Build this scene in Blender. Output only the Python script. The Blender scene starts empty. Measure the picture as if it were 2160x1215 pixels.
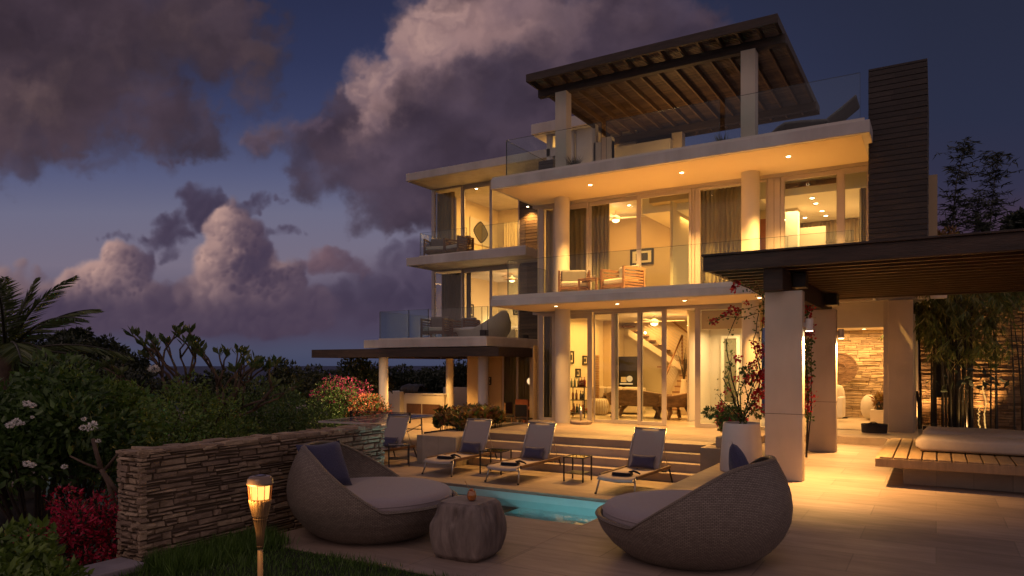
import bpy, bmesh, math, random
import numpy as np
from mathutils import Vector, Matrix
rng = random.Random(7)
R = math.radians
SC = bpy.context.scene
COL = SC.collection

# ------------------------------------------------------------------ camera
F_PX, EYE, TH = 1490.0, 2.07, math.atan(895.0 / 1490.0)
cT, sT = math.cos(TH), math.sin(TH)
cam_d = bpy.data.cameras.new("camera")
cam = bpy.data.objects.new("camera", cam_d)
COL.objects.link(cam)
cam.location = (0, 0, EYE)
cam.rotation_euler = (R(90), 0, TH)
cam_d.sensor_width = 36.0
cam_d.lens = 36.0 * F_PX / 2160.0
cam_d.shift_y = 162.5 / 2160.0
cam_d.clip_start = 0.1
cam_d.clip_end = 60000.0
SC.camera = cam

# ------------------------------------------------------------------ view
SC.view_settings.view_transform = 'Standard'
SC.view_settings.look = 'None'
SC.view_settings.exposure = 0.0
SC.view_settings.gamma = 1.0
SC.cycles.use_denoising = True
SC.cycles.max_bounces = 7
SC.cycles.diffuse_bounces = 4
SC.cycles.glossy_bounces = 3
SC.cycles.transparent_max_bounces = 24
SC.cycles.transmission_bounces = 4
SC.cycles.sample_clamp_indirect = 4.0
SC.cycles.caustics_reflective = False
SC.cycles.caustics_refractive = False

# points of the place measured from the standing position (level camera)
def P(px, py, D):
    a = (px - 1080.0) / F_PX
    return Vector((D * (-sT + a * cT), D * (cT + a * sT), EYE - D * (py - 770.0) / F_PX))
def gz(px, py, z):
    return P(px, py, (EYE - z) * F_PX / (py - 770.0))
def gy(px, py, y):
    a = (px - 1080.0) / F_PX
    return P(px, py, y / (cT + a * sT))
def gx(px, py, x):
    a = (px - 1080.0) / F_PX
    return P(px, py, x / (-sT + a * cT))

# ------------------------------------------------------------------ sky map (directional, azimuth / elevation)
def s2l(c):
    return np.where(c <= 0.04045, c / 12.92, ((c + 0.055) / 1.055) ** 2.4)
def noise2(x, y, seed):
    r = np.random.RandomState(seed)
    N = 256
    g = r.rand(N, N) * 2 * np.pi
    gx_, gy_ = np.cos(g), np.sin(g)
    xi = np.floor(x).astype(int); yi = np.floor(y).astype(int)
    xf = x - xi; yf = y - yi
    u = xf * xf * xf * (xf * (xf * 6 - 15) + 10); v = yf * yf * yf * (yf * (yf * 6 - 15) + 10)
    def d(ix, iy, fx, fy):
        a, b = ix % N, iy % N
        return gx_[a, b] * fx + gy_[a, b] * fy
    n00 = d(xi, yi, xf, yf); n10 = d(xi + 1, yi, xf - 1, yf)
    n01 = d(xi, yi + 1, xf, yf - 1); n11 = d(xi + 1, yi + 1, xf - 1, yf - 1)
    return (n00 * (1 - u) + n10 * u) * (1 - v) + (n01 * (1 - u) + n11 * u) * v
def fbm(x, y, sc, octv, seed, billow=False, gain=0.5):
    t = 0; a = 1.0; s = 0
    for i in range(octv):
        n = noise2(x / sc * 2 ** i + 31.7 * i + 40, y / sc * 2 ** i + 17.3 * i + 40, seed + i)
        if billow: n = 2.8 * np.sqrt(n * n + .004) - .35
        t = t + a * n; s += a; a *= gain
    return t / s
def sst(a, b, x):
    t = np.clip((x - a) / (b - a), 0, 1)
    return t * t * (3 - 2 * t)
def blur(a, s):
    fy = np.fft.fftfreq(a.shape[0])[:, None]; fx = np.fft.rfftfreq(a.shape[1])[None, :]
    p = np.pad(a, ((0, 0), (0, 0)))
    return np.fft.irfft2(np.fft.rfft2(p) * np.exp(-2 * (np.pi * s) ** 2 * (fx ** 2 + fy ** 2)), s=a.shape)
AZ0, AZ1, EL0, EL1 = -64.0, 64.0, -2.0, 44.0
def sky_image(W=2176, Hh=782):
    az = np.radians(np.linspace(AZ0, AZ1, W))[None, :].repeat(Hh, 0)
    el = np.radians(np.linspace(EL0, EL1, Hh))[:, None].repeat(W, 1)
    X = 1080 + F_PX * np.tan(az)
    Y = 770 - F_PX * np.tan(el) / np.cos(az)
    def C(*c): return np.array(c, float) / 255.0
    ys = [-600, 0, 130, 250, 370, 450, 560, 640, 700, 745, 770, 900]
    cs = [C(30, 34, 56), C(42, 47, 76), C(48, 54, 86), C(60, 66, 100), C(88, 92, 124), C(108, 107, 131),
          C(118, 109, 127), C(96, 88, 108), C(76, 74, 98), C(72, 75, 99), C(66, 71, 97), C(60, 64, 90)]
    base = np.stack([np.interp(Y, ys, [c[k] for c in cs]) for k in range(3)], -1)
    rt = np.clip((X - 1050) / 900, 0, 1)[..., None]
    dark = np.stack([np.interp(Y, [-600, 0, 250, 400, 480, 620, 800], v) for v in
                     ([.11, .152, .165, .195, .238, .20, .15], [.125, .168, .182, .192, .192, .17, .14], [.185, .245, .268, .280, .262, .235, .2])], -1)
    base = base * (1 - rt) + dark * rt
    wx = fbm(X, Y, 230, 5, 11, gain=.46) * 95; wy = fbm(X, Y, 230, 5, 23, gain=.46) * 75
    fine = fbm(X, Y * 1.2, 170, 6, 37, gain=.5)
    bil = fbm(X + wx * .4, Y + wy * .4, 74, 6, 51, billow=True, gain=.45)
    bs = fbm(X + wx * .4, Y + wy * .4, 74, 2, 51, billow=True, gain=.4)
    fs = fbm(X, Y * 1.2, 170, 3, 37, gain=.5)
    big = fbm(X, Y * 1.5, 330, 4, 71, gain=.5)
    img = base
    def layer(img, puffs, dark, mid, lit, spots, soft, warp, nz, bz, L=(-.6, -.55), opac=1.0, relief=1.0, puffy=1.0, grow=0.0, blurs=4.0):
        xx = X + wx * warp; yy = Y + wy * warp
        f = np.full(X.shape, -9.0)
        for (cx, cy, rx, ry) in puffs:
            d = 1 - np.sqrt(((xx - cx) / rx) ** 2 + ((yy - cy) / ry) ** 2)
            dd = d * np.minimum(rx, ry) / 60.0
            f = np.logaddexp(f * 5, dd * 5) / 5
        f = f + grow
        f0 = f + nz * fs + bz * (bs - .15)
        f = f + nz * fine + bz * (bil - .15)
        a = sst(0, soft, f) * opac
        h = np.sqrt(np.clip(f0, 0.0, 2.2) + .05) * 60 + bs * 22 * puffy + fs * 24
        h2 = h + (bil * 9 + fine * 4) * puffy
        gy_, gx_ = np.gradient(blur(h2, blurs))
        nx = -gx_; ny = gy_
        nn = np.sqrt(nx * nx + ny * ny + 4.0)
        sh = (nx * L[0] + ny * L[1]) / nn
        sp = np.zeros(X.shape)
        for (cx, cy, rx, ry, w) in spots:
            sp = 1 - (1 - sp) * (1 - w * np.exp(-(((X + wx * .35 - cx) / rx) ** 2 + ((Y + wy * .35 - cy) / ry) ** 2)))
        t = np.clip(sp * (0.80 + .62 * relief * sh + .30 * fs) + .10 * relief * sh, 0, 1)[..., None]
        k = np.clip(.45 + 1.0 * big + .45 * fine + .30 * sh * relief, 0, 1)[..., None]
        colr = dark * (1 - k) + mid * k
        colr = colr * (1 - t) + lit * t
        thin = sst(0, 1.0, f)[..., None]
        colr = colr * (.5 + .5 * thin) + (mid * .6 + img * .4) * (.5 - .5 * thin)
        return img * (1 - a[..., None]) + colr * a[..., None]
    w1x = fbm(X, Y, 90, 5, 91, gain=.55); w1y = fbm(X, Y, 90, 5, 97, gain=.55)
    def puffs(img, shape, n, r0, r1, dark, mid, lit, spots, edge=.55, opac=.9, wamp=16, seed=1, L=(-.62, -.62), con=1.0, jit=.06, marg=.35, spw=0.0, tex=0.0, pw=1.6, flatb=None):
        r = np.random.RandomState(seed)
        XW = X + w1x * wamp * 2.2; YW = Y + w1y * wamp * 2.2
        area = np.array([q[2] * q[3] for q in shape], float); area /= area.sum()
        out = []
        while len(out) < n:
            q = shape[r.choice(len(shape), p=area)]
            t_ = r.rand() * 6.283; k = r.rand() ** .5
            x = q[0] + q[2] * k * math.cos(t_); y = q[1] + q[3] * k * math.sin(t_)
            # room left to the outline decides the size
            room = max((1 - math.hypot((x - g[0]) / g[2], (y - g[1]) / g[3])) * min(g[2], g[3]) for g in shape)
            rr = r0 + (r1 - r0) * r.rand() ** pw
            rr = min(rr, room + r1 * marg) if room + r1 * marg > r0 * .7 else 0
            if rr < r0 * .7: continue
            out.append((x, y, rr, room))
        out.sort(key=lambda o: -o[2] + r.rand() * r1 * .6 + (o[3] < 0) * 0)
        Hh_, W_ = X.shape
        for (x, y, rr, room) in out:
            azd = math.degrees(math.atan((x - 1080) / F_PX)); eld = math.degrees(math.atan((770 - y) / F_PX * math.cos(math.radians(azd))))
            cx = (azd - AZ0) / (AZ1 - AZ0) * W_; cy = (eld - EL0) / (EL1 - EL0) * Hh_; e = int((rr * 1.25 + wamp * 1.6) * .95) + 3
            x0, x1, y0, y1 = max(0, int(cx - e)), min(W_, int(cx + e)), max(0, int(cy - e)), min(Hh_, int(cy + e))
            if x1 <= x0 or y1 <= y0: continue
            dx = (XW[y0:y1, x0:x1] - x) / rr; dy = (YW[y0:y1, x0:x1] - y) / rr
            d2 = dx * dx + dy * dy; d = np.sqrt(d2)
            a = sst(1.0, 1 - edge, d) * opac
            if flatb is not None: a = a * (1 - sst(flatb - 30, flatb + 25, YW[y0:y1, x0:x1] + fs[y0:y1, x0:x1] * 60))
            nz = np.sqrt(np.clip(1 - d2, 0, 1)); lam = dx * L[0] + dy * L[1]
            sp = 0.0
            for (sx, sy, srx, sry, w) in spots: sp = 1 - (1 - sp) * (1 - w * math.exp(-(((x - sx) / srx) ** 2 + ((y - sy) / sry) ** 2)))
            tt = np.clip(sp * (.50 + .50 * con * lam + .16 * nz) + r.normal(0, jit), 0, 1)[..., None]
            kk = np.clip(.40 + .55 * con * lam + 1.0 * big[y0:y1, x0:x1] + r.normal(0, jit * 2) + tex * fine[y0:y1, x0:x1], 0, 1)[..., None]
            c = dark * (1 - kk) + mid * kk; c = c * (1 - tt) + lit * tt
            a = a[..., None]
            img[y0:y1, x0:x1] = img[y0:y1, x0:x1] * (1 - a) + c * a
        return img
    img = img.copy()
    # low stratus over the horizon
    img = layer(img, [(300, 680, 760, 64), (720, 650, 360, 70), (930, 590, 260, 90), (1000, 700, 460, 34), (1250, 650, 400, 80)], C(64, 54, 74), C(80, 68, 88),
                C(120, 98, 108), [(150, 640, 260, 40, .3)], 1.6, .6, .45, .1, opac=.8, relief=.3, puffy=.3, grow=.2, blurs=10)
    # thin grey clouds
    G = (C(60, 52, 72), C(84, 74, 94), C(118, 96, 108))
    img = puffs(img, [(412, 420, 46, 24), (440, 450, 44, 30), (380, 478, 56, 26), (350, 506, 56, 14), (330, 540, 40, 12)], 170, 12, 40, *G, [], .9, .42, 22, 2)
    img = puffs(img, [(600, 498, 56, 10), (560, 425, 50, 12), (290, 498, 40, 7), (372, 340, 50, 9), (520, 440, 40, 16), (230, 492, 30, 5)], 120, 8, 22, *G, [], .95, .30, 20, 3)
    img = puffs(img, [(830, 600, 130, 26), (900, 545, 110, 30), (760, 640, 110, 30), (960, 640, 120, 30)], 200, 18, 60, C(58, 50, 70), C(74, 64, 84), C(100, 82, 98), [], .95, .30, 24, 4)
    img = puffs(img, [(694, 545, 44, 28), (740, 570, 40, 20), (660, 560, 30, 18)], 150, 10, 34, C(74, 60, 78), C(96, 78, 92), C(152, 114, 116), [(676, 535, 40, 30, .7)], .95, .3, 20, 5, jit=.03)
    # far left bank
    img = puffs(img, [(10, 600, 100, 40), (110, 630, 110, 40), (0, 650, 140, 50), (-120, 600, 140, 80), (-280, 560, 200, 90)], 420, 12, 46, C(74, 62, 82), C(104, 88, 102), C(184, 146, 134),
                [(10, 575, 90, 36, .75), (110, 612, 80, 26, .6), (-100, 570, 120, 40, .7)], .85, .5, 18, 6, con=.8, jit=.03, tex=.5)
    # cumulus with a small tower
    img = puffs(img, [(243, 536, 24, 22), (262, 556, 40, 32), (300, 560, 22, 22), (236, 594, 84, 38), (180, 608, 64, 30), (300, 640, 120, 38), (340, 660, 140, 36), (180, 654, 150, 40)], 760, 10, 52,
                C(68, 57, 77), C(98, 83, 98), C(222, 176, 158), [(226, 522, 34, 40, 1.0), (200, 574, 62, 34, .95), (140, 600, 46, 26, .75), (290, 618, 60, 20, .3), (250, 560, 30, 40, .4)], .8, .55, 15, 7, con=.85, jit=.03, pw=1.2, tex=.5)
    # big tower
    img = puffs(img, [(490, 452, 20, 26), (478, 486, 36, 32), (508, 514, 50, 46), (458, 556, 42, 38), (522, 574, 66, 54), (480, 624, 110, 46), (582, 600, 52, 40), (618, 578, 28, 22), (606, 644, 110, 36), (420, 662, 150, 36), (540, 674, 160, 30)], 1100, 10, 56,
                C(64, 53, 73), C(98, 82, 97), C(222, 178, 160), [(466, 468, 34, 60, 1.0), (440, 546, 40, 56, 1.0), (500, 520, 40, 40, .45), (596, 562, 36, 18, .6), (440, 612, 66, 34, .55), (560, 620, 50, 22, .35)], .8, .55, 15, 8, con=.85, jit=.03, pw=1.2, tex=.5)
    img = puffs(img, [(490, 452, 18, 24), (478, 486, 34, 30), (508, 514, 48, 44), (458, 556, 40, 38), (522, 574, 60, 50), (582, 600, 48, 36), (243, 536, 22, 20), (262, 556, 38, 30), (236, 594, 80, 34), (618, 578, 26, 20)], 420, 6, 16,
                C(64, 53, 73), C(98, 82, 97), C(222, 178, 160), [(466, 468, 30, 56, 1.0), (436, 546, 34, 50, 1.0), (226, 522, 34, 40, 1.0), (200, 574, 60, 30, .9)], .8, .42, 8, 18, con=.95, jit=.05)
    img = puffs(img, [(520, 560, 40, 20), (560, 540, 14, 30)], 60, 8, 24, C(66, 56, 76), C(80, 68, 88), C(120, 96, 106), [], .9, .3, 14, 12)
    hz = (sst(600, 700, Y + fine * 40) * (1 - sst(690, 730, Y + fine * 14)))[..., None] * .55 * (1 - sst(650, 1100, X))[..., None]
    hc = C(68, 57, 77) + (C(84, 70, 88) - C(68, 57, 77)) * np.clip(.5 + big, 0, 1)[..., None]
    img = img * (1 - hz) + hc * hz
    # great diagonal mass in the centre
    Cc = (C(50, 41, 54), C(84, 70, 86), C(214, 168, 156))
    img = puffs(img, [(650, 290, 110, 40), (740, 350, 130, 60), (870, 410, 170, 62), (1000, 440, 200, 50), (1100, 470, 160, 34), (735, 215, 50, 36), (850, 165, 100, 70), (940, 80, 110, 80), (1030, 10, 150, 80), (830, 270, 160, 70), (1000, 330, 240, 110), (1180, 230, 220, 150), (1330, 110, 230, 100), (1250, 20, 250, 80), (1000, -140, 300, 100), (1240, 360, 190, 120), (930, 240, 120, 80), (910, 200, 60, 60)],
                1050, 26, 130, *Cc, [(800, 190, 56, 60, .95), (766, 262, 30, 60, .6), (880, 120, 84, 56, 1.0), (960, 50, 90, 80, 1.0), (1060, 60, 110, 60, .7), (1150, 20, 160, 60, .5), (570, 290, 60, 30, .25)],
                1.0, .42, 46, 9, con=.7, marg=.34, tex=.7, pw=1.2)
    img = puffs(img, [(740, 195, 36, 26), (800, 160, 40, 36), (860, 110, 50, 50), (905, 60, 50, 50), (650, 265, 60, 14), (560, 300, 40, 14), (770, 250, 26, 40), (940, 20, 50, 40)], 240, 12, 40, C(84, 68, 84), C(116, 92, 100), C(222, 178, 160),
                [(735, 185, 50, 40, .8), (810, 170, 56, 60, .95), (770, 255, 30, 50, .6), (890, 80, 70, 70, 1.0), (940, 20, 80, 60, 1.0)], 1.0, .26, 34, 10, con=.9)
    # brown bank filling the upper left
    img = puffs(img, [(60, 60, 230, 120), (280, 40, 280, 100), (440, 80, 140, 76), (530, 160, 70, 56), (60, 220, 160, 90), (240, 210, 190, 70), (380, 280, 90, 34), (50, 330, 110, 34), (170, 345, 90, 14), (370, 338, 50, 8), (-150, 150, 260, 200), (0, -150, 400, 110)],
                900, 22, 120, C(52, 42, 52), C(82, 66, 78), C(146, 116, 108), [(40, 210, 80, 56, .7), (430, 50, 110, 60, .3), (250, 150, 90, 60, .2), (550, 150, 50, 50, .3)], 1.0, .34, 56, 11, con=.6, marg=.38, tex=.8, pw=1.1)
    img = puffs(img, [(500, 60, 120, 60), (-420, 250, 160, 70), (-700, 330, 260, 80), (300, 300, 140, 40), (160, 300, 120, 40), (330, 120, 160, 50), (90, 120, 120, 60)], 200, 14, 50, C(52, 43, 54), C(80, 66, 80), C(130, 104, 104), [(60, 200, 80, 50, .5)], 1.0, .18, 50, 13, con=.8)
    # pink smear low on the right
    sm = np.exp(-(((Y - 470 - fine * 60) / 60) ** 2)) * sst(1850, 2080, X) * .28
    img = img * (1 - sm[..., None]) + C(92, 66, 82) * sm[..., None]
    lin = s2l(np.clip(img, 0, 1))
    out = np.ones((Hh, W, 4), np.float32)
    out[..., :3] = lin
    # fade mask to the plain sky at the map's border (alpha)
    m = sst(-64, -39, np.degrees(az)) * sst(64, 39, np.degrees(az)) * sst(44, 31, np.degrees(el))
    out[..., 3] = m
    im = bpy.data.images.new("cloud_map", W, Hh, alpha=True, float_buffer=True)
    im.colorspace_settings.name = 'Non-Color'
    im.alpha_mode = 'CHANNEL_PACKED'
    im.pixels.foreach_set(out.ravel())
    im.update()
    return im

world = bpy.data.worlds.new("World")
SC.world = world
world.use_nodes = True
wn = world.node_tree; wn.nodes.clear()
def N(t, typ, **kw):
    n = t.nodes.new(typ)
    for k, v in kw.items():
        if k.startswith('i_'):
            n.inputs[k[2:].replace('_', ' ')].default_value = v
        else:
            setattr(n, k, v)
    return n
SUN_EL, SUN_AZ = 1.0, 215.0      # the glow left after sunset, behind and to the left of the viewer
def build_world():
    L = wn.links.new
    out = N(wn, 'ShaderNodeOutputWorld'); bg = N(wn, 'ShaderNodeBackground')
    tc = N(wn, 'ShaderNodeTexCoord')
    sep = N(wn, 'ShaderNodeSeparateXYZ')
    rot = N(wn, 'ShaderNodeVectorRotate', rotation_type='Z_AXIS')
    rot.inputs['Angle'].default_value = -TH
    L(tc.outputs['Generated'], rot.inputs['Vector']); L(rot.outputs[0], sep.inputs[0])
    at = N(wn, 'ShaderNodeMath', operation='ARCTAN2'); L(sep.outputs[0], at.inputs[0]); L(sep.outputs[1], at.inputs[1])
    asn = N(wn, 'ShaderNodeMath', operation='ARCSINE'); L(sep.outputs[2], asn.inputs[0])
    mu = N(wn, 'ShaderNodeMapRange'); mu.clamp = False
    mu.inputs[1].default_value = R(AZ0); mu.inputs[2].default_value = R(AZ1)
    mv = N(wn, 'ShaderNodeMapRange'); mv.clamp = False
    mv.inputs[1].default_value = R(EL0); mv.inputs[2].default_value = R(EL1)
    L(at.outputs[0], mu.inputs[0]); L(asn.outputs[0], mv.inputs[0])
    cb = N(wn, 'ShaderNodeCombineXYZ'); L(mu.outputs[0], cb.inputs[0]); L(mv.outputs[0], cb.inputs[1])
    im = N(wn, 'ShaderNodeTexImage', extension='CLIP', interpolation='Linear'); im.image = sky_image()
    L(cb.outputs[0], im.inputs[0])
    # the rest of the dome: dusk glow low and behind, slate blue overhead
    sky = N(wn, 'ShaderNodeTexSky', sky_type='NISHITA', sun_disc=False)
    sky.sun_elevation = R(SUN_EL); sky.sun_rotation = R(SUN_AZ); sky.air_density = 1.6; sky.dust_density = 2.0
    ramp = N(wn, 'ShaderNodeValToRGB')
    L(sep.outputs[2], ramp.inputs[0])
    e = ramp.color_ramp.elements
    e[0].position = 0.0; e[0].color = (.44, .315, .30, 1)
    e[1].position = 1.0; e[1].color = (.056, .051, .084, 1)
    x = e.new(.35); x.color = (.235, .172, .188, 1)
    sc = N(wn, 'ShaderNodeVectorMath', operation='SCALE'); sc.inputs['Scale'].default_value = 0.015
    L(sky.outputs[0], sc.inputs[0])
    ad = N(wn, 'ShaderNodeVectorMath', operation='ADD'); L(ramp.outputs[0], ad.inputs[0]); L(sc.outputs[0], ad.inputs[1])
    mx = N(wn, 'ShaderNodeMix', data_type='RGBA')
    L(im.outputs['Alpha'], mx.inputs[0]); L(ad.outputs[0], mx.inputs[6]); L(im.outputs['Color'], mx.inputs[7])
    L(mx.outputs[2], bg.inputs['Color']); bg.inputs['Strength'].default_value = 1.0
    L(bg.outputs[0], out.inputs[0])
build_world()
world.cycles.sampling_method = 'MANUAL'; world.cycles.sample_map_resolution = 512

sd = bpy.data.lights.new("dusk_glow", 'SUN'); sun = bpy.data.objects.new("dusk_glow", sd); COL.objects.link(sun)
sd.energy = 0.32; sd.angle = R(30); sd.color = (1.0, .66, .55)
sun.rotation_euler = (R(38), 0, R(12))

# ------------------------------------------------------------------ materials
MATS = {}
def newmat(name):
    m = bpy.data.materials.new(name); m.use_nodes = True
    t = m.node_tree; t.nodes.clear()
    o = N(t, 'ShaderNodeOutputMaterial')
    MATS[name] = m
    return m, t, o
def pm(name, c1, c2=None, scale=4.0, rough=.6, metal=0.0, bump=0.0, bscale=None, stretch=(1, 1, 1), detail=5, island=0.0,
       coat=0.0, sheen=0.0, wave=None, coord='Object', spec=None, blotch=0.0):
    """painted / woven / stone surface: two colours mixed by noise, optional relief"""
    m, t, o = newmat(name); L = t.links.new
    b = N(t, 'ShaderNodeBsdfPrincipled'); L(b.outputs[0], o.inputs[0])
    b.inputs['Roughness'].default_value = rough; b.inputs['Metallic'].default_value = metal
    if coat: b.inputs['Coat Weight'].default_value = coat
    if sheen: b.inputs['Sheen Weight'].default_value = sheen
    if spec is not None: b.inputs['Specular IOR Level'].default_value = spec
    c2 = c2 or tuple(x * .8 for x in c1)
    tc = N(t, 'ShaderNodeTexCoord'); mp = N(t, 'ShaderNodeMapping'); mp.inputs['Scale'].default_value = stretch
    L(tc.outputs[coord], mp.inputs[0])
    nz = N(t, 'ShaderNodeTexNoise'); nz.inputs['Scale'].default_value = scale; nz.inputs['Detail'].default_value = detail
    nz.inputs['Roughness'].default_value = .62
    L(mp.outputs[0], nz.inputs['Vector'])
    mr = N(t, 'ShaderNodeMapRange'); mr.inputs[1].default_value = .3; mr.inputs[2].default_value = .7
    L(nz.outputs[0], mr.inputs[0])
    mx = N(t, 'ShaderNodeMix', data_type='RGBA'); mx.inputs[6].default_value = (*c1, 1); mx.inputs[7].default_value = (*c2, 1)
    L(mr.outputs[0], mx.inputs[0])
    col = mx.outputs[2]
    if island:
        g = N(t, 'ShaderNodeNewGeometry'); hs = N(t, 'ShaderNodeHueSaturation')
        mv = N(t, 'ShaderNodeMapRange'); mv.inputs[3].default_value = 1 - island; mv.inputs[4].default_value = 1 + island
        L(g.outputs['Random Per Island'], mv.inputs[0]); L(mv.outputs[0], hs.inputs['Value']); L(col, hs.inputs['Color'])
        mh = N(t, 'ShaderNodeMath', operation='MULTIPLY_ADD'); L(g.outputs['Random Per Island'], mh.inputs[0])
        mh.inputs[1].default_value = .05 * island; mh.inputs[2].default_value = .5 - .025 * island; L(mh.outputs[0], hs.inputs['Hue'])
        col = hs.outputs[0]
    if blotch:
        n2 = N(t, 'ShaderNodeTexNoise'); n2.inputs['Scale'].default_value = .9; n2.inputs['Detail'].default_value = 3
        L(tc.outputs['Object'], n2.inputs['Vector'])
        m2 = N(t, 'ShaderNodeMapRange'); m2.inputs[1].default_value = .35; m2.inputs[2].default_value = .65
        m2.inputs[3].default_value = 1 - blotch; m2.inputs[4].default_value = 1.0
        L(n2.outputs[0], m2.inputs[0])
        vm = N(t, 'ShaderNodeVectorMath', operation='SCALE'); L(col, vm.inputs[0]); L(m2.outputs[0], vm.inputs['Scale']); col = vm.outputs[0]
    L(col, b.inputs['Base Color'])
    if bump:
        if wave:
            wv = N(t, 'ShaderNodeTexWave', bands_direction=wave[0]); wv.inputs['Scale'].default_value = wave[1]
            wv.inputs['Distortion'].default_value = wave[2] if len(wave) > 2 else 1.0
            L(tc.outputs[coord], wv.inputs[0]); hh = wv.outputs[1]
        else:
            bn = N(t, 'ShaderNodeTexNoise'); bn.inputs['Scale'].default_value = bscale or scale * 4; bn.inputs['Detail'].default_value = 5
            L(mp.outputs[0], bn.inputs['Vector']); hh = bn.outputs[0]
        bp = N(t, 'ShaderNodeBump'); bp.inputs['Strength'].default_value = bump; bp.inputs['Distance'].default_value = .02
        L(hh, bp.inputs['Height']); L(bp.outputs[0], b.inputs['Normal'])
    return m
def emat(name, c, s):
    m, t, o = newmat(name); e = N(t, 'ShaderNodeEmission'); e.inputs[0].default_value = (*c, 1); e.inputs[1].default_value = s
    t.links.new(e.outputs[0], o.inputs[0]); return m
def glassmat(name, tint=(.93, .97, .96), ior=1.45, haze=0.0, hz=(.3, .4, .42)):
    m, t, o = newmat(name); L = t.links.new
    fr = N(t, 'ShaderNodeFresnel'); fr.inputs[0].default_value = ior
    tr = N(t, 'ShaderNodeBsdfTransparent'); tr.inputs[0].default_value = (*tint, 1)
    gl = N(t, 'ShaderNodeBsdfGlossy'); gl.inputs['Roughness'].default_value = .0; gl.inputs[0].default_value = (.95, .97, 1, 1)
    ge = N(t, 'ShaderNodeNewGeometry'); inv = N(t, 'ShaderNodeMath', operation='SUBTRACT'); inv.inputs[0].default_value = 1.0; L(ge.outputs['Backfacing'], inv.inputs[1])
    fm = N(t, 'ShaderNodeMath', operation='MULTIPLY'); L(fr.outputs[0], fm.inputs[0]); L(inv.outputs[0], fm.inputs[1])
    mx = N(t, 'ShaderNodeMixShader'); L(fm.outputs[0], mx.inputs[0])
    L(tr.outputs[0], mx.inputs[1]); L(gl.outputs[0], mx.inputs[2])
    last = mx.outputs[0]
    if haze:
        df = N(t, 'ShaderNodeBsdfDiffuse'); df.inputs[0].default_value = (*hz, 1)
        m2 = N(t, 'ShaderNodeMixShader'); m2.inputs[0].default_value = haze
        L(last, m2.inputs[1]); L(df.outputs[0], m2.inputs[2]); last = m2.outputs[0]
    L(last, o.inputs[0]); return m
def leafmat(name, c1, c2, rough=.45, tr=.25, var=.35):
    m, t, o = newmat(name); L = t.links.new
    g = N(t, 'ShaderNodeNewGeometry'); rp = N(t, 'ShaderNodeMix', data_type='RGBA')
    rp.inputs[6].default_value = (*c1, 1); rp.inputs[7].default_value = (*c2, 1)
    L(g.outputs['Random Per Island'], rp.inputs[0])
    b = N(t, 'ShaderNodeBsdfPrincipled'); b.inputs['Roughness'].default_value = rough
    L(rp.outputs[2], b.inputs['Base Color'])
    td = N(t, 'ShaderNodeBsdfTranslucent'); L(rp.outputs[2], td.inputs[0])
    mx = N(t, 'ShaderNodeMixShader'); mx.inputs[0].default_value = tr
    L(b.outputs[0], mx.inputs[1]); L(td.outputs[0], mx.inputs[2]); L(mx.outputs[0], o.inputs[0])
    return m

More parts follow.
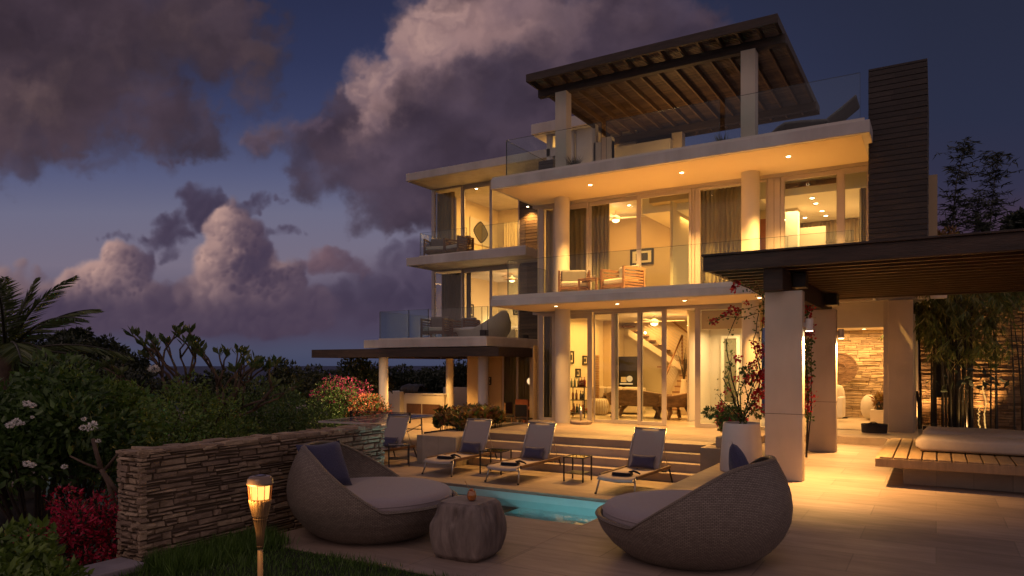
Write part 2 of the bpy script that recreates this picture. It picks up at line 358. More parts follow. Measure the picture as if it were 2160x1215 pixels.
def tilemat(name, c1, c2, tw, th, rot=0.0, rough=.42, mortar=.006, offset=.5, dark=.70):
    m, t, o = newmat(name); L = t.links.new
    b = N(t, 'ShaderNodeBsdfPrincipled'); L(b.outputs[0], o.inputs[0])
    tc = N(t, 'ShaderNodeTexCoord'); g = N(t, 'ShaderNodeNewGeometry')
    mp = N(t, 'ShaderNodeMapping'); mp.inputs['Rotation'].default_value = (0, 0, rot)
    L(g.outputs['Position'], mp.inputs[0])
    br = N(t, 'ShaderNodeTexBrick'); br.offset = offset; br.inputs['Scale'].default_value = 1.0
    br.inputs['Brick Width'].default_value = tw; br.inputs['Row Height'].default_value = th
    br.inputs['Mortar Size'].default_value = mortar; br.inputs['Mortar Smooth'].default_value = .3; br.inputs['Bias'].default_value = 0
    br.inputs['Color1'].default_value = (.80, .79, .78, 1); br.inputs['Color2'].default_value = (1.14, 1.11, 1.08, 1)
    br.inputs['Mortar'].default_value = (dark, dark, dark, 1)
    L(mp.outputs[0], br.inputs[0])
    mp2 = N(t, 'ShaderNodeMapping'); mp2.inputs['Scale'].default_value = (.5, 2.4, 1); L(mp.outputs[0], mp2.inputs[0])
    n1 = N(t, 'ShaderNodeTexNoise'); n1.inputs['Scale'].default_value = 3.2; n1.inputs['Detail'].default_value = 9; n1.inputs['Roughness'].default_value = .66
    L(mp2.outputs[0], n1.inputs['Vector'])
    mr = N(t, 'ShaderNodeMapRange'); mr.inputs[1].default_value = .32; mr.inputs[2].default_value = .68; L(n1.outputs[0], mr.inputs[0])
    mx = N(t, 'ShaderNodeMix', data_type='RGBA'); mx.inputs[6].default_value = (*c1, 1); mx.inputs[7].default_value = (*c2, 1); L(mr.outputs[0], mx.inputs[0])
    ml = N(t, 'ShaderNodeMix', data_type='RGBA', blend_type='MULTIPLY'); ml.inputs[0].default_value = 1
    L(mx.outputs[2], ml.inputs[6]); L(br.outputs['Color'], ml.inputs[7])
    n3 = N(t, 'ShaderNodeTexNoise'); n3.inputs['Scale'].default_value = .55; n3.inputs['Detail'].default_value = 4; L(mp.outputs[0], n3.inputs['Vector'])
    m3 = N(t, 'ShaderNodeMapRange'); m3.inputs[1].default_value = .35; m3.inputs[2].default_value = .65; m3.inputs[3].default_value = .74; m3.inputs[4].default_value = 1.08
    L(n3.outputs[0], m3.inputs[0])
    sc = N(t, 'ShaderNodeVectorMath', operation='SCALE'); L(ml.outputs[2], sc.inputs[0]); L(m3.outputs[0], sc.inputs['Scale'])
    L(sc.outputs[0], b.inputs['Base Color'])
    rr = N(t, 'ShaderNodeMapRange'); rr.inputs[3].default_value = rough - .1; rr.inputs[4].default_value = rough + .2; L(n1.outputs[0], rr.inputs[0])
    L(rr.outputs[0], b.inputs['Roughness'])
    # height: joints plus the pits of the stone
    n4 = N(t, 'ShaderNodeTexNoise'); n4.inputs['Scale'].default_value = 26; n4.inputs['Detail'].default_value = 4; L(mp2.outputs[0], n4.inputs['Vector'])
    ma = N(t, 'ShaderNodeMath', operation='MULTIPLY_ADD'); ma.inputs[1].default_value = -1.0; L(br.outputs['Fac'], ma.inputs[0])
    m4 = N(t, 'ShaderNodeMath', operation='MULTIPLY'); m4.inputs[1].default_value = .25; L(n4.outputs[0], m4.inputs[0]); L(m4.outputs[0], ma.inputs[2])
    bp = N(t, 'ShaderNodeBump'); bp.inputs['Strength'].default_value = .35; bp.inputs['Distance'].default_value = .01
    L(ma.outputs[0], bp.inputs['Height']); L(bp.outputs[0], b.inputs['Normal'])
    return m
def weavemat(name, c1, c2, su, sv, rough=.5, bump=.8):
    """wicker: over-under strands from the UV map"""
    m, t, o = newmat(name); L = t.links.new
    b = N(t, 'ShaderNodeBsdfPrincipled'); L(b.outputs[0], o.inputs[0]); b.inputs['Roughness'].default_value = rough
    uv = N(t, 'ShaderNodeTexCoord'); mp = N(t, 'ShaderNodeMapping'); mp.inputs['Scale'].default_value = (su, sv, 1); L(uv.outputs['UV'], mp.inputs[0])
    br = N(t, 'ShaderNodeTexBrick'); br.offset = .5; br.inputs['Scale'].default_value = 1
    br.inputs['Brick Width'].default_value = 1.0; br.inputs['Row Height'].default_value = .5; br.inputs['Mortar Size'].default_value = .085
    br.inputs['Mortar Smooth'].default_value = .6
    br.inputs['Color1'].default_value = (*c1, 1); br.inputs['Color2'].default_value = (*c2, 1); br.inputs['Mortar'].default_value = tuple(x * .22 for x in c1) + (1,)
    L(mp.outputs[0], br.inputs[0])
    nz = N(t, 'ShaderNodeTexNoise'); nz.inputs['Scale'].default_value = 2.0; L(uv.outputs['Object'], nz.inputs['Vector'])
    mr = N(t, 'ShaderNodeMapRange'); mr.inputs[3].default_value = .72; mr.inputs[4].default_value = 1.2; L(nz.outputs[0], mr.inputs[0])
    sc = N(t, 'ShaderNodeVectorMath', operation='SCALE'); L(br.outputs['Color'], sc.inputs[0]); L(mr.outputs[0], sc.inputs['Scale']); L(sc.outputs[0], b.inputs['Base Color'])
    bp = N(t, 'ShaderNodeBump'); bp.invert = True; bp.inputs['Strength'].default_value = bump; bp.inputs['Distance'].default_value = .008
    L(br.outputs['Fac'], bp.inputs['Height']); L(bp.outputs[0], b.inputs['Normal'])
    return m

M_white = pm('cream_render', (.62, .58, .52), (.56, .52, .46), 1.6, .8, bump=.06, bscale=60, blotch=.12)
M_fascia = pm('grey_white_render', (.63, .59, .56), (.50, .46, .43), .9, .7, bump=.08, bscale=50, blotch=.22, stretch=(3, 3, .45), detail=7)
M_soffit = pm('soffit_golden_tint', (.74, .62, .44), (.70, .58, .41), .9, .85)  # golden cast of the lamplight is put into this cream colour
M_deck = pm('balcony_stone', (.52, .44, .35), (.44, .37, .30), 1.4, .5)
M_inwall = pm('inner_wall', (.64, .55, .40), (.60, .51, .37), .7, .9)
M_inwall2 = pm('inner_wall_tan', (.50, .38, .24), (.46, .35, .22), .7, .9)
M_inwhite = pm('inner_wall_white', (.76, .70, .58), (.72, .66, .55), .7, .9)
M_infloor = pm('inner_floor', (.62, .53, .40), (.55, .47, .35), 2.0, .25)
M_col = pm('column_paint', (.62, .58, .53), (.56, .52, .47), 1.5, .6, bump=.04, bscale=40)
M_paint = pm('pillar_paint', (.64, .55, .45), (.55, .47, .38), .8, .65, bump=.10, bscale=26, blotch=.22, stretch=(2.5, 2.5, .5), detail=7)
M_alu = pm('window_frame_metal', (.46, .41, .39), (.42, .38, .36), 3, .42, metal=.25)
M_alud = pm('dark_metal', (.035, .033, .035), (.05, .045, .045), 8, .4, metal=.6)
M_steel = pm('brushed_steel', (.45, .43, .41), (.36, .34, .33), 30, .3, metal=.9)
M_wood_d = pm('weathered_dark_wood', (.060, .036, .026), (.022, .014, .011), 3.0, .62, bump=.45, bscale=22, stretch=(1, 6, 6), island=.2)
M_wood_dx = pm('weathered_dark_wood_x', (.066, .042, .032), (.024, .016, .013), 2.2, .66, bump=.5, bscale=14, stretch=(1, 7, 7), island=.15)
M_rafter = pm('rafter_wood', (.15, .095, .05), (.085, .052, .028), 3.0, .6, bump=.3, bscale=20, stretch=(6, 1, 6), island=.2)
M_batten = pm('batten_wood', (.13, .080, .042), (.07, .042, .022), 3.0, .6, stretch=(1, 6, 6), island=.35)
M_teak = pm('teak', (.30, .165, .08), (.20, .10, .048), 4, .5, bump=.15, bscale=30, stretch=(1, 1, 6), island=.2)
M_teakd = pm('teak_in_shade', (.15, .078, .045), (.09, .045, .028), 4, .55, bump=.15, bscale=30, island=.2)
M_deckwood = pm('ipe_slats', (.30, .20, .11), (.19, .125, .07), 2.6, .55, bump=.25, bscale=18, stretch=(5, 1, 1), island=.18)
M_driftwood = pm('driftwood', (.23, .135, .07), (.09, .05, .028), 5, .6, bump=.9, bscale=12, stretch=(1, 1, 2.5))
M_stump = pm('bleached_stump', (.36, .285, .25), (.10, .075, .066), 3.6, .75, bump=1.0, bscale=10, stretch=(2.4, 2.4, .55), detail=9, blotch=.3)
M_slat2 = pm('brown_cladding', (.13, .085, .055), (.07, .045, .03), 2.5, .6, bump=.35, bscale=18, stretch=(1, 5, 5), island=.3)
M_stumptop = pm('bleached_stump_top', (.32, .26, .23), (.17, .135, .12), 5, .7, bump=.5, bscale=14)
M_slat = pm('dark_cladding', (.034, .023, .020), (.019, .013, .012), 2.5, .6, bump=.35, bscale=18, stretch=(1, 5, 5), island=.3)
M_curtain = pm('curtain_cloth', (.36, .28, .17), (.29, .22, .135), 1.2, .95, stretch=(1, 1, .3))
M_curtain_l = pm('pale_curtain_cloth', (.56, .46, .31), (.48, .38, .25), 1.2, .95)
M_curtain_g = pm('grey_curtain_cloth', (.16, .14, .125), (.11, .10, .09), 1.2, .95)
M_cushion = pm('mauve_grey_cushion', (.33, .275, .285), (.29, .24, .25), 60, .95, bump=.12, bscale=300, sheen=.25)
M_cush_w = pm('pale_cushion', (.50, .45, .38), (.44, .39, .33), 6, .95, bump=.1, bscale=120)
M_cush_g = pm('grey_outdoor_cushion', (.16, .145, .14), (.12, .11, .105), 6, .95)
M_navy = pm('navy_linen', (.052, .050, .115), (.030, .030, .072), 90, .95, bump=.35, bscale=260, sheen=.2)
M_navy2 = pm('dark_navy_towel', (.020, .018, .030), (.014, .012, .02), 30, .95)
M_sling = pm('sling_fabric', (.36, .30, .28), (.32, .265, .25), 120, .8, bump=.1, bscale=400)
M_matt = pm('mattress_cover', (.50, .42, .35), (.43, .36, .30), 5, .9, bump=.2, bscale=12, blotch=.15)
M_wicker = weavemat('wicker', (.235, .185, .155), (.33, .27, .225), 165, 42, bump=.9)
M_wickw = pm('pale_wicker', (.50, .46, .40), (.42, .38, .33), 20, .6, bump=.2)
M_bamboo = pm('bamboo', (.36, .22, .10), (.24, .14, .06), 6, .5, bump=.2, bscale=30, stretch=(1, 1, .2))
M_plast = pm('tan_plastic', (.24, .16, .11), (.20, .13, .09), 4, .32, coat=.3)
M_stone = pm('ledger_stone', (.37, .27, .19), (.22, .155, .108), 7, .85, bump=1.0, bscale=20, island=.32)
M_stone_l = pm('pale_ledger_stone', (.50, .38, .24), (.34, .25, .15), 6, .85, bump=.6, bscale=24, island=.25)
M_stone_m = pm('brown_ledger_stone', (.26, .17, .095), (.13, .083, .048), 6, .85, bump=.6, bscale=24, island=.35)
M_core = pm('wall_core', (.12, .085, .062), (.08, .058, .042), 4, .95)
M_soil = pm('soil', (.035, .024, .017), (.02, .014, .01), 8, .95, bump=.8)
M_black = pm('black_paint', (.012, .011, .012), (.02, .018, .018), 5, .4)
M_grill = pm('black_vinyl_cover', (.018, .015, .014), (.03, .025, .022), 5, .42, bump=.9, bscale=7)
M_blue = pm('table_blue', (.055, .075, .16), (.045, .06, .13), 5, .16)
M_tablew = pm('white_line_paint', (.55, .50, .50), (.5, .45, .45), 5, .4)
M_potw = pm('white_pot_glaze', (.60, .57, .56), (.54, .51, .50), 2, .5)
M_terr = pm('red_brown_wood', (.30, .10, .04), (.2, .06, .03), 5, .35)
M_pavers = tilemat('travertine_paving', (.335, .262, .215), (.245, .190, .158), 1.22, .61, rot=0.0, rough=.5)
M_pavers2 = tilemat('travertine_near', (.36, .28, .235), (.25, .195, .165), 1.22, .61, rot=0.0, rough=.5)
M_tread = tilemat('step_stone', (.46, .38, .31), (.38, .31, .26), 1.1, 3.0, rough=.5)
M_coping = pm('coping_stone', (.30, .235, .19), (.22, .17, .14), 4, .7, bump=.2, bscale=24)
M_block = tilemat('block_stone', (.36, .31, .26), (.28, .24, .20), .42, 3.0, rough=.7)
M_kerb = pm('kerb_concrete', (.36, .32, .36), (.26, .23, .26), 5, .8, bump=.3, bscale=40, blotch=.2)
M_lawn = pm('lawn_soil', (.014, .022, .008), (.010, .014, .006), 9, .95, bump=.5)
M_glass = glassmat('window_glass')
M_rail = glassmat('balustrade_glass', tint=(.92, .96, .95), ior=1.5)
M_raild = glassmat('balustrade_glass_sky_tint', tint=(.70, .84, .88), ior=1.5)  # same glass as the other panels; blue reflection put into the tint
M_edge = pm('glass_edge', (.05, .07, .07), (.04, .05, .05), 3, .2)
WARM = (1.0, .49, .115)
E_lamp = emat('downlight_lens', (1.0, .74, .40), 26.0)
E_fan = emat('fan_bowl', (1.0, .62, .26), 7.0)
E_flame = emat('lantern_glow', (1.0, .50, .12), 1.9)
E_core = emat('lantern_core', (1.0, .78, .38), 9.0)
E_strip = emat('rope_light', (1.0, .62, .2), 1.0)
L_hedge = leafmat('hedge_leaf', (0.035, 0.074, 0.018), (0.089, 0.159, 0.032), tr=.2)
L_hedge2 = leafmat('hedge_leaf_light', (0.062, 0.115, 0.021), (0.151, 0.230, 0.038), tr=.2)
L_dark = leafmat('dark_leaf', (0.014, 0.022, 0.012), (0.031, 0.044, 0.020), tr=.15)
L_croton = leafmat('croton_leaf', (0.187, 0.060, 0.031), (0.272, 0.204, 0.051), tr=.15)
L_red = leafmat('bougainvillea_red', (0.289, 0.007, 0.017), (0.544, 0.017, 0.041), tr=.3)
L_redk = leafmat('bougainvillea_dusk_red', (0.255, 0.007, 0.030), (0.612, 0.015, 0.081), tr=.25)
L_pink = leafmat('bougainvillea_pink', (.42, .03, .15), (.62, .10, .22), tr=.3)
L_orange = leafmat('bougainvillea_orange', (.50, .10, .05), (.62, .24, .12), tr=.3)
L_white = leafmat('white_petal', (.74, .72, .70), (.82, .80, .78), tr=.2)
L_palm = leafmat('palm_leaflet', (0.046, 0.072, 0.022), (0.102, 0.128, 0.038), tr=.2)
L_bamb = leafmat('bamboo_leaf', (0.060, 0.102, 0.024), (0.187, 0.170, 0.043), tr=.3)
L_grass = leafmat('grass_blade', (0.051, 0.106, 0.021), (0.114, 0.204, 0.036), tr=.25)
L_frang = leafmat('frangipani_leaf', (0.048, 0.079, 0.026), (0.111, 0.137, 0.044), tr=.25)
M_bark = pm('bark', (.13, .085, .06), (.06, .04, .03), 7, .85, bump=.5, bscale=30)
M_barkd = pm('dark_bark', (.035, .024, .018), (.02, .014, .011), 7, .85, bump=.5, bscale=30)
M_bambd = pm('dark_bamboo', (.03, .025, .014), (.016, .013, .009), 7, .4)

# ------------------------------------------------------------------ mesh helper
class MB:
    def __init__(s, org=(0, 0, 0)):
        s.v = []; s.f = []; s.mi = []; s.uv = {}; s.org = Vector(org)
    def add(s, vs, fs, m=0, uvs=None):
        b = len(s.v); s.v.extend([tuple(x) for x in vs])
        for k, f in enumerate(fs):
            if uvs is not None: s.uv[len(s.f)] = uvs[k]
            s.f.append(tuple(b + i for i in f)); s.mi.append(m)
        return s
    def box(s, x0, x1, y0, y1, z0, z1, m=0):
        if x0 > x1: x0, x1 = x1, x0
        if y0 > y1: y0, y1 = y1, y0
        if z0 > z1: z0, z1 = z1, z0
        vs = [(x0, y0, z0), (x1, y0, z0), (x1, y1, z0), (x0, y1, z0), (x0, y0, z1), (x1, y0, z1), (x1, y1, z1), (x0, y1, z1)]
        return s.add(vs, [(0, 3, 2, 1), (4, 5, 6, 7), (0, 1, 5, 4), (1, 2, 6, 5), (2, 3, 7, 6), (3, 0, 4, 7)], m)
    def hexa(s, vs, m=0):
        return s.add(vs, [(0, 3, 2, 1), (4, 5, 6, 7), (0, 1, 5, 4), (1, 2, 6, 5), (2, 3, 7, 6), (3, 0, 4, 7)], m)
    def bar(s, p0, p1, w, h, m=0, up=(0, 0, 1)):
        p0 = Vector(p0); p1 = Vector(p1); d = (p1 - p0).normalized(); u = Vector(up)
        if abs(d.dot(u)) > .98: u = Vector((0, 1, 0))
        r = d.cross(u).normalized() * (w / 2); u = r.cross(d).normalized() * (h / 2)
        vs = [p0 - r - u, p0 + r - u, p1 + r - u, p1 - r - u, p0 - r + u, p0 + r + u, p1 + r + u, p1 - r + u]
        return s.hexa(vs, m)
    def tube(s, pts, rad, n=8, m=0, cap=True):
        pts = [Vector(p) for p in pts]
        if not hasattr(rad, '__len__'): rad = [rad] * len(pts)
        vs = []; fs = []; ref = Vector((0, 0, 1))
        for i, p in enumerate(pts):
            d = (pts[min(i + 1, len(pts) - 1)] - pts[max(i - 1, 0)])
            if d.length < 1e-9: d = Vector((0, 0, 1))
            d.normalize()
            rf = ref if abs(d.dot(ref)) < .95 else Vector((1, 0, 0))
            a = d.cross(rf).normalized(); b = d.cross(a)
            for k in range(n):
                t = 2 * math.pi * k / n
                vs.append(p + (a * math.cos(t) + b * math.sin(t)) * rad[i])
        for i in range(len(pts) - 1):
            for k in range(n):
                k2 = (k + 1) % n
                fs.append((i * n + k, i * n + k2, (i + 1) * n + k2, (i + 1) * n + k))
        if cap:
            fs.append(tuple(range(n))[::-1]); fs.append(tuple((len(pts) - 1) * n + k for k in range(n)))
        return s.add(vs, fs, m)
    def lathe(s, prof, c=(0, 0, 0), n=24, m=0, cap=True, sx=1, sy=1):
        vs = []; fs = []
        for (r, z) in prof:
            for k in range(n):
                t = 2 * math.pi * k / n
                vs.append((c[0] + r * math.cos(t) * sx, c[1] + r * math.sin(t) * sy, c[2] + z))
        for i in range(len(prof) - 1):
            for k in range(n):
                k2 = (k + 1) % n
                fs.append((i * n + k, i * n + k2, (i + 1) * n + k2, (i + 1) * n + k))
        if cap:
            fs.append(tuple(range(n))[::-1]); fs.append(tuple((len(prof) - 1) * n + k for k in range(n)))
        return s.add(vs, fs, m)
    def grid(s, fn, nu, nv, m=0, closed=False, uv=True):
        vs = []; uvs = []; fs = []
        for j in range(nv + 1):
            for i in range(nu + (0 if closed else 1)):
                vs.append(fn(i / nu, j / nv))
        w = nu if closed else nu + 1
        for j in range(nv):
            for i in range(nu):
                i2 = (i + 1) % w if closed else i + 1
                fs.append((j * w + i, j * w + i2, (j + 1) * w + i2, (j + 1) * w + i))
                uvs.append([(i / nu, j / nv), ((i + 1) / nu, j / nv), ((i + 1) / nu, (j + 1) / nv), (i / nu, (j + 1) / nv)])
        return s.add(vs, fs, m, uvs if uv else None)
    def build(s, name, mats, parent=None, world=False, smooth=False, bevel=0.0, org=None, seg=2, loc=None, rz=0.0, subs=0):
        """mesh object; world=True: vertices are world coordinates and the parent's place is taken off"""
        if not isinstance(mats, (list, tuple)): mats = [mats]
        me = bpy.data.meshes.new(name)
        off = Vector((0, 0, 0))
        if parent is not None and world: off = wloc(parent)
        if parent is None and loc is None:
            if org is None:
                a = np.array(s.v); lo = a.min(0); hi = a.max(0); off = Vector(((lo[0] + hi[0]) / 2, (lo[1] + hi[1]) / 2, lo[2]))
            else: off = Vector(org)
        me.from_pydata([(x - off[0], y - off[1], z - off[2]) for x, y, z in s.v] if off.length else s.v, [], s.f)
        for mt in mats: me.materials.append(mt)
        if len(mats) > 1: me.polygons.foreach_set('material_index', s.mi)
        if smooth: me.polygons.foreach_set('use_smooth', [True] * len(s.f))
        if s.uv:
            ul = me.uv_layers.new(name='UVMap')
            for fi, uvs in s.uv.items():
                p = me.polygons[fi]
                for k, li in enumerate(p.loop_indices): ul.data[li].uv = uvs[k]
        me.update()
        o = bpy.data.objects.new(name, me); COL.objects.link(o)
        if parent is not None: o.parent = parent
        elif loc is not None: o.location = loc; o.rotation_euler = (0, 0, rz)
        else: o.location = off
        if subs:
            q = o.modifiers.new('sub', 'SUBSURF'); q.levels = subs; q.render_levels = subs
        if bevel:
            q = o.modifiers.new('bevel', 'BEVEL'); q.width = bevel; q.segments = seg; q.limit_method = 'ANGLE'; q.angle_limit = R(40)
        return o
WL = {}
def wloc(o):
    v = Vector((0, 0, 0))
    while o is not None:
        v += Vector(o.location); o = o.parent
    return v
def tag(o, label=None, cat=None, group=None, kind=None):
    if label: o['label'] = label
    if cat: o['category'] = cat
    if group: o['group'] = group
    if kind: o['kind'] = kind
    return o
def thing(name, label, cat, loc=(0, 0, 0), rz=0.0, group=None):
    o = bpy.data.objects.new(name, None); COL.objects.link(o); o.empty_display_size = .2
    o.location = loc; o.rotation_euler = (0, 0, rz)
    return tag(o, label, cat, group)
def dup(o, loc, rz=None, label=None, sc=None):
    def rec(a, par):
        c = a.copy(); COL.objects.link(c)
        if par is not None: c.parent = par
        for ch in KIDS.get(a.name, [x for x in a.children]): rec(ch, c)
        return c
    c = rec(o, None); c.location = loc
    if rz is not None: c.rotation_euler = (0, 0, rz)
    if sc: c.scale = (sc, sc, sc)
    if label: c['label'] = label
    return c
KIDS = {}
LK = {'AREA': 1.5, 'SPOT': 7.0, 'POINT': 1.8}
def lamp(kind, loc, power, color=WARM, size=.1, rot=None, spot=None, blend=.5, parent=None, name='lamp_light', sy=None):
    d = bpy.data.lights.new(name, kind); o = bpy.data.objects.new(name, d); COL.objects.link(o)
    d.energy = power * LK.get(kind, 1); d.color = color
    if kind == 'AREA':
        d.size = size
        if sy: d.shape = 'RECTANGLE'; d.size_y = sy
    else: d.shadow_soft_size = size
    if kind == 'SPOT': d.spot_size = R(spot or 80); d.spot_blend = blend
    o.location = loc
    if rot: o.rotation_euler = rot
    if parent is not None:
        o.parent = parent; o.location = Vector(loc) - wloc(parent)
    return o
# fast leaf builder: positions, directions, lengths -> folded leaf blades
def rvec(n, r):
    v = r.normal(size=(n, 3)); return v / np.linalg.norm(v, axis=1)[:, None]
def leafobj(name, pos, dirs, ln, wd, mat, parent=None, fold=.25, midi=None, seed=1, label=None, cat=None, shape=.45, org=None, mats=None):
    r = np.random.RandomState(seed)
    pos = np.asarray(pos, float); n = len(pos); dirs = np.asarray(dirs, float)
    dirs = dirs / (np.linalg.norm(dirs, axis=1)[:, None] + 1e-9)
    rv = rvec(n, r); side = np.cross(dirs, rv); side /= (np.linalg.norm(side, axis=1)[:, None] + 1e-9)
    nor = np.cross(side, dirs)
    ln = np.broadcast_to(np.asarray(ln, float), (n,))[:, None]; wd = np.broadcast_to(np.asarray(wd, float), (n,))[:, None]
    a = pos; b = pos + dirs * ln * shape + side * wd / 2 + nor * wd * fold; c = pos + dirs * ln; d = pos + dirs * ln * shape - side * wd / 2 + nor * wd * fold
    V = np.stack([a, b, c, d], 1).reshape(-1, 3)
    if parent is not None: off = np.array(wloc(parent))
    elif org is not None: off = np.array(org)
    else:
        off = np.array([V[:, 0].mean(), V[:, 1].mean(), V[:, 2].min()])
    V = V - off
    me = bpy.data.meshes.new(name)
    me.vertices.add(len(V)); me.vertices.foreach_set('co', V.ravel())
    me.loops.add(n * 6); me.polygons.add(n * 2)
    q = np.arange(n)[:, None] * 4
    li = np.concatenate([q + np.array([[0, 1, 2]]), q + np.array([[0, 2, 3]])], 1).ravel()
    me.loops.foreach_set('vertex_index', li)
    me.polygons.foreach_set('loop_start', np.arange(0, n * 6, 3)); me.polygons.foreach_set('loop_total', np.full(n * 2, 3))
    for m_ in (mats or [mat]): me.materials.append(m_)
    if midi is not None: me.polygons.foreach_set('material_index', np.repeat(midi, 2))
    me.update(calc_edges=True); me.validate()
    o = bpy.data.objects.new(name, me); COL.objects.link(o)
    if parent is not None: o.parent = parent
    else: o.location = tuple(off)
    return tag(o, label, cat)

# ================================================================== THE HOUSE
def X(px, y): return gy(px, 700, y).x
HX0, YF, YW = -9.34, 14.53, 16.65          # left corner, slab fronts, glazing line
ZG, ZC1, Z1, ZC2, Z2 = .60, 3.50, 3.716, 6.36, 6.60
house = thing('house', 'three storey white villa with lit rooms, flat slabs and glass balconies', 'house', (-6, 18, 0))
def part(mb, name, mats, parent=None, **k):
    return mb.build(name, mats, parent or house, world=True, **k)

# slabs
part(MB().box(HX0, -1.05, YF, 15.297, ZC2, Z2).box(HX0, -1.134, 15.297, 25, ZC2, Z2), 'roof_slab', M_fascia, bevel=.012)
part(MB().box(HX0, -1.10, YF, 15.9, ZC1, Z1 - .05).box(HX0, -1.134, 15.9, 25, ZC1, Z1 - .05).box(-1.134, 0.2, 17.7, 25, ZC1, Z1 - .05), 'floor_slab', M_fascia, bevel=.012)
part(MB().box(HX0 + .03, -1.14, YF + .02, YF + .09, Z1 - .05, Z1 + .045).box(HX0 + .03, HX0 + .09, YF + .09, 16.6, Z1 - .05, Z1 + .045), 'glass_channel', M_col)
part(MB().box(HX0 + .03, -1.14, YF + .02, YF + .09, Z2, Z2 + .05).box(HX0 + .03, HX0 + .09, YF + .09, 16.6, Z2, Z2 + .05), 'glass_channel', M_col)
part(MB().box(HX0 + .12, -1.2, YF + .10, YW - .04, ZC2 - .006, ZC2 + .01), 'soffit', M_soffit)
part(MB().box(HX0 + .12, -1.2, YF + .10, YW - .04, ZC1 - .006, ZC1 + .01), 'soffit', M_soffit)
part(MB().box(HX0 + .1, -1.2, YF + .10, YW - .31, Z1 - .05, Z1 + .004), 'balcony_floor', M_deck)
part(MB().box(HX0, 0.6, YW - .25, 25, .42, ZG - .004), 'ground_floor_slab', M_infloor)
part(MB().box(HX0 + .1, -1.2, YW - .3, 25, Z1 - .05, Z1), 'upper_floor', M_infloor)
# outer walls that close the rooms
part(MB().box(HX0, HX0 + .06, YW + .25, 25, ZG, ZC1), 'wall', M_inwall)
part(MB().box(HX0, HX0 + .06, YW + .25, 25, Z1, ZC2), 'wall', M_inwall)
# soffit strip above the glazing (track heads)
part(MB().box(HX0 + .02, -1.16, YW - .06, YW + .12, ZC1 - .075, ZC1 - .002), 'track_head', M_alu)
part(MB().box(HX0 + .02, -1.16, YW - .06, YW + .12, ZC2 - .075, ZC2 - .002), 'track_head', M_alu)

def window(x0, x1, y, z0, z1, l=.05, r=.05, t=.05, b=.07, yo=0.0, d=.055, hand=False, ax='x', mat=None):
    """aluminium framed pane, facing -y (or standing along y when ax == 'y')"""
    y = y + yo
    def bb(mb, a0, a1, c0, c1, e0, e1):
        if ax == 'x': mb.box(a0, a1, c0, c1, e0, e1)
        else: mb.box(c0, c1, a0, a1, e0, e1)
    m = MB(); x0 += .002; x1 -= .002
    bb(m, x0, x0 + l, y - d / 2, y + d / 2, z0, z1); bb(m, x1 - r, x1, y - d / 2, y + d / 2, z0, z1)
    bb(m, x0 + l, x1 - r, y - d / 2, y + d / 2, z1 - t, z1); bb(m, x0 + l, x1 - r, y - d / 2, y + d / 2, z0, z0 + b)
    # thin reveal line round the glass
    e = .012
    bb(m, x0 + l, x0 + l + e, y - d / 2 - .004, y - d / 2 + .012, z0 + b, z1 - t); bb(m, x1 - r - e, x1 - r, y - d / 2 - .004, y - d / 2 + .012, z0 + b, z1 - t)
    if hand: bb(m, x0 + l * .4, x0 + l * .6, y - d / 2 - .02, y - d / 2, z0 + .95, z0 + 1.15)
    w = part(m, 'window', mat or M_alu, bevel=.004, seg=1)
    g = MB(); bb(g, x0 + l, x1 - r, y - .004, y + .004, z0 + b, z1 - t)
    part(g, 'pane', M_glass, parent=w)
    return w
# ---- ground floor glazing
g = lambda p: X(p, YW)
zt = ZC1 - .08
window(g(1138), g(1168), YW, ZG, zt, l=.12, r=.03)
window(g(1168), g(1249), YW, ZG, zt, l=.04, r=.11, b=.05, t=.14)
window(g(1249), g(1301), YW, ZG, zt, yo=.10, l=.03, r=.10, hand=False)
window(g(1290), g(1356), YW, ZG, zt, yo=.0, l=.09, r=.12, b=.09)
window(g(1347), g(1408), YW, ZG, zt, yo=-.07, l=.08, r=.10, b=.09, hand=True)
window(g(1467), g(1573), YW, ZG, zt, yo=-.03, l=.12, r=.05, b=.09, hand=True)
window(g(1594), g(1640), YW, ZG, zt, l=.05, r=.08)
# ---- upper floor glazing
zt = ZC2 - .08
window(g(1138), g(1170), YW, Z1, zt, l=.13, r=.03, b=.05)
window(g(1170), g(1241), YW, Z1, zt, l=.03, r=.03, t=.14, b=.05)
window(g(1240), g(1350), YW, Z1, zt, yo=.05, l=.08, r=.04, t=.10)
window(g(1344), g(1459), YW, Z1, zt, yo=-.03, l=.11, r=.04, t=.10)
window(g(1457), g(1474), YW, Z1, zt, yo=.03, l=.08, r=.08)
window(g(1474), g(1620), YW, Z1, zt, l=.03, r=.03, t=.06)
window(g(1620), g(1646), YW, Z1, zt, l=.12, r=.12)
window(g(1646), g(1779), YW, Z1, zt, yo=.02, l=.08, r=.12, t=.10)
window(g(1777), g(1834), YW, Z1, zt, l=.04, r=.04, t=.12)
# round columns
for px, z0, z1 in ((1187, ZG, ZC1), (1584, ZG, ZC1), (1185.5, Z1, ZC2), (1583, Z1, ZC2)):
    c = gy(px, 700, 16.22)
    part(MB().lathe([(.195, z0), (.195, z1)], (c.x, 16.22, 0), n=40, cap=False), 'column', M_col, smooth=True)
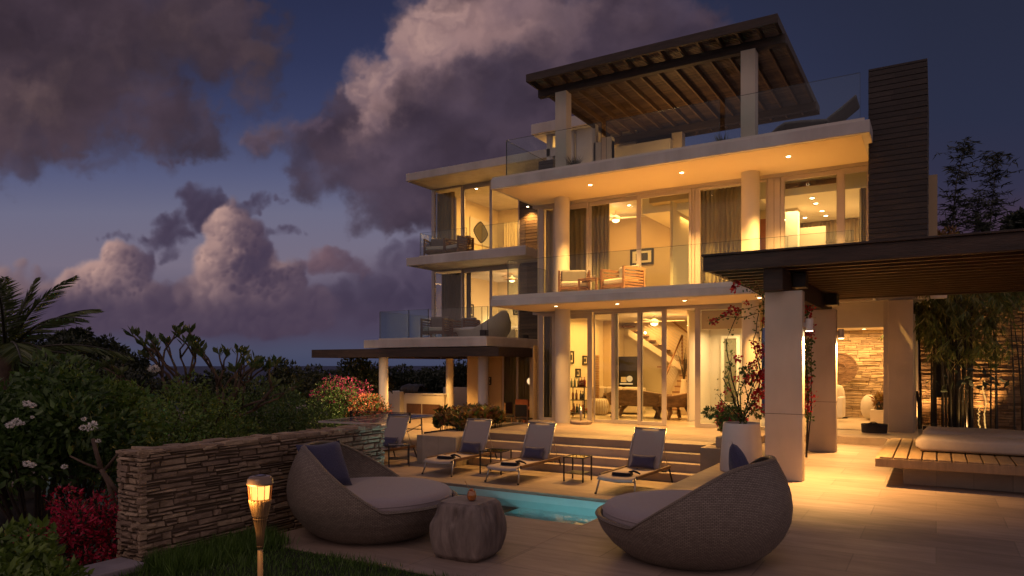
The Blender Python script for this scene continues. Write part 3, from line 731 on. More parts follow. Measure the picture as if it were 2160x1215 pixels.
# ---- balustrade glass
def rail(x0, x1, y0, y1, z0, z1, mat=None, posts=()):
    m = MB()
    if abs(y1 - y0) < .05: m.box(x0, x1, y0 - .007, y0 + .007, z0, z1)
    else: m.box(x0 - .007, x0 + .007, y0, y1, z0, z1)
    o = part(m, 'glass_railing', mat or M_rail)
    e = MB(); t = .0075
    if abs(y1 - y0) < .05:
        e.box(x0 - .004, x0, y0 - t, y0 + t, z0, z1).box(x1, x1 + .004, y0 - t, y0 + t, z0, z1).box(x0, x1, y0 - t, y0 + t, z1, z1 + .005)
    else:
        e.box(x0 - t, x0 + t, y0 - .004, y0, z0, z1).box(x0 - t, x0 + t, y1, y1 + .004, z0, z1).box(x0 - t, x0 + t, y0, y1, z1, z1 + .005)
    part(e, 'glass_edge', M_edge, parent=o)
    return o
yr = YF + .055
gr = lambda p: X(p, yr)
for a, b in ((1071, 1263), (1265, 1478), (1480, 1660), (1662, 1800)):
    rail(gr(a), gr(b), yr, yr, Z1, Z1 + .87)
rail(gr(1071), gr(1071), yr + .02, 16.5, Z1, Z1 + .87)
for a, b in ((1068, 1268), (1279, 1518), (1530, 1814)):
    rail(gr(a), gr(b), yr, yr, Z2 + .02, Z2 + .90)
rail(gr(1068), gr(1068), yr + .02, 18.6, Z2 + .02, Z2 + .90)
# ---- downlights in the two soffits
def downlight(p, power=26, spot=95, r=.045, rim=M_col, lens=None, size=.04, on=True):
    m = MB()
    m.lathe([(r * 1.55, .0), (r * 1.55, -.006), (r, -.006), (r * .9, .0)], p, n=18, m=0, cap=False)
    m.lathe([(r * .95, -.003), (r * .95, -.0035)], p, n=18, m=1)
    o = part(m, 'downlight', [rim, lens or E_lamp])
    if on: lamp('SPOT', (p[0], p[1], p[2] - .03), power, size=size, spot=spot, blend=.7)
    return o
for px, py, z, pw in ((1245, 390, ZC2 - .006, 230), (1438, 364, ZC2 - .006, 260), (1663, 330, ZC2 - .006, 280),
                      (1173, 646, ZC1 - .006, 40), (1302, 641, ZC1 - .006, 110), (1444, 634, ZC1 - .006, 90), (1602, 628, ZC1 - .006, 80)):
    downlight(tuple(gz(px, py, z)), pw, spot=100 if z > 5 else 82)

# ---- cladded tower at the right end
m = MB(); z = Z1 + .04; r_ = random.Random(3)
TX0, TX1, TY0, TY1, TZ = -1.13, -.14, 15.3, 18.2, 7.80
m.box(TX0 + .02, TX1 - .02, TY0 + .02, TY1 - .02, Z1 + .04, TZ - .01, m=1)
while z < TZ - .02:
    h = .105; o_ = r_.uniform(-.004, .007); x = TX0
    while x < TX1 - .01:
        w = min(r_.uniform(.3, .9), TX1 - x)
        if TX1 - x - w < .15: w = TX1 - x
        oo = o_ + r_.uniform(-.003, .003)
        m.box(x + .002, x + w - .002, TY0 - oo, TY0 + .03, z + .014, min(z + h, TZ)); x += w
    m.box(TX0 - o_ * .5, TX0 + .03, TY0 + .03, TY1, z + .014, min(z + h, TZ)); m.box(TX1 - .03, TX1 + o_ * .5, TY0 + .03, TY1, z + .014, min(z + h, TZ))
    z += h
part(m, 'clad_tower', [M_slat, M_black])
part(MB().box(-.16, .02, 17.2, 20, 3.7, 6.05), 'wall', M_inwall2)

# ---- rooms of the ground floor
def wall(x0, x1, y0, y1, z0, z1, mat=M_inwall, name='interior_wall'): return part(MB().box(x0, x1, y0, y1, z0, z1), name, mat)
wall(HX0 + .06, -5.6, 23.0, 23.15, ZG, ZC1)
wall(X(1453, 21), X(1496, 21), 21.0, 21.2, ZG, ZC1, M_inwall2)
wall(X(1453, 21), X(1453, 21) + .15, 21.2, 23.1, ZG, ZC1, M_inwall2)
wall(X(1268, 21.2), X(1291, 21.2), 21.2, 21.4, ZG, ZC1, M_inwall2)
wall(X(1496, 20.2), X(1604, 20.2), 20.2, 20.35, ZG, 3.12, M_inwhite)
wall(X(1480, 18.6), X(1610, 18.6), 18.6, 18.75, 3.02, ZC1, M_inwall2, name='bulkhead')
wx0, wx1 = X(1520, 20.1), X(1561, 20.1)
window(wx0, wx1, 20.12, .95, gy(1540, 708, 20.1).z, l=.09, r=.09, t=.08, b=.08, mat=M_inwhite)
part(MB().box(wx0 + .09, wx1 - .09, 20.16, 20.19, 1.03, gy(1540, 712, 20.1).z), 'door_blind', M_curtain)
wall(X(1494, 20.2), X(1498, 20.2), 18.2, 20.2, ZG, ZC1, M_inwhite)
# fireplace panel with a glowing firebox shelf
fy = 21.9
part(MB().box(gy(1300, 800, fy).x, gy(1346, 800, fy).x, fy, fy + .3, ZG, gy(1320, 752, fy).z), 'chimney_breast', M_black, bevel=.01)
# the entry hall with its ledger stone wall
wall(-3.6, -.40, 22.1, 22.3, ZG, 3.2, M_core)
part(MB().box(-3.6, -.40, 17.95, 22.1, 3.05, 3.2), 'hall_ceiling', M_inwhite)
part(MB().box(X(1700, 17.85), X(1868, 17.85), 17.8, 17.95, 2.92, 3.5), 'door_header', M_white)
part(MB().box(X(1864, 17.85), X(1874, 17.85), 17.75, 17.93, ZG - .15, 3.5), 'door_jamb', M_alu)
part(MB().box(X(1700, 17.85), X(1866, 17.85), 17.72, 17.80, ZG - .15, ZG + .01), 'door_sill', M_coping, bevel=.008)
part(MB().box(X(1874, 17.8), X(1926.5, 17.8), 17.62, 18.0, .45, 3.5), 'wall_pier', M_paint, bevel=.008)
part(MB().box(-.46, -.40, 18.01, 22.1, ZG, 3.05), 'wall', M_inwall)
def stones(mb, x0, x1, y, z0, z1, hmin, hmax, lmin, lmax, d0, d1, seed, ax='x', face=-1, thick=.10, j=.006, m=0):
    """ledger stone courses laid on a plane: every stone its own block with broken edges"""
    r = random.Random(seed); z = z0; bands = []
    while z < z1 - hmin * .5:
        h = min(r.uniform(hmin, hmax), z1 - z)
        if z1 - z - h < hmin * .6: h = z1 - z
        x = x0 - r.uniform(0, lmax * .5)
        while x < x1:
            l = r.uniform(lmin, lmax); a = max(x, x0); b = min(x + l, x1)
            if b - a > .015:
                # a stone may be split in two thin leaves
                sp = [(z, z + h)] if r.random() < .62 or h < hmin * 1.35 else [(z, z + h * r.uniform(.4, .6))]
                if len(sp) == 1 and sp[0][1] < z + h - .001: sp.append((sp[0][1], z + h))
                for (za, zb) in sp:
                    d = r.uniform(d0, d1); jj = lambda: r.uniform(-j, j)
                    g_ = .0025
                    fr = [(a + g_ + abs(jj()), d + jj(), za + g_ + abs(jj())), (b - g_ - abs(jj()), d + jj(), za + g_ + abs(jj())),
                          (b - g_ - abs(jj()), d + jj(), zb - g_ - abs(jj())), (a + g_ + abs(jj()), d + jj(), zb - g_ - abs(jj()))]
                    mid = ((a + b) / 2 + jj() * 2, d + r.uniform(.0, .016), (za + zb) / 2)
                    vs = []
                    for (u, dd, w) in fr: vs.append((u, y + face * dd, w) if ax == 'x' else (y + face * dd, u, w))
                    for (u, dd, w) in fr:
                        vs.append((u, y - face * thick * .3, w) if ax == 'x' else (y - face * thick * .3, u, w))
                    vs.append((mid[0], y + face * mid[1], mid[2]) if ax == 'x' else (y + face * mid[1], mid[0], mid[2]))
                    mb.add(vs, [(0, 1, 8), (1, 2, 8), (2, 3, 8), (3, 0, 8), (0, 4, 5, 1), (1, 5, 6, 2), (2, 6, 7, 3), (3, 7, 4, 0)], m)
            x += l
        z += h
    return mb
part(stones(MB(), -3.6, -.46, 22.1, ZG, 3.05, .045, .10, .18, .55, .01, .06, 5), 'stone_facing', M_stone_l)
# ---- upper floor rooms
wall(HX0 + .06, X(1445, 19.5), 19.5, 19.65, Z1, ZC2, M_inwall2)
wall(X(1445, 19.5), X(1475, 19.5), 19.5, 19.65, gy(1450, 472, 19.5).z, ZC2, M_inwall)
wall(X(1475, 19.5), X(1480, 19.5), 17.0, 19.65, Z1, ZC2, M_inwall)
wall(X(1438, 21), X(1480, 21), 21.0, 21.1, Z1, ZC2, M_inwhite)
part(MB().box(-6.48, X(1476, 17.3), 17.3, 19.5, 5.95, ZC2 - .002), 'ceiling_drop', M_inwhite)
part(MB().box(X(1371, 17.0), X(1476, 17.0), 16.95, 17.29, 6.12, ZC2 - .002), 'bulkhead', M_inwall2)
# right room
wall(X(1604, 20.4), -1.15, 20.4, 20.5, Z1, ZC2, M_inwall)
wall(-1.2, -1.14, 18.2, 20.4, Z1, ZC2, M_inwall)
part(MB().box(X(1604, 16.95), -1.2, 16.95, 20.4, 5.90, ZC2 - .002), 'ceiling_drop', M_inwhite)
a, b = gy(1657, 393, 16.94), gy(1764, 382, 16.94)
part(MB().box(a.x, b.x, 16.925, 16.949, a.z - .06, a.z + .05), 'air_vent', M_teakd)
c = gy(1671, 500, 18.4)
part(MB().box(c.x - .14, c.x + .14, 18.3, 18.6, Z1, 5.9), 'interior_pillar', M_inwall)
part(MB().box(X(1681, 18.8), X(1741, 18.8), 18.8, 18.9, Z1, gy(1700, 480, 18.8).z), 'partition', M_inwall2)
part(MB().box(X(1604, 19), X(1625, 19), 19.0, 19.1, Z1, gy(1610, 462, 19).z), 'cupboard', M_terr)
for (p, q) in ((1713, 418), (1721, 429), (1734, 445), (1742, 455), (1698, 459), (1659, 463)):
    downlight(tuple(gz(p, q, 5.90)), on=False, r=.05)
for (p, q) in ((1327, 433), (1501, 410)): downlight(tuple(gz(p, q, ZC2 - .002)), on=False, r=.045)
lamp('AREA', (-7.6, 18.0, 6.25), 46, size=1.6, sy=1.2)
lamp('AREA', (-5.9, 18.2, 5.85), 30, size=.9, sy=1.2)
lamp('AREA', (-5.35, 20.3, 5.8), 40, size=.6, sy=.6)
lamp('AREA', (-2.4, 18.4, 5.82), 92, color=(1.0, .62, .27), size=1.6, sy=1.8)
# ground lights
lamp('AREA', (-8.0, 19.2, 3.40), 108, size=2.0, sy=3.0)
lamp('AREA', (-6.3, 18.8, 3.40), 75, size=1.4, sy=2.2)
lamp('AREA', (-4.6, 19.3, 2.98), 34, color=(1.0, .62, .27), size=.9, sy=.9)
lamp('AREA', (-8.2, 22.2, 3.4), 25, size=.8, sy=1.2)
lamp('AREA', (-2.0, 21.2, 3.0), 80, color=(1.0, .54, .18), size=2.4, sy=.7)
lamp('AREA', (-1.9, 19.0, 3.0), 40, color=(1.0, .54, .18), size=2.0, sy=.7)
for (p, q) in ((1798, 680.5), (1806, 684), (1813, 689), (1822, 694)): downlight(tuple(gz(p, q, 3.05)), on=False, r=.06)

# ---- the left wing
WX0, WX1, WY = -15.5, -10.8, 20.3
part(MB().box(-15.6, -9.6, 18.9, 25.6, 8.37, 8.63), 'roof_slab', M_fascia, bevel=.012)
part(MB().box(-15.5, WX1, 18.8, 25, 5.45, 5.72), 'balcony_slab', M_fascia, bevel=.012)
part(MB().box(-15.4, WX1, 16.6, 25, 2.60, 2.85), 'balcony_slab', M_fascia, bevel=.012)
part(MB().box(-10.8, HX0 - .02, 19.9, 25, 2.60, 2.85).box(-10.8, HX0 - .02, 20.3, 25, 5.45, 5.70), 'floor_slab', M_fascia)
w = lambda p: X(p, WY)
wl = (912, 975, 1035, 1096)
for (z0, z1) in ((5.72, 8.37), (2.85, 5.45)):
    window(w(911), w(976), WY, z0, z1, l=.13, r=.05, t=.06, b=.05)
    window(w(974), w(1036), WY, z0, z1, yo=.06, l=.08, r=.05, t=.16, b=.05)
    window(w(1033), w(1096), WY, z0, z1, l=.10, r=.03, t=.16, b=.05)
    # the return along the left side
    window(WY + .06, 24.4, w(911) + .04, z0, z1, l=.08, r=.08, ax='y')
    wall(w(911), HX0, 24.5, 24.6, z0, z1, M_inwall)
    wall(w(1095), w(1095) + .1, 20.42, 24.5, z0, z1, M_inwall)
    mm = MB(); zz = z0; mm.box(w(1096), HX0 - .03, WY + .03, WY + .1, z0, z1, m=1)
    while zz < z1 - .03:
        mm.box(w(1096), HX0 - .03, WY - random.uniform(.0, .012), WY + .03, zz + .012, min(zz + .10, z1)); zz += .10
    part(mm, 'clad_wall', [M_slat2, M_black])
part(MB().box(w(911) + .1, w(911) + .16, 21.6, 24.5, 5.72, 8.37), 'interior_wall', M_inwall)
part(MB().box(w(911) + .1, w(911) + .16, 21.6, 24.5, 2.85, 5.45), 'interior_wall', M_inwall)
rail(-14.95, w(1035), 18.86, 18.86, 5.74, 6.52); rail(w(1035) + .6, -10.86, 18.86, 18.86, 5.74, 6.52)
rail(-14.95, -14.95, 18.9, 20.2, 5.74, 6.52)
q = lambda p: X(p, 16.66)
rail(q(801), q(862), 16.66, 16.66, 2.87, 3.72, M_raild); rail(q(863), q(903), 16.66, 16.66, 2.87, 3.72, M_raild)
rail(q(904), q(1015), 16.66, 16.66, 2.87, 3.72); rail(q(1017), q(1029), 16.66, 16.66, 2.87, 3.72)
rail(q(801), q(801), 16.7, 20.2, 2.87, 3.72, M_raild)
rail(-10.86, -10.86, 16.75, 20.2, 2.87, 3.72)
part(MB().box(q(801), -10.83, 16.61, 16.70, 2.85, 2.89).box(-10.9, -10.82, 16.7, 20.2, 2.85, 2.89), 'glass_channel', M_col)
part(MB().box(-14.97, -10.83, 18.82, 18.9, 5.72, 5.755), 'glass_channel', M_col)
part(MB().box(q(1015) - .02, q(1015) + .16, 16.62, 16.8, 2.89, 3.06).box(-10.93, -10.80, 18.86, 18.98, 2.89, 3.0), 'glass_clamp', M_alud)
downlight(tuple(gz(1005, 398, 8.368)), on=False, r=.05)
c = gz(1113, 437, 8.368)
downlight((gy(1113, 437, 20.08).x, 20.08, gy(1113, 437, 20.08).z + .02), 26, spot=120, lens=E_lamp, r=.04)
part(MB().lathe([(.06, 0), (.06, .14)], (gy(1113, 437, 20.12).x, 20.12, gy(1113, 437, 20.12).z + .02), n=16), 'lamp_housing', M_alud)
lamp('AREA', (-13.2, 22.4, 8.3), 150, size=1.6, sy=1.6)
lamp('AREA', (-12.9, 22.8, 5.38), 105, color=(1.0, .54, .19), size=1.4, sy=1.4)
# ground floor of the wing: dining room behind the covered terrace
part(MB().box(X(1030, WY), X(1058, WY), WY, WY + .15, 0, 2.6), 'wall', M_inwall2)
part(MB().box(X(985, 19.6), X(1008, 19.6), 19.6, 20.3, 0, 2.6), 'wall_pier', M_inwall2, bevel=.01)
part(MB().box(X(1117, 18.6), HX0 + .02, 18.6, 18.8, 0, 2.6), 'wall', M_inwall2)
part(MB().box(HX0 - .02, HX0, YW + .02, 18.6, 0, 2.6), 'wall', M_inwall2)
window(X(1058, WY), X(1092, WY), WY, .02, 2.55, l=.06, r=.05, yo=.05); window(X(1090, WY), X(1122, WY), WY, .02, 2.55, l=.06, r=.05)
wall(-16, HX0, 23.8, 23.9, 0, 2.6, M_inwall2)
wall(X(1030, WY), X(1030, WY) + .1, WY + .15, 23.8, 0, 2.6, M_inwall2)
lamp('AREA', (-11.0, 22.0, 2.5), 60, size=1.2, sy=1.2)

# ---- roof level: stair house, garden walls
ys = 18.6
part(MB().box(X(1120, ys), X(1247, ys), ys, 21, 9.03, 9.34), 'roof_slab', M_fascia, bevel=.01)
part(MB().box(X(1217, ys + .3), X(1249, ys + .3), ys + .3, ys + .5, Z2, 9.03).box(X(1180, ys + .3), X(1209, ys + .3), ys + .3, ys + .5, Z2, 9.03).box(X(1153, ys + .3), X(1160, ys + .3), ys + .3, ys + .5, Z2, 9.03), 'stair_house_wall', M_white)
window(X(1160, ys + .3), X(1180, ys + .3), ys + .34, Z2, 9.03, l=.07, r=.07); window(X(1209, ys + .3), X(1217, ys + .3), ys + .34, 7.6, 9.0, l=.02, r=.02)
part(MB().box(X(1153, 20.8), X(1249, 20.8), 20.7, 20.8, Z2, 9.03), 'stair_house_wall', M_inwall)
lamp('AREA', (X(1195, 20), 20.0, 8.95), 26, size=.8, sy=.8)
a = gy(1249, 262, 18.2); b = gy(1290, 262, 18.2)
part(MB().box(a.x, X(1256, 18.2), 18.2, 18.4, Z2, gy(1250, 258, 18.2).z).box(X(1252, 18.2), b.x, 18.2, 18.4, Z2, gy(1250, 302, 18.2).z).box(X(1268, 18.2), b.x, 18.195, 18.405, Z2, gy(1275, 290, 18.2).z), 'parapet_wall', M_white)
part(MB().box(a.x + .05, b.x + .3, 19.3, 19.4, Z2, gy(1260, 262, 19.3).z), 'parapet_wall', M_inwall)
lamp('POINT', (X(1268, 18.8), 18.85, 7.6), 8, size=.1)
mm = MB(); zz = 7.35; x0 = X(1288, 19.4); x1 = X(1418, 19.4)
mm.box(x0, x1, 19.44, 19.5, Z2, 8.6, m=1)
while zz < 8.58:
    mm.box(x0, x1, 19.4 - random.uniform(0, .012), 19.44, zz + .012, zz + .10); zz += .10
part(mm, 'clad_wall', [M_slat, M_black])
# white counter with two arched log openings
ym = 18.9; x0 = X(1290, ym); x1 = X(1414, ym); zt = gy(1350, 302, ym).z
m = MB(); m.box(x0, x1, ym + .25, ym + .5, Z2, zt)
def archwall(m, x0, x1, y0, y1, z0, z1, arches):
    # front sheet with half round openings, as vertical strips
    n = 96
    for i in range(n):
        a = x0 + (x1 - x0) * i / n; b = x0 + (x1 - x0) * (i + 1) / n; c = (a + b) / 2; zz = z0
        for (cx, r) in arches:
            if abs(c - cx) < r: zz = max(zz, z0 + .12 + math.sqrt(r * r - (c - cx) ** 2))
        m.box(a, b, y0, y1, zz, z1)
archwall(m, x0, x1, ym, ym + .25, Z2, zt, ((X(1317, ym), .26), (X(1358, ym), .33)))
part(m, 'arched_counter', M_white)
house_done = True

# ================================================================== roof pergola
pg = thing('roof_pergola', 'dark timber slatted pergola on white posts over the roof terrace', 'pergola', (-5.4, 17, Z2))
PX0, PX1, PY0, PY1, PZ0, PZ1 = -8.27, -2.64, 14.4, 20.2, 8.72, 8.90
def pp(mb, name, mats, parent=None, **k): return mb.build(name, mats, parent or pg, world=True, **k)
pp(MB().box(PX0, PX1, PY0, PY0 + .07, PZ0, PZ1), 'fascia_board', M_wood_dx, bevel=.006)
pp(MB().box(PX0, PX1, PY1 - .07, PY1, PZ0 - .03, PZ1), 'fascia_board', M_wood_dx, bevel=.006)
pp(MB().box(PX0, PX0 + .06, PY0 + .07, PY1 - .07, PZ0, PZ1), 'fascia_board', M_wood_d, bevel=.006)
pp(MB().box(PX1 - .06, PX1, PY0 + .07, PY1 - .07, PZ0, PZ1), 'fascia_board', M_wood_d, bevel=.006)
n = 14
for i in range(1, n):
    x = PX0 + (PX1 - PX0) * i / n
    pp(MB().box(x - .022, x + .022, PY0 + .07, PY1 - .07, PZ0, PZ0 + .12), 'rafter', M_rafter)
m = MB(); y = PY0 + .12
while y < PY1 - .12:
    m.box(PX0 + .06, PX1 - .06, y, y + .045, PZ0 + .12, PZ0 + .145 + random.uniform(0, .004)); y += .075
for k in range(7):   # boards laid over part of the battens
    a = random.uniform(PX0 + .3, PX1 - 1.2); m.box(a, a + random.uniform(.4, 1.0), PY0 + .3 + k * .8, PY0 + .75 + k * .8, PZ0 + .15, PZ0 + .165)
pp(m, 'batten_deck', M_batten)
pp(MB().box(PX0 + .02, PX1 + .05, 14.95, 15.10, 8.53, PZ0 - .002), 'main_beam', M_wood_dx, bevel=.008)
pp(MB().box(PX0 + .02, PX1 + .05, 19.2, 19.35, 8.53, PZ0 - .002), 'main_beam', M_wood_dx, bevel=.008)
for px, y in ((1182.5, 14.88), (1577.5, 14.88), (1427.5, 19.15)):
    x = X(px, y); h = .145 if y < 16 else .15
    pp(MB().box(x - h, x + h, y, y + .28, Z2 + .002, 8.53), 'post', M_paint, bevel=.006)
lamp('POINT', (-5.8, 17.4, 7.0), 26, color=(1.0, .50, .16), size=.25)
lamp('POINT', (X(1427.5, 18.7), 18.6, 7.0), 7, size=.1)

# ================================================================== pergola over the dining terrace
dp = thing('dining_pergola', 'flat dark roofed pergola on round columns below the left balcony', 'pergola', (-14, 19, 0))
def dd(mb, name, mats, parent=None, **k): return mb.build(name, mats, parent or dp, world=True, **k)
dd(MB().box(-17.7, -10.4, 16.60, 16.68, 2.31, 2.575).box(-17.7, -17.62, 16.68, 23.6, 2.31, 2.575).box(-10.48, -10.4, 16.68, 18.55, 2.31, 2.575).box(-17.62, -10.5, 23.6, 23.68, 2.31, 2.575), 'fascia_board', M_wood_dx, bevel=.006)
dd(MB().box(-17.62, -10.48, 16.68, 23.6, 2.42, 2.56), 'roof_boards', M_rafter)
for (px, y, r0) in ((1019, 17.3, .15), (809, 17.3, .15), (948.5, 22.6, .15)):
    x = X(px, y)
    dd(MB().lathe([(r0, 0), (r0, 2.32)], (x, y, 0), n=32, cap=False), 'column', M_col, smooth=True)
for (x, y, pw) in ((-14.3, 18.2, 90), (-11.9, 18.1, 40), (-16.2, 21.2, 70), (-14.0, 21.6, 60)):
    m = MB(); m.lathe([(.05, 0), (.05, -.01)], (x, y, 2.42), n=14, m=0)
    dd(m, 'downlight', E_lamp); lamp('SPOT', (x, y, 2.39), pw, size=.05, spot=120, blend=.6)

# ================================================================== garden pergola on the right
gp_ = thing('garden_pergola', 'heavy dark beam pergola on two blade pillars over the right terrace', 'pergola', (-1, 12.5, .45))
def gg(mb, name, mats, parent=None, **k): return mb.build(name, mats, parent or gp_, world=True, **k)
M_wood_s = pm('dark_slat_wood', (.105, .062, .034), (.05, .03, .018), 3.0, .6, bump=.3, stretch=(1, 6, 6), island=.4)
GX0, GX1, GY0, GY1, GZ0, GZ1 = -2.90, 9.0, 10.2, 15.9, 3.42, 3.64
gg(MB().box(GX0, GX1, GY0, GY0 + .09, GZ0, GZ1), 'fascia_beam', M_wood_dx, bevel=.012)
gg(MB().box(GX0 - .02, GX1, GY0 - .03, GY0 + .11, GZ1 + .002, GZ1 + .03), 'cap_board', M_wood_dx, bevel=.006)
gg(MB().box(GX0, GX0 + .07, GY0 + .09, GY1, GZ0 + .02, GZ1 - .01), 'fascia_beam', M_wood_d, bevel=.01)
gg(MB().box(GX0, GX1, GY1, GY1 + .08, GZ0, GZ1 - .01), 'fascia_beam', M_wood_dx, bevel=.01)
n = 15
for i in range(1, n):
    y = GY0 + .1 + (GY1 - GY0 - .1) * i / n
    gg(MB().box(GX0 + .07, GX1, y - .04, y + .04, GZ0 + .01, GZ0 + .16), 'slat', M_wood_s)
gg(MB().box(GX0 + .07, GX1, GY0 + .09, GY1, GZ0 + .19, GZ0 + .205), 'roof_sheet', M_black)
gg(MB().box(-2.08, -1.82, 10.30, 15.7, 3.107, GZ0 + .005), 'cross_beam', M_wood_d, bevel=.012)
gg(MB().box(3.4, 3.66, 10.30, 15.7, 3.107, GZ0 + .005), 'cross_beam', M_wood_d, bevel=.012)
gg(MB().box(-1.80, -1.62, 10.95, 11.2, 3.20, 3.41), 'beam_bracket', M_black, bevel=.006)
gg(MB().box(-1.80, -1.60, 14.5, 14.9, 3.2, 3.41), 'beam_bracket', M_black, bevel=.006)
for y in (10.45, 14.27):
    gg(MB().box(-2.09, -1.588, y, y + .20, .45, 3.107), 'pillar', M_paint, bevel=.01)
    gg(MB().box(-2.092, -1.586, y - .0015, y + .2015, 1.382, 1.388), 'joint_line', M_soil)
for (x, y) in ((3.28, 10.45), (3.28, 14.27)):
    gg(MB().box(x, x + .5, y, y + .2, .45, 3.107), 'pillar', M_paint, bevel=.01)
# cylinder wall lamps on the pillars
def walllamp(x, y, z, label, pw):
    t = thing('wall_lamp', label, 'wall lamp', (x, y, z), group='cylinder lamps on the pergola pillars')
    m = MB(); m.tube([(.075, 0, -.085), (.075, 0, .085)], .052, n=20)
    m.build('lamp_shade', M_potw, t, smooth=False, bevel=.003)
    MB().box(0, .03, -.03, .03, -.03, .03).build('bracket', M_alu, t)
    MB().tube([(.075, 0, -.091), (.075, 0, -.087)], .046, n=20).build('lens', E_lamp, t)
    lamp('SPOT', (x + .075, y, z - .12), pw, color=(1, .50, .14), size=.03, spot=118, blend=1.0)
walllamp(-1.588, 10.55, gz(1703, 685, 0).z * 0 + 2.07 + 85 * 9.82 / 1490, 'white cylinder lamp high on the front pergola pillar', 190)
walllamp(-1.588, 14.37, 2.07 + 66 * 13.1 / 1490, 'white cylinder lamp high on the rear pergola pillar', 150)

# ================================================================== GROUND
def st(mb, name, mat, **k):
    o = mb.build(name, mat, **k); o['kind'] = 'structure'; return o
ZR, XE = .45, -3.08
# upper paving: right terrace and the strip in front of the pool
st(MB().box(XE, 14, 4.37, 17.7, -.6, ZR).box(-5.42, XE, 4.37, 6.5, -.6, ZR), 'patio', M_pavers2, bevel=.006)
# sunken court around the pool
m = MB()
m.box(-30, XE, 9.92, 26, -.6, 0); m.box(-15.5, -13.5, 3.0, 9.92, -.6, 0)
st(m, 'pool_court', M_pavers)
m = MB(); m.box(-13.5, XE, 9.92, 10.22, .002, .03); m.box(-13.8, -13.5, 6.0, 10.22, .002, .03)
st(m, 'pool_coping', M_coping, bevel=.006)
# pool basin
M_pool = pm('pool_plaster', (.40, .62, .64), (.34, .56, .58), 3, .5)
m = MB(); m.box(-13.5, XE + .6, 6.3, 9.93, -1.75, -1.6); m.box(-13.5, XE + .6, 9.90, 9.93, -1.6, -.02); m.box(-13.52, -13.47, 6.4, 9.9, -1.6, -.02)
m.box(-13.5, XE + .6, 6.42, 6.49, -1.6, .3); m.box(XE - .02, XE + .02, 6.5, 9.9, -1.6, .3)
for k in range(3): m.box(-6.3 + .3 * k, XE - .02, 9.5 - .35 * k, 9.9 - .35 * k, -1.6, -.45 - .3 * k)
st(m, 'pool_basin', M_pool)
mt, t, o = newmat('pool_water_surface'); L = t.links.new
fr = N(t, 'ShaderNodeFresnel'); fr.inputs[0].default_value = 1.33
tr = N(t, 'ShaderNodeBsdfTransparent'); tr.inputs[0].default_value = (.72, .93, .94, 1)
gl = N(t, 'ShaderNodeBsdfGlossy'); gl.inputs['Roughness'].default_value = .015
mx = N(t, 'ShaderNodeMixShader'); nz = N(t, 'ShaderNodeTexNoise'); nz.inputs['Scale'].default_value = 3.2; nz.inputs['Detail'].default_value = 3
g_ = N(t, 'ShaderNodeNewGeometry'); L(g_.outputs['Position'], nz.inputs['Vector'])
bp = N(t, 'ShaderNodeBump'); bp.inputs['Strength'].default_value = .10; bp.inputs['Distance'].default_value = .05; L(nz.outputs[0], bp.inputs['Height'])
L(bp.outputs[0], gl.inputs['Normal']); L(bp.outputs[0], fr.inputs['Normal'])
L(fr.outputs[0], mx.inputs[0]); L(tr.outputs[0], mx.inputs[1]); L(gl.outputs[0], mx.inputs[2]); L(mx.outputs[0], o.inputs[0])
st(MB().add([(-13.48, 6.48, -.13), (XE + .5, 6.48, -.13), (XE + .5, 9.9, -.13), (-13.48, 9.9, -.13)], [(0, 1, 2, 3)]), 'pool_water', mt)
# underwater lamps
for (x, y) in ((-3.6, 7.4), (-6.5, 9.75), (-9.5, 9.7), (-12.3, 9.6)):
    lamp('POINT', (x, y, -1.0), 42, color=(.74, 1.0, .98), size=.12)
# terrace and steps
m = MB(); m.box(-8.80, -3.46, 12.93, YW - .07, -.3, ZG); 
m.box(-3.46, XE + .0, 13.4, YW - .07, -.3, ZG)
st(m, 'terrace', M_pavers, bevel=.006)
m = MB()
for k in range(3):
    z = .45 - .15 * k; y = 12.93 - .26 * (k + 1)
    m.box(-8.36, -3.46, y, 12.93, -.3, z)
st(m, 'steps', M_tread, bevel=.005)
st(MB().box(XE, 0.5, 16.0, YW - .07, ZR, ZG).box(-3.0, -1.2, 16.58, 17.7, ZR, ZG - .006), 'threshold_step', M_coping, bevel=.006)
# cheek blocks / planters
def planter(x0, x1, y0, y1, z0, z1, label, rim=.14):
    t = thing('planter', label, 'planter', ((x0 + x1) / 2, (y0 + y1) / 2, z0))
    m = MB(); m.box(x0, x1, y0, y0 + rim, z0, z1).box(x0, x1, y1 - rim, y1, z0, z1).box(x0, x0 + rim, y0 + rim, y1 - rim, z0, z1).box(x1 - rim, x1, y0 + rim, y1 - rim, z0, z1)
    m.build('planter_box', M_block, t, world=True, bevel=.005)
    MB().box(x0 + rim, x1 - rim, y0 + rim, y1 - rim, z0, z1 - .03).build('soil', M_soil, t, world=True)
    return t
pl1 = planter(-9.38, -8.37, 11.72, 15.6, 0, .60, 'large pale stone planter left of the terrace steps', rim=.02)
MB().box(-9.36, -8.39, 11.74, 12.9, .56, .598).build('cover_slab', M_coping, pl1, world=True)
st(MB().box(-10.15, -9.40, 12.95, 14.9, -.1, .52), 'planting_bed', M_soil)
pl2 = planter(-3.46, -2.75, 12.0, 13.38, 0, .66, 'pale stone planter at the right end of the steps', rim=.03)
MB().box(-3.44, -2.77, 12.02, 12.5, .6, .659).build('cover_slab', M_coping, pl2, world=True)

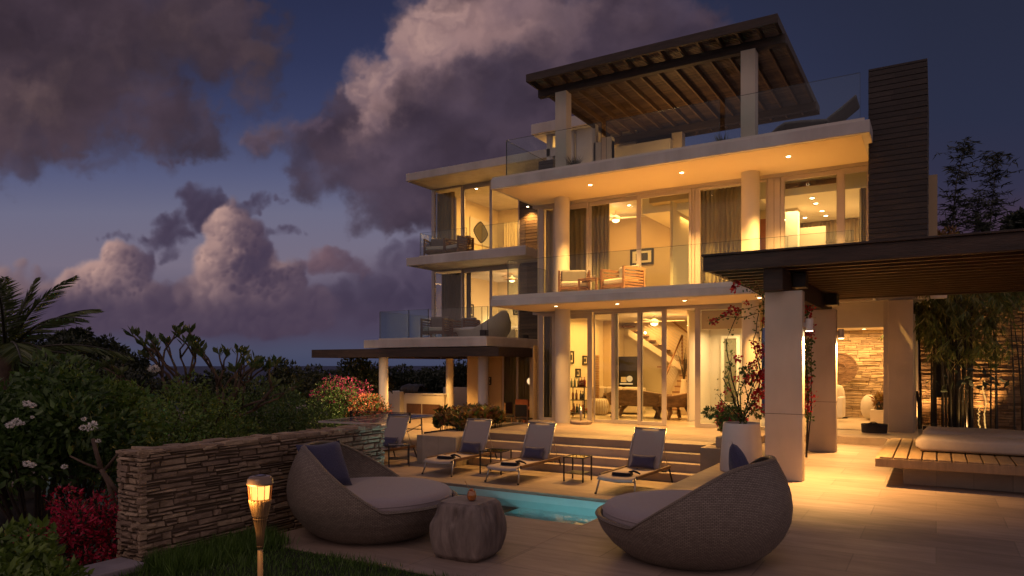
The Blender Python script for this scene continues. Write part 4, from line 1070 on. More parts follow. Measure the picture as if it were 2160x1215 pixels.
# lawn and garden earth
st(MB().box(-5.42, 14, -4, 4.37, -.3, ZR - .015), 'lawn_base', M_lawn)
m = MB(); rr = random.Random(4)
nx, ny = 60, 40
def gfn(u, v):
    x = -60 + 54.2 * u; y = -6 + 52 * v
    d = max(0, -x - 16) * .05
    return (x, y, -.25 - d * .8 - max(0, y - 22) * .12)
m.grid(gfn, nx, ny)
st(m, 'garden_soil', M_soil)
st(MB().box(-5.78, -5.43, -3, 3.35, -.5, .485), 'kerb', M_kerb, bevel=.012)
# grass
r = np.random.RandomState(5); n = 42000
gxp = r.uniform(-5.4, .6, n); gyp = r.uniform(1.2, 4.42, n) 
gyp = np.where(gyp > 4.34, 4.30 + r.uniform(0, .12, n) * r.rand(n), gyp)
keep = (gxp > -5.42)
# patchy: skip blades far outside the view
vx = gxp * cT + gyp * sT; vd = -gxp * sT + gyp * cT
keep &= (vd > 2.2) & (vx / np.maximum(vd, .1) < .25) & (vx / np.maximum(vd, .1) > -.85)
pos = np.stack([gxp, gyp, np.full(n, ZR - .02)], 1)[keep]
dirs = np.stack([r.normal(0, .33, n), r.normal(0, .33, n), np.ones(n)], 1)[keep]
pat = np.clip(1 + .45 * np.sin(pos[:, 0] * 5) * np.sin(pos[:, 1] * 7), .55, 1.4)
gr_ = leafobj('grass', pos, dirs, r.uniform(.035, .085, len(pos)) * pat, .0065, L_grass, fold=.2, shape=.4, seed=2, org=(-3, 3, ZR))
gr_['kind'] = 'stuff'
# the taller tufts along the stone wall foot
n = 5200; x = -5.40 + np.abs(r.normal(0, .16, n)); y = r.uniform(3.3, 4.45, n)
x = np.where(r.rand(n) < .35, r.uniform(-5.4, -5.0, n), x)
g2 = leafobj('tall_grass', np.stack([x, y, np.full(n, ZR - .02)], 1), np.stack([r.normal(0, .3, n), r.normal(0, .3, n), np.ones(n)], 1), r.uniform(.08, .20, n), .008, L_grass, shape=.4, org=(-5.2, 3.8, ZR))
g2['kind'] = 'stuff'
# sea and the distant headland
M_sea = pm('sea_surface', (.050, .068, .135), (.060, .078, .150), .02, .7, bump=.3, bscale=.2, spec=.12)
bs = M_sea.node_tree.nodes
st(MB().add([(-40000, -8000, -70), (26000, -8000, -70), (26000, 60000, -70), (-40000, 60000, -70)], [(0, 1, 2, 3)]), 'sea', M_sea)
M_hill = pm('wooded_hill', (.012, .018, .010), (.02, .026, .014), .2, .95, bump=1.0, bscale=1.2)
def hill(pts, name, D, zb):
    m = MB(); V = []
    for i, (px, py) in enumerate(pts):
        a = P(px, py, D); b = P(px, py, D * 1.25); b.z = a.z - 2
        V += [(a.x, a.y, zb), tuple(a), tuple(b), (b.x, b.y, zb)]
    F = []
    for i in range(len(pts) - 1):
        for k in range(3):
            F.append((i * 4 + k, (i + 1) * 4 + k, (i + 1) * 4 + k + 1, i * 4 + k + 1))
    m.add(V, F); return st(m, name, M_hill)
hp = []
for i in range(90):
    px = 560 + i * 7.5
    base = np.interp(px, [560, 650, 760, 830, 870, 900, 950, 1010, 1100, 1230], [806, 806, 802, 796, 792, 784, 782, 782, 778, 776])
    hp.append((px, base - 2.2 * random.random() - 2 * math.sin(px * .09)))
hill(hp, 'headland', 260.0, -75)

# ================================================================== stone garden wall
sw = thing('stone_wall', 'low stacked ledger stone wall beside the left daybed', 'wall', (-5.68, 4.9, ZR - .1))
wz = 1.36
m = MB()
stones(m, 3.38, 6.36, -5.60, ZR - .12, wz, .028, .062, .07, .30, .008, .034, 11, ax='y', face=1, j=.011)
part2 = m
stones(m, -5.88, -5.55, 3.40, ZR - .35, wz, .028, .062, .05, .2, .008, .032, 12, ax='x', face=-1, j=.011)
stones(m, 3.38, 6.36, -5.88, ZR - .6, wz, .04, .08, .14, .42, .012, .05, 13, ax='y', face=-1, j=.007)
stones(m, -5.88, -5.58, 6.34, ZR - .6, wz, .035, .075, .08, .3, .012, .05, 14, ax='x', face=1, j=.007)
m.build('stone_courses', M_stone, sw, world=True)
MB().box(-5.88, -5.60, 3.41, 6.33, -.5, wz - .03).build('wall_core', M_core, sw, world=True)
m = MB(); rr = random.Random(9)
y = 3.37
while y < 6.38:
    l = rr.uniform(.07, .2); x = -5.90
    while x < -5.57:
        w_ = min(rr.uniform(.08, .2), -5.565 - x); h = rr.uniform(.016, .04)
        j = lambda: rr.uniform(-.008, .008)
        z0 = wz - .028
        vs = [(x + j(), y + j(), z0), (x + w_ + j() - .004, y + j(), z0), (x + w_ + j() - .004, y + l + j(), z0), (x + j(), y + l - .004, z0),
              (x + j(), y + j(), z0 + h + j() * .6), (x + w_ + j() - .004, y + j(), z0 + h + j() * .6), (x + w_ + j() - .004, y + l + j() - .004, z0 + h + j() * .6), (x + j(), y + l - .004, z0 + h + j() * .6)]
        m.hexa(vs); x += w_
    y += l
m.build('cap_stones', M_stone, sw, world=True)

# ---- brown ledger wall behind the bamboo on the right
bw = thing('stone_wall', 'brown ledger stone boundary wall behind the bamboo', 'wall', (3, 20.4, ZR))
yb = 20.2; x0 = -.38
m = MB()
wxa, wxb = X(1975, yb), X(2010, yb); wz0 = gy(1990, 838, yb).z; wz1 = gy(1990, 700, yb).z
stones(m, x0, wxa, yb, ZR, 4.6, .05, .10, .2, .6, .01, .06, 21); stones(m, wxa, wxb, yb, ZR, wz0, .05, .10, .2, .6, .01, .06, 22)
stones(m, wxa, wxb, yb, wz1, 4.6, .05, .10, .2, .6, .01, .06, 24)
stones(m, wxb, 5.5, yb, ZR, 4.6, .05, .10, .2, .6, .01, .06, 23)
m.build('stone_courses', M_stone_m, bw, world=True)
MB().box(x0, wxa, yb, yb + .3, ZR, 4.6).box(wxb, 5.5, yb, yb + .3, ZR, 4.6).box(wxa, wxb, yb, yb + .3, ZR, wz0).box(wxa, wxb, yb, yb + .3, wz1, 4.6).build('wall_core', M_core, bw, world=True)
MB().box(wxa, wxb, yb + .25, yb + .3, wz0, wz1).build('window_opening', M_black, bw, world=True)
# paving behind the daybed platform
st(MB().box(-.45, 14, 17.7, 20.2, -.3, ZR - .01), 'side_path', M_pavers2)

# ================================================================== FURNITURE
def xf(mb, M):
    mb.v = [tuple(M @ Vector(v)) for v in mb.v]; return mb
def pillow_mb(w, h, t, n=14, pinch=.10, seed=0):
    m = MB(); r = random.Random(seed)
    for sgn in (1, -1):
        def fn(u, v):
            x = u * 2 - 1; z = v * 2 - 1
            k = (1 - x ** 4) * (1 - z ** 4)
            b = 1 - pinch * (1 - abs(x) ** 1.5 * abs(z) ** 1.5) * (max(abs(x), abs(z)) ** 3)
            return (x * w / 2 * b, sgn * t / 2 * max(k, 0) ** .55 * (1 + .06 * math.sin(5 * x + 3 * z + seed)), z * h / 2 * b)
        m.grid(fn, n, n)
    return m
def pillow(name, label, cat, loc, w, h, t, mat, rz=0.0, tilt=0.0, roll=0.0, group=None, seed=0):
    m = pillow_mb(w, h, t, seed=seed)
    o = m.build(name, mat, loc=loc, smooth=True)
    o.rotation_euler = (tilt, roll, rz)
    return tag(o, label, cat, group)

def daybed_parts(t, rmax=.82):
    def rz_(z):     # shell radius by height
        k = rmax / .82
        return k * np.interp(z, [0, .04, .12, .22, .34, .46, .58, .70, .80, .88], [.50, .575, .675, .755, .808, .82, .805, .765, .715, .665])
    zl, zh = .335, .845
    def rim(phi):
        z = zl
        for _ in range(12):
            u = rz_(z) * math.cos(phi)
            z2 = zl + max(0.0, (u + .22)) * .66
            hk = max(.09 - abs(z2 - zh), 0.0) / .09; z2 = min(z2, zh) - hk * hk * .09 * .25
            z = .5 * z + .5 * z2
        return zl + (z - zl) * 1.0
    NU, NV = 120, 22
    m = MB()
    def outer(u, v):
        phi = u * 2 * math.pi; z = v * rim(phi); r = rz_(z)
        return (r * math.cos(phi), r * math.sin(phi), z)
    b0 = len(m.f); m.grid(outer, NU, NV)
    # metric uv: v by height
    for k in range(b0, len(m.f)):
        m.uv[k] = [(uu[0], outer(uu[0], uu[1])[2]) for uu in m.uv[k]]
    def inner(u, v):
        phi = u * 2 * math.pi; zr = rim(phi); z = zr - v * (zr - .20); r = rz_(z) - .05
        return (r * math.cos(phi), r * math.sin(phi), z)
    b0 = len(m.f); m.grid(inner, NU, NV)
    for k in range(b0, len(m.f)):
        m.uv[k] = [(uu[0], inner(uu[0], uu[1])[2]) for uu in m.uv[k]]
    sh = m.build('wicker_shell', M_wicker, t, smooth=True)
    rm = MB(); NB = 8
    def rimf(u, v):
        phi = u * 2 * math.pi; zr = rim(phi); r = rz_(zr) - .025; a = v * 2 * math.pi
        return ((r + .030 * math.cos(a)) * math.cos(phi), (r + .030 * math.cos(a)) * math.sin(phi), zr + .018 * math.sin(a))
    rm.grid(rimf, NU, NB)
    rm.build('rim_band', M_wicker_rim, t, smooth=True)
    pr = [(0.0, .27)] + [(.70 + .045 * math.sin(a), .335 - .0 + .07 - .07 * math.cos(a) - .06) for a in np.linspace(0, math.pi, 9)]
    R0 = .735 * rmax / .82
    pr = [(.02, .25), (R0 - .04, .25), (R0, .28), (R0 + .01, .33), (R0 + .005, .385), (R0 - .015, .415), (R0 - .06, .432), (R0 - .2, .441), (R0 - .45, .445), (.02, .446)]
    MB().lathe(pr, n=72).build('cushion', M_cushion, t, smooth=True)
    MB().lathe([(R0 + .006, .372), (R0 + .013, .378), (R0 + .006, .384)], n=72, cap=False).build('piping', M_cushion, t, smooth=True)
M_wicker_rim = weavemat('wicker_rim', (.20, .155, .12), (.25, .20, .16), 170, 6, bump=.6)
cL = P(791, 1000, 6.85); cR = P(1456, 1000, 6.05)
dL = thing('daybed', 'round wicker daybed in front of the stone wall, navy pillow inside', 'daybed', (cL.x, cL.y, ZR), TH + math.pi, 'round wicker daybeds by the pool')
daybed_parts(dL)
dR = thing('daybed', 'round wicker daybed with its dark back to us, beside the white pot', 'daybed', (cR.x, cR.y, ZR), TH - R(33), 'round wicker daybeds by the pool')
daybed_parts(dR)
def inbed(c, ang, fwd, side, z):
    return (c.x + math.cos(ang) * fwd - math.sin(ang) * side, c.y + math.sin(ang) * fwd + math.cos(ang) * side, z)
a = TH + math.pi
pillow('pillow', 'navy square pillow leaning in the daybed by the stone wall', 'pillow', inbed(cL, a, .47, .08, ZR + .66), .50, .47, .17, M_navy, rz=R(-99), tilt=R(26), seed=2)
a = TH - R(33)
pillow('pillow', 'navy pillow corner showing over the rim of the dark backed daybed', 'pillow', inbed(cR, a, .34, .36, ZR + .66), .46, .44, .15, M_navy, rz=a + math.pi / 2 + .2, tilt=R(-22), roll=R(38), seed=5)

# ---- sun loungers: local y runs from foot (0) to head
def make_lounger(label, loc, rz=0.0, head=True):
    t = thing('sun_lounger', label, 'sun lounger', loc, rz, 'grey sling sun loungers in a row')
    for s in (-1, 1):
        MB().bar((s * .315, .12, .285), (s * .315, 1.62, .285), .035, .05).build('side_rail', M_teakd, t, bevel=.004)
        MB().tube([(s * .27, 1.16 + .5 * math.cos(R(63)), .29 + .5 * math.sin(R(63))), (s * .29, 1.56, .30)], .007, n=6).build('back_strut', M_steel, t, smooth=True)
        MB().tube([(s * .30, .10, .275), (s * .335, .0, .0)], [.016, .014], n=8).build('leg', M_steel, t, smooth=True)
        MB().tube([(s * .30, 1.60, .275), (s * .32, 1.72, .0)], [.016, .014], n=8).build('leg', M_alud, t, smooth=True)
        MB().tube([(s * .335, -.002, .0), (s * .337, -.006, .022)], [.02, .017], n=8).build('rubber_foot', M_alud, t)
    MB().tube([(-.30, .08, .225), (0, .07, .205), (.30, .08, .225)], .014, n=8).build('front_rail', M_steel, t, smooth=True)
    def seat(u, v):
        x = (u - .5) * .60; y = -.03 + v * 1.18
        return (x, y, .292 - .022 * (1 - (2 * u - 1) ** 2) - (.05 * (1 - v / .06) ** 2 if v < .06 else 0))
    m = MB(); m.grid(seat, 10, 20); k = len(m.v)
    m.build('sling_seat', M_sling, t, smooth=True).modifiers.new('solid', 'SOLIDIFY').thickness = .006
    th = R(63); y0, z0 = 1.16, .29; L_ = .74
    def back(u, v):
        x = (u - .5) * .58; s = v * L_; d = .02 * (1 - (2 * u - 1) ** 2)
        return (x, y0 + s * math.cos(th) + d * math.sin(th), z0 + s * math.sin(th) - d * math.cos(th))
    m = MB(); m.grid(back, 10, 12)
    m.build('sling_back', M_sling, t, smooth=True).modifiers.new('solid', 'SOLIDIFY').thickness = .006
    e = (0, y0 + L_ * math.cos(th), z0 + L_ * math.sin(th))
    fr = MB()
    for s in (-1, 1): fr.tube([(s * .295, y0, z0), (s * .295, e[1], e[2])], .013, n=8)
    fr.tube([(-.295, e[1], e[2]), (.295, e[1], e[2])], .013, n=8)
    fr.build('back_frame', M_steel, t, smooth=True)
    if loc[0] > -9:
        MB().tube([(-.31, 1.45, .215), (.31, 1.45, .215)], .012, n=8).build('rear_rail', M_alud, t, smooth=True)
    return t
def lpt(loc, rz, x, y, z):
    return (loc[0] + x * math.cos(rz) - y * math.sin(rz), loc[1] + x * math.sin(rz) + y * math.cos(rz), loc[2] + z)
LG = [((-8.02, 10.62, .004), 0.02, 'nearest the stone planter'), ((-6.52, 10.50, .004), .0, 'between the two black side tables'),
      ((-4.36, 10.42, .004), -.03, 'at the right end of the row'), ((-10.12, 10.55, .004), .0, 'half hidden behind the stone wall')]
for i, (loc, rz, w_) in enumerate(LG):
    make_lounger('grey sling sun lounger ' + w_, loc, rz)
    pillow('lumbar_pillow', 'small navy pillow on the lounger ' + w_, 'pillow', lpt(loc, rz, 0.0, 1.145, .41), .44, .235, .11, M_navy, rz=rz, tilt=R(-27), group='navy lounger pillows', seed=i)
    t = thing('towel', 'folded dark towel on the foot of the lounger ' + w_, 'towel', lpt(loc, rz, .02, .32, .285), rz + .12, 'rolled dark towels')
    m = MB().box(-.19, .13, -.09, .09, 0, .022); m.box(-.185, .125, -.088, .085, .024, .044)
    m.build('folded_towel', M_navy2, t, bevel=.009)
    MB().box(-.17, .12, -.092, .08, .046, .054).build('towel_band', M_sling, t, bevel=.003)
    MB().tube([(.10, -.06, .06), (.15, 0, .075), (.20, .05, .05), (.24, .08, .02)], [.02, .018, .016, .012], n=8).build('towel_knot', M_navy2, t, smooth=True)
# ---- black side tables
def side_table(label, loc, rz, w=.37, h=.42, glass=True):
    t = thing('side_table', label, 'side table', loc, rz, 'black metal side tables')
    for sx in (-1, 1):
        for sy in (-1, 1):
            MB().box(sx * w / 2 - .011, sx * w / 2 + .011, sy * w / 2 - .011, sy * w / 2 + .011, 0, h).build('leg', M_alud, t)
    m = MB(); e = w / 2 + .012
    m.box(-e, e, -e, -e + .024, h, h + .018).box(-e, e, e - .024, e, h, h + .018).box(-e, -e + .024, -e + .024, e - .024, h, h + .018).box(e - .024, e, -e + .024, e - .024, h, h + .018)
    m.build('top_frame', M_alud, t)
    MB().box(-e + .024, e - .024, -e + .024, e - .024, h + .004, h + .013).build('glass_top', M_tabletop, t)
    MB().box(-w / 2 + .012, w / 2 - .012, -w / 2 + .012, w / 2 - .012, .14, .152).build('shelf', M_alud, t)
    return t
M_tabletop = pm('smoked_glass_top', (.03, .035, .033), (.04, .045, .04), 3, .05, coat=1.0)
side_table('black metal side table between the two left loungers', (-7.24, 11.45, .004), .1, .44, .42)
side_table('black metal side table with a bright reflecting top in front of the steps', (-5.50, 11.44, .004), .02)
side_table('black metal side table turned corner on before the stone planter', (-9.50, 11.28, .004), R(42), .40, .42)

# ---- stump table and drink
sp = P(988, 1100, 6.02)
def stump(u, v):
    ph = u * 2 * math.pi; z = v * .47
    c, s = math.cos(ph), math.sin(ph)
    p = 8.5
    k = (abs(c) ** p + abs(s) ** p) ** (-1 / p)
    bul = .205 + .06 * math.sin(math.pi * (.10 + .86 * v)) ** 1.0
    if v > .94: bul -= (v - .94) * .35
    if v < .08: bul -= (.08 - v) * .35
    rr_ = bul * k * (1 - .12 * (1 - 1 / max(k, 1)) )
    rr_ += .005 * math.sin(5 * ph + 2 * math.sin(4 * v) + 1) + .0022 * math.sin(17 * ph + 5 * v + math.sin(7 * ph)) + .0018 * math.sin(37 * ph + 4 * v + 2 * math.sin(3 * ph)); rr_ -= 0.0 * math.exp(-((math.sin(ph * 2.5 + .8 * v + .4)) / .07) ** 2) * (.3 + .7 * math.sin(3 * v + ph) ** 2)
    # a dent with a dark knot
    for (a0, v0, w_) in ((3.9, .80, .16), (4.75, .78, .10)):
        d = ((ph - a0) / w_) ** 2 + ((v - v0) / .13) ** 2; rr_ -= .05 * math.exp(-d)
    return (rr_ * c, rr_ * s, z)
t = thing('stump_table', 'bleached barrel shaped tree stump table holding an orange drink', 'side table', (sp.x, sp.y, ZR + .003), TH - R(28))
m = MB(); m.grid(stump, 140, 40); m.build('trunk_block', M_stump, t, smooth=True)
m = MB(); n_ = 90; top = [stump(i / n_, .995) for i in range(n_)]
m.add([(x * .995, y * .995, .469) for x, y, z in top] + [(x * .5, y * .5, .474) for x, y, z in top] + [(0, 0, .475)],
      [(i, (i + 1) % n_, n_ + (i + 1) % n_, n_ + i) for i in range(n_)] + [(n_ + i, n_ + (i + 1) % n_, 2 * n_) for i in range(n_)])
m.build('top_face', M_stumptop, t, smooth=False)
dk = gz(995, 1056, ZR + .48)
t = thing('cocktail_glass', 'stemless glass of orange drink with a straw on the stump', 'drink', (dk.x, dk.y, ZR + .481))
M_juice = pm('orange_drink', (.62, .22, .05), (.55, .14, .03), 30, .15, coat=.6)
nt = M_juice.node_tree; b_ = [x for x in nt.nodes if x.type == 'BSDF_PRINCIPLED'][0]; b_.inputs['Transmission Weight'].default_value = .25
MB().lathe([(.022, 0), (.034, .01), (.040, .035), (.037, .06), (.031, .075), (.031, .082)], n=20).build('drink', M_juice, t, smooth=True)
MB().lathe([(.024, .0), (.037, .009), (.043, .035), (.040, .062), (.033, .08), (.035, .098)], n=24, cap=False).build('glass_bowl', M_glass, t, smooth=True)
MB().tube([(.0, 0, .05), (-.075, .01, .155)], .003, n=6).build('straw', M_bamboo, t)
MB().lathe([(.012, .08), (.019, .092), (.012, .1)], n=10).build('garnish', L_orange, t)

# ---- torch
tp = P(549, 1100, 3.95)
t = thing('garden_torch', 'lit solar bamboo torch with a woven basket on the lawn', 'torch', (tp.x, tp.y, ZR - .02))
hz = EYE - (1055 - 770) * 3.95 / F_PX - (ZR - .02)       # bottom of the lantern glass
zz_ = lambda py: EYE - (py - 770) * 3.95 / F_PX - (ZR - .02)
px2m = 3.95 / F_PX
MB().tube([(0, 0, 0), (0, 0, zz_(1160))], [6 * px2m, 5.6 * px2m], n=14).build('pole', M_bamboo, t, smooth=True)
m = MB()
for py in (1152, 1141): m.lathe([(5.6 * px2m, zz_(py) - .004), (7.2 * px2m, zz_(py)), (5.6 * px2m, zz_(py) + .004)], n=16)
m.build('pole_node', M_bamboo, t, smooth=True)
b = MB()
for k in range(18):
    a = 2 * math.pi * k / 18
    pr = [(5.2, 1156), (8.0, 1122), (13.5, 1092), (19, 1070), (22.5, 1053)]
    b.tube([(r_ * px2m * math.cos(a), r_ * px2m * math.sin(a), zz_(py)) for r_, py in pr], .0035, n=5)
for i in range(26):
    py = 1056 + i * 1.5; r_ = np.interp(py, [1053, 1070, 1092, 1122], [22.5, 19.3, 14.4, 8.6])
    if py > 1088 and i % 5: continue
    b.lathe([(r_ * px2m - .001, zz_(py) - .0015), (r_ * px2m + .0035 * (1 if i % 2 else .6), zz_(py)), (r_ * px2m - .001, zz_(py) + .0015)], n=26, cap=False)
b.build('woven_basket', M_bamboo, t, smooth=True)
MB().lathe([(3 * px2m, zz_(1130)), (12 * px2m, zz_(1092)), (18 * px2m, zz_(1068)), (20 * px2m, zz_(1056))], n=20, cap=False).build('basket_liner', M_bamboo, t, smooth=True)
MB().lathe([(18.5 * px2m, zz_(1052)), (21.5 * px2m, zz_(1024))], n=28, cap=True).build('lantern_glass', E_flame, t, smooth=True)
MB().lathe([(5 * px2m, zz_(1048)), (8 * px2m, zz_(1038)), (5 * px2m, zz_(1028))], n=16).build('lamp_core', E_core, t, smooth=True)
m = MB()
for k in range(10):
    a = 2 * math.pi * (k + .5) / 10
    m.tube([(21 * px2m * math.cos(a), 21 * px2m * math.sin(a), zz_(1056)), (24 * px2m * math.cos(a), 24 * px2m * math.sin(a), zz_(1022))], .0028, n=5)
m.build('lantern_bars', M_terr, t)
MB().lathe([(24 * px2m, zz_(1023)), (27.5 * px2m, zz_(1021)), (28 * px2m, zz_(1018)), (26.5 * px2m, zz_(1016)), (26 * px2m, zz_(1010)), (21 * px2m, zz_(1004.5)), (14 * px2m, zz_(1003.5))], n=36).build('cap', M_plast, t, smooth=True)
MB().box(-.022, .022, -.022, .022, zz_(1003.4), zz_(1002)).build('solar_cell', M_tabletop, t)
lamp('POINT', (tp.x, tp.y, EYE - (1038 - 770) * px2m), 2.6, color=(1, .52, .14), size=.05).location.y -= .10

# ---- white pot with bougainvillea
vp = P(1564, 980, 10.85)
t = thing('tall_pot', 'tall white tapered pot at the corner of the right terrace', 'planter', (vp.x, vp.y, ZR + .002))
MB().lathe([(.315, 0), (.322, .02), (.30, .35), (.272, .70), (.268, .735), (.255, .735), (.25, .66)], n=48, cap=False).build('pot', M_potw, t, smooth=True, bevel=0)
MB().lathe([(.01, .67), (.256, .67)], n=30).build('soil', M_soil, t)

# ---- slatted platform daybed on the right
t = thing('platform_bench', 'broad low slatted timber platform on a recessed block', 'bench', (1.7, 12, ZR))
BX0, BX1, BY0, BY1, BZ0, BZ1 = -.70, 4.4, 10.58, 13.4, .715, .83
MB().box(BX0, BX1, BY0, BY0 + .06, BZ0, BZ1 - .0015).box(BX0, BX1, BY1 - .06, BY1, BZ0, BZ1 - .0015).box(BX0, BX0 + .05, BY0 + .06, BY1 - .06, BZ0, BZ1 - .0015).build('frame', M_deckwood, t, world=True, bevel=.006)
x = BX0 + .052
while x < BX1 - .1:
    MB().box(x, x + .148, BY0 + .003, BY1 - .003, BZ1, BZ1 + .022).build('slat', M_deckwood, t, world=True, bevel=.004, seg=1); x += .166
MB().box(BX0 + .052, BX1, BY0 + .065, BY1 - .065, BZ0 + .01, BZ1 - .004).build('light_stop_board', M_teakd, t, world=True)  # added sheet, keeps lamp light from streaking through the slat gaps
MB().box(-.39, 4.3, 11.0, 13.0, ZR, BZ0 - .01).build('base_block', M_block, t, world=True, bevel=.008)
def roundbox(mb, x0, x1, y0, y1, z0, z1, r=.07, wob=.012, seed=0):
    def fn(u, v):
        # v wraps the section in y-z, u runs along x
        a = v * 2 * math.pi; c, s = math.cos(a), math.sin(a); p = .42
        yy = (y0 + y1) / 2 + (y1 - y0) / 2 * (abs(c) ** p) * (1 if c > 0 else -1)
        zz = (z0 + z1) / 2 + (z1 - z0) / 2 * (abs(s) ** p) * (1 if s > 0 else -1)
        x = x0 + (x1 - x0) * u; e = min(u * (x1 - x0), (1 - u) * (x1 - x0)); k = 1 - max(0, 1 - e / r) ** 2.4 * .62
        yy = (y0 + y1) / 2 + (yy - (y0 + y1) / 2) * (.86 + .14 * k if k < 1 else 1) ; zz = (z0 + z1) / 2 + (zz - (z0 + z1) / 2) * k
        zz += wob * math.sin(x * 2.3 + seed) * (s > 0) + wob * .7 * math.sin(x * 5.1 + yy * 4 + seed) * (s > 0)
        return (x, yy, zz)
    mb.grid(fn, 60, 40); return mb
MM = BZ1 + .024
o = roundbox(MB(), -.25, 4.2, 11.42, 12.22, MM, MM + .20, seed=1).build('mattress', M_matt, smooth=True); tag(o, 'beige mattress roll along the front of the slatted platform', 'mattress', 'beige mattresses on the platform')
o = roundbox(MB(), -.18, 4.2, 12.23, 13.15, MM, MM + .255, seed=3).build('mattress', M_matt, smooth=True); tag(o, 'beige mattress at the rear of the slatted platform', 'mattress', 'beige mattresses on the platform')
# basket
bc = gz(1846, 925, .46); D_ = 1.61 * F_PX / 155
t = thing('storage_basket', 'two tone woven basket with a loop handle by the hall door', 'basket', (bc.x, 17.36 - .25, ZR + .003))
MB().lathe([(.20, 0), (.215, .02), (.245, .16)], n=30, cap=True).build('lower_body', M_sling, t, smooth=True)
MB().lathe([(.246, .16), (.262, .34), (.255, .345), (.235, .2)], n=30, cap=False).build('upper_body', M_navy2, t, smooth=True)
MB().tube([(-.08 * math.cos(a) * 1.4, -.255, .31 + .09 * math.sin(a)) for a in np.linspace(0, math.pi, 9)], .011, n=8).build('handle', M_navy2, t, smooth=True)

# ---- ping pong table
pc = [(-10.85, 12.1), (-11.2, 14.65), (-12.72, 14.45), (-12.37, 11.9)]
cx = sum(p[0] for p in pc) / 4; cy = sum(p[1] for p in pc) / 4
ang = math.atan2(pc[1][1] - pc[0][1], pc[1][0] - pc[0][0])
t = thing('table_tennis_table', 'blue table tennis table with white edges and a net', 'games table', (cx, cy, .004), ang)
MB().box(-1.37, 1.37, -.7625, .7625, .735, .758).build('table_top', M_blue, t)
m = MB(); m.box(-1.385, 1.385, -.778, -.763, .72, .7605).box(-1.385, 1.385, .763, .778, .72, .7605).box(-1.385, -1.371, -.763, .763, .72, .7605).box(1.371, 1.385, -.763, .763, .72, .7605)
m.box(-1.37, 1.37, -.01, .01, .7585, .7605); m.box(-1.37, 1.37, -.76, -.735, .7585, .7603); m.box(-1.37, 1.37, .735, .76, .7585, .7603)
m.build('white_lines', M_tablew, t)
M_net = glassmat('net_mesh', tint=(.72, .73, .80), haze=.05, hz=(.05, .06, .12))
nt_ = MB().box(-.004, .004, -.86, .86, .765, .905).build('net', M_net, t)
MB().box(-.006, .006, -.86, .86, .905, .915).build('net_tape', M_navy, nt_)
for s in (-1, 1): MB().box(-.02, .02, s * .86 - .02, s * .86 + .02, .66, .92).build('net_post', M_alud, nt_)
for sx in (-1, 1):
    for sy in (-1, 1):
        MB().tube([(sx * .95, sy * .62, .73), (sx * 1.0, sy * .64, .02)], .018, n=8).build('leg', M_steel, t, smooth=True)
    MB().tube([(sx * .97, -.62, .42), (sx * .97, .62, .42)], .013, n=8).build('leg_brace', M_steel, t)
    MB().tube([(sx * .96, .62, .55), (sx * .2, .62, .40), (sx * .1, .62, .70)], .012, n=6).build('strut', M_steel, t)
    MB().tube([(sx * .96, -.62, .55), (sx * .2, -.62, .40), (sx * .1, -.62, .70)], .012, n=6).build('strut', M_steel, t)

# ---- outdoor kitchen behind
yk = 22.3
t = thing('outdoor_kitchen', 'cream outdoor kitchen counter with dark cabinet doors', 'counter', (X(890, yk), yk, 0))
x0, x1 = X(820, yk), X(936, yk)
MB().box(x0, x1, yk, yk + .7, 0, .88).build('counter_body', M_white, t, world=True, bevel=.01)
MB().box(x0 - .05, X(852, yk), yk - .25, yk + .7, 0, 1.0).build('counter_end', M_white, t, world=True, bevel=.01)
MB().box(X(935, 24.5), X(990, 24.5), 24.5, 25.0, 0, 1.12).build('back_counter', M_white, t, world=True, bevel=.01)
MB().box(X(855, yk), x1 + .03, yk - .03, yk + .72, .885, .93).build('worktop', M_potw, t, world=True, bevel=.006)
for a_, b_ in ((858, 889), (891, 928)): MB().box(X(a_, yk), X(b_, yk), yk - .015, yk - .001, .12, .52).build('cabinet_door', M_teakd, t, world=True, bevel=.004)
t = thing('covered_grill', 'barbecue grill under a crumpled black cover on the counter', 'barbecue', (X(862, yk), yk + .3, .93))
def gcov(u, v):
    x = (u - .5) * .95; a = v * math.pi; y = -.32 * math.cos(a); z = .34 * math.sin(a) ** .6
    z *= 1 - .18 * max(0, (abs(u - .5) - .36) / .14); n_ = .016 * math.sin(19 * u + 7 * v) + .012 * math.sin(33 * u * v + 3)
    return (x + n_, y + n_, max(z, 0) + n_ * (z > .02) + .02)
m = MB(); m.grid(gcov, 36, 22); m.build('cover', M_grill, t, smooth=True)
m = MB().box(-.44, .44, -.29, .29, -.25, .05); m.build('grill_body', M_black, t, bevel=.01)
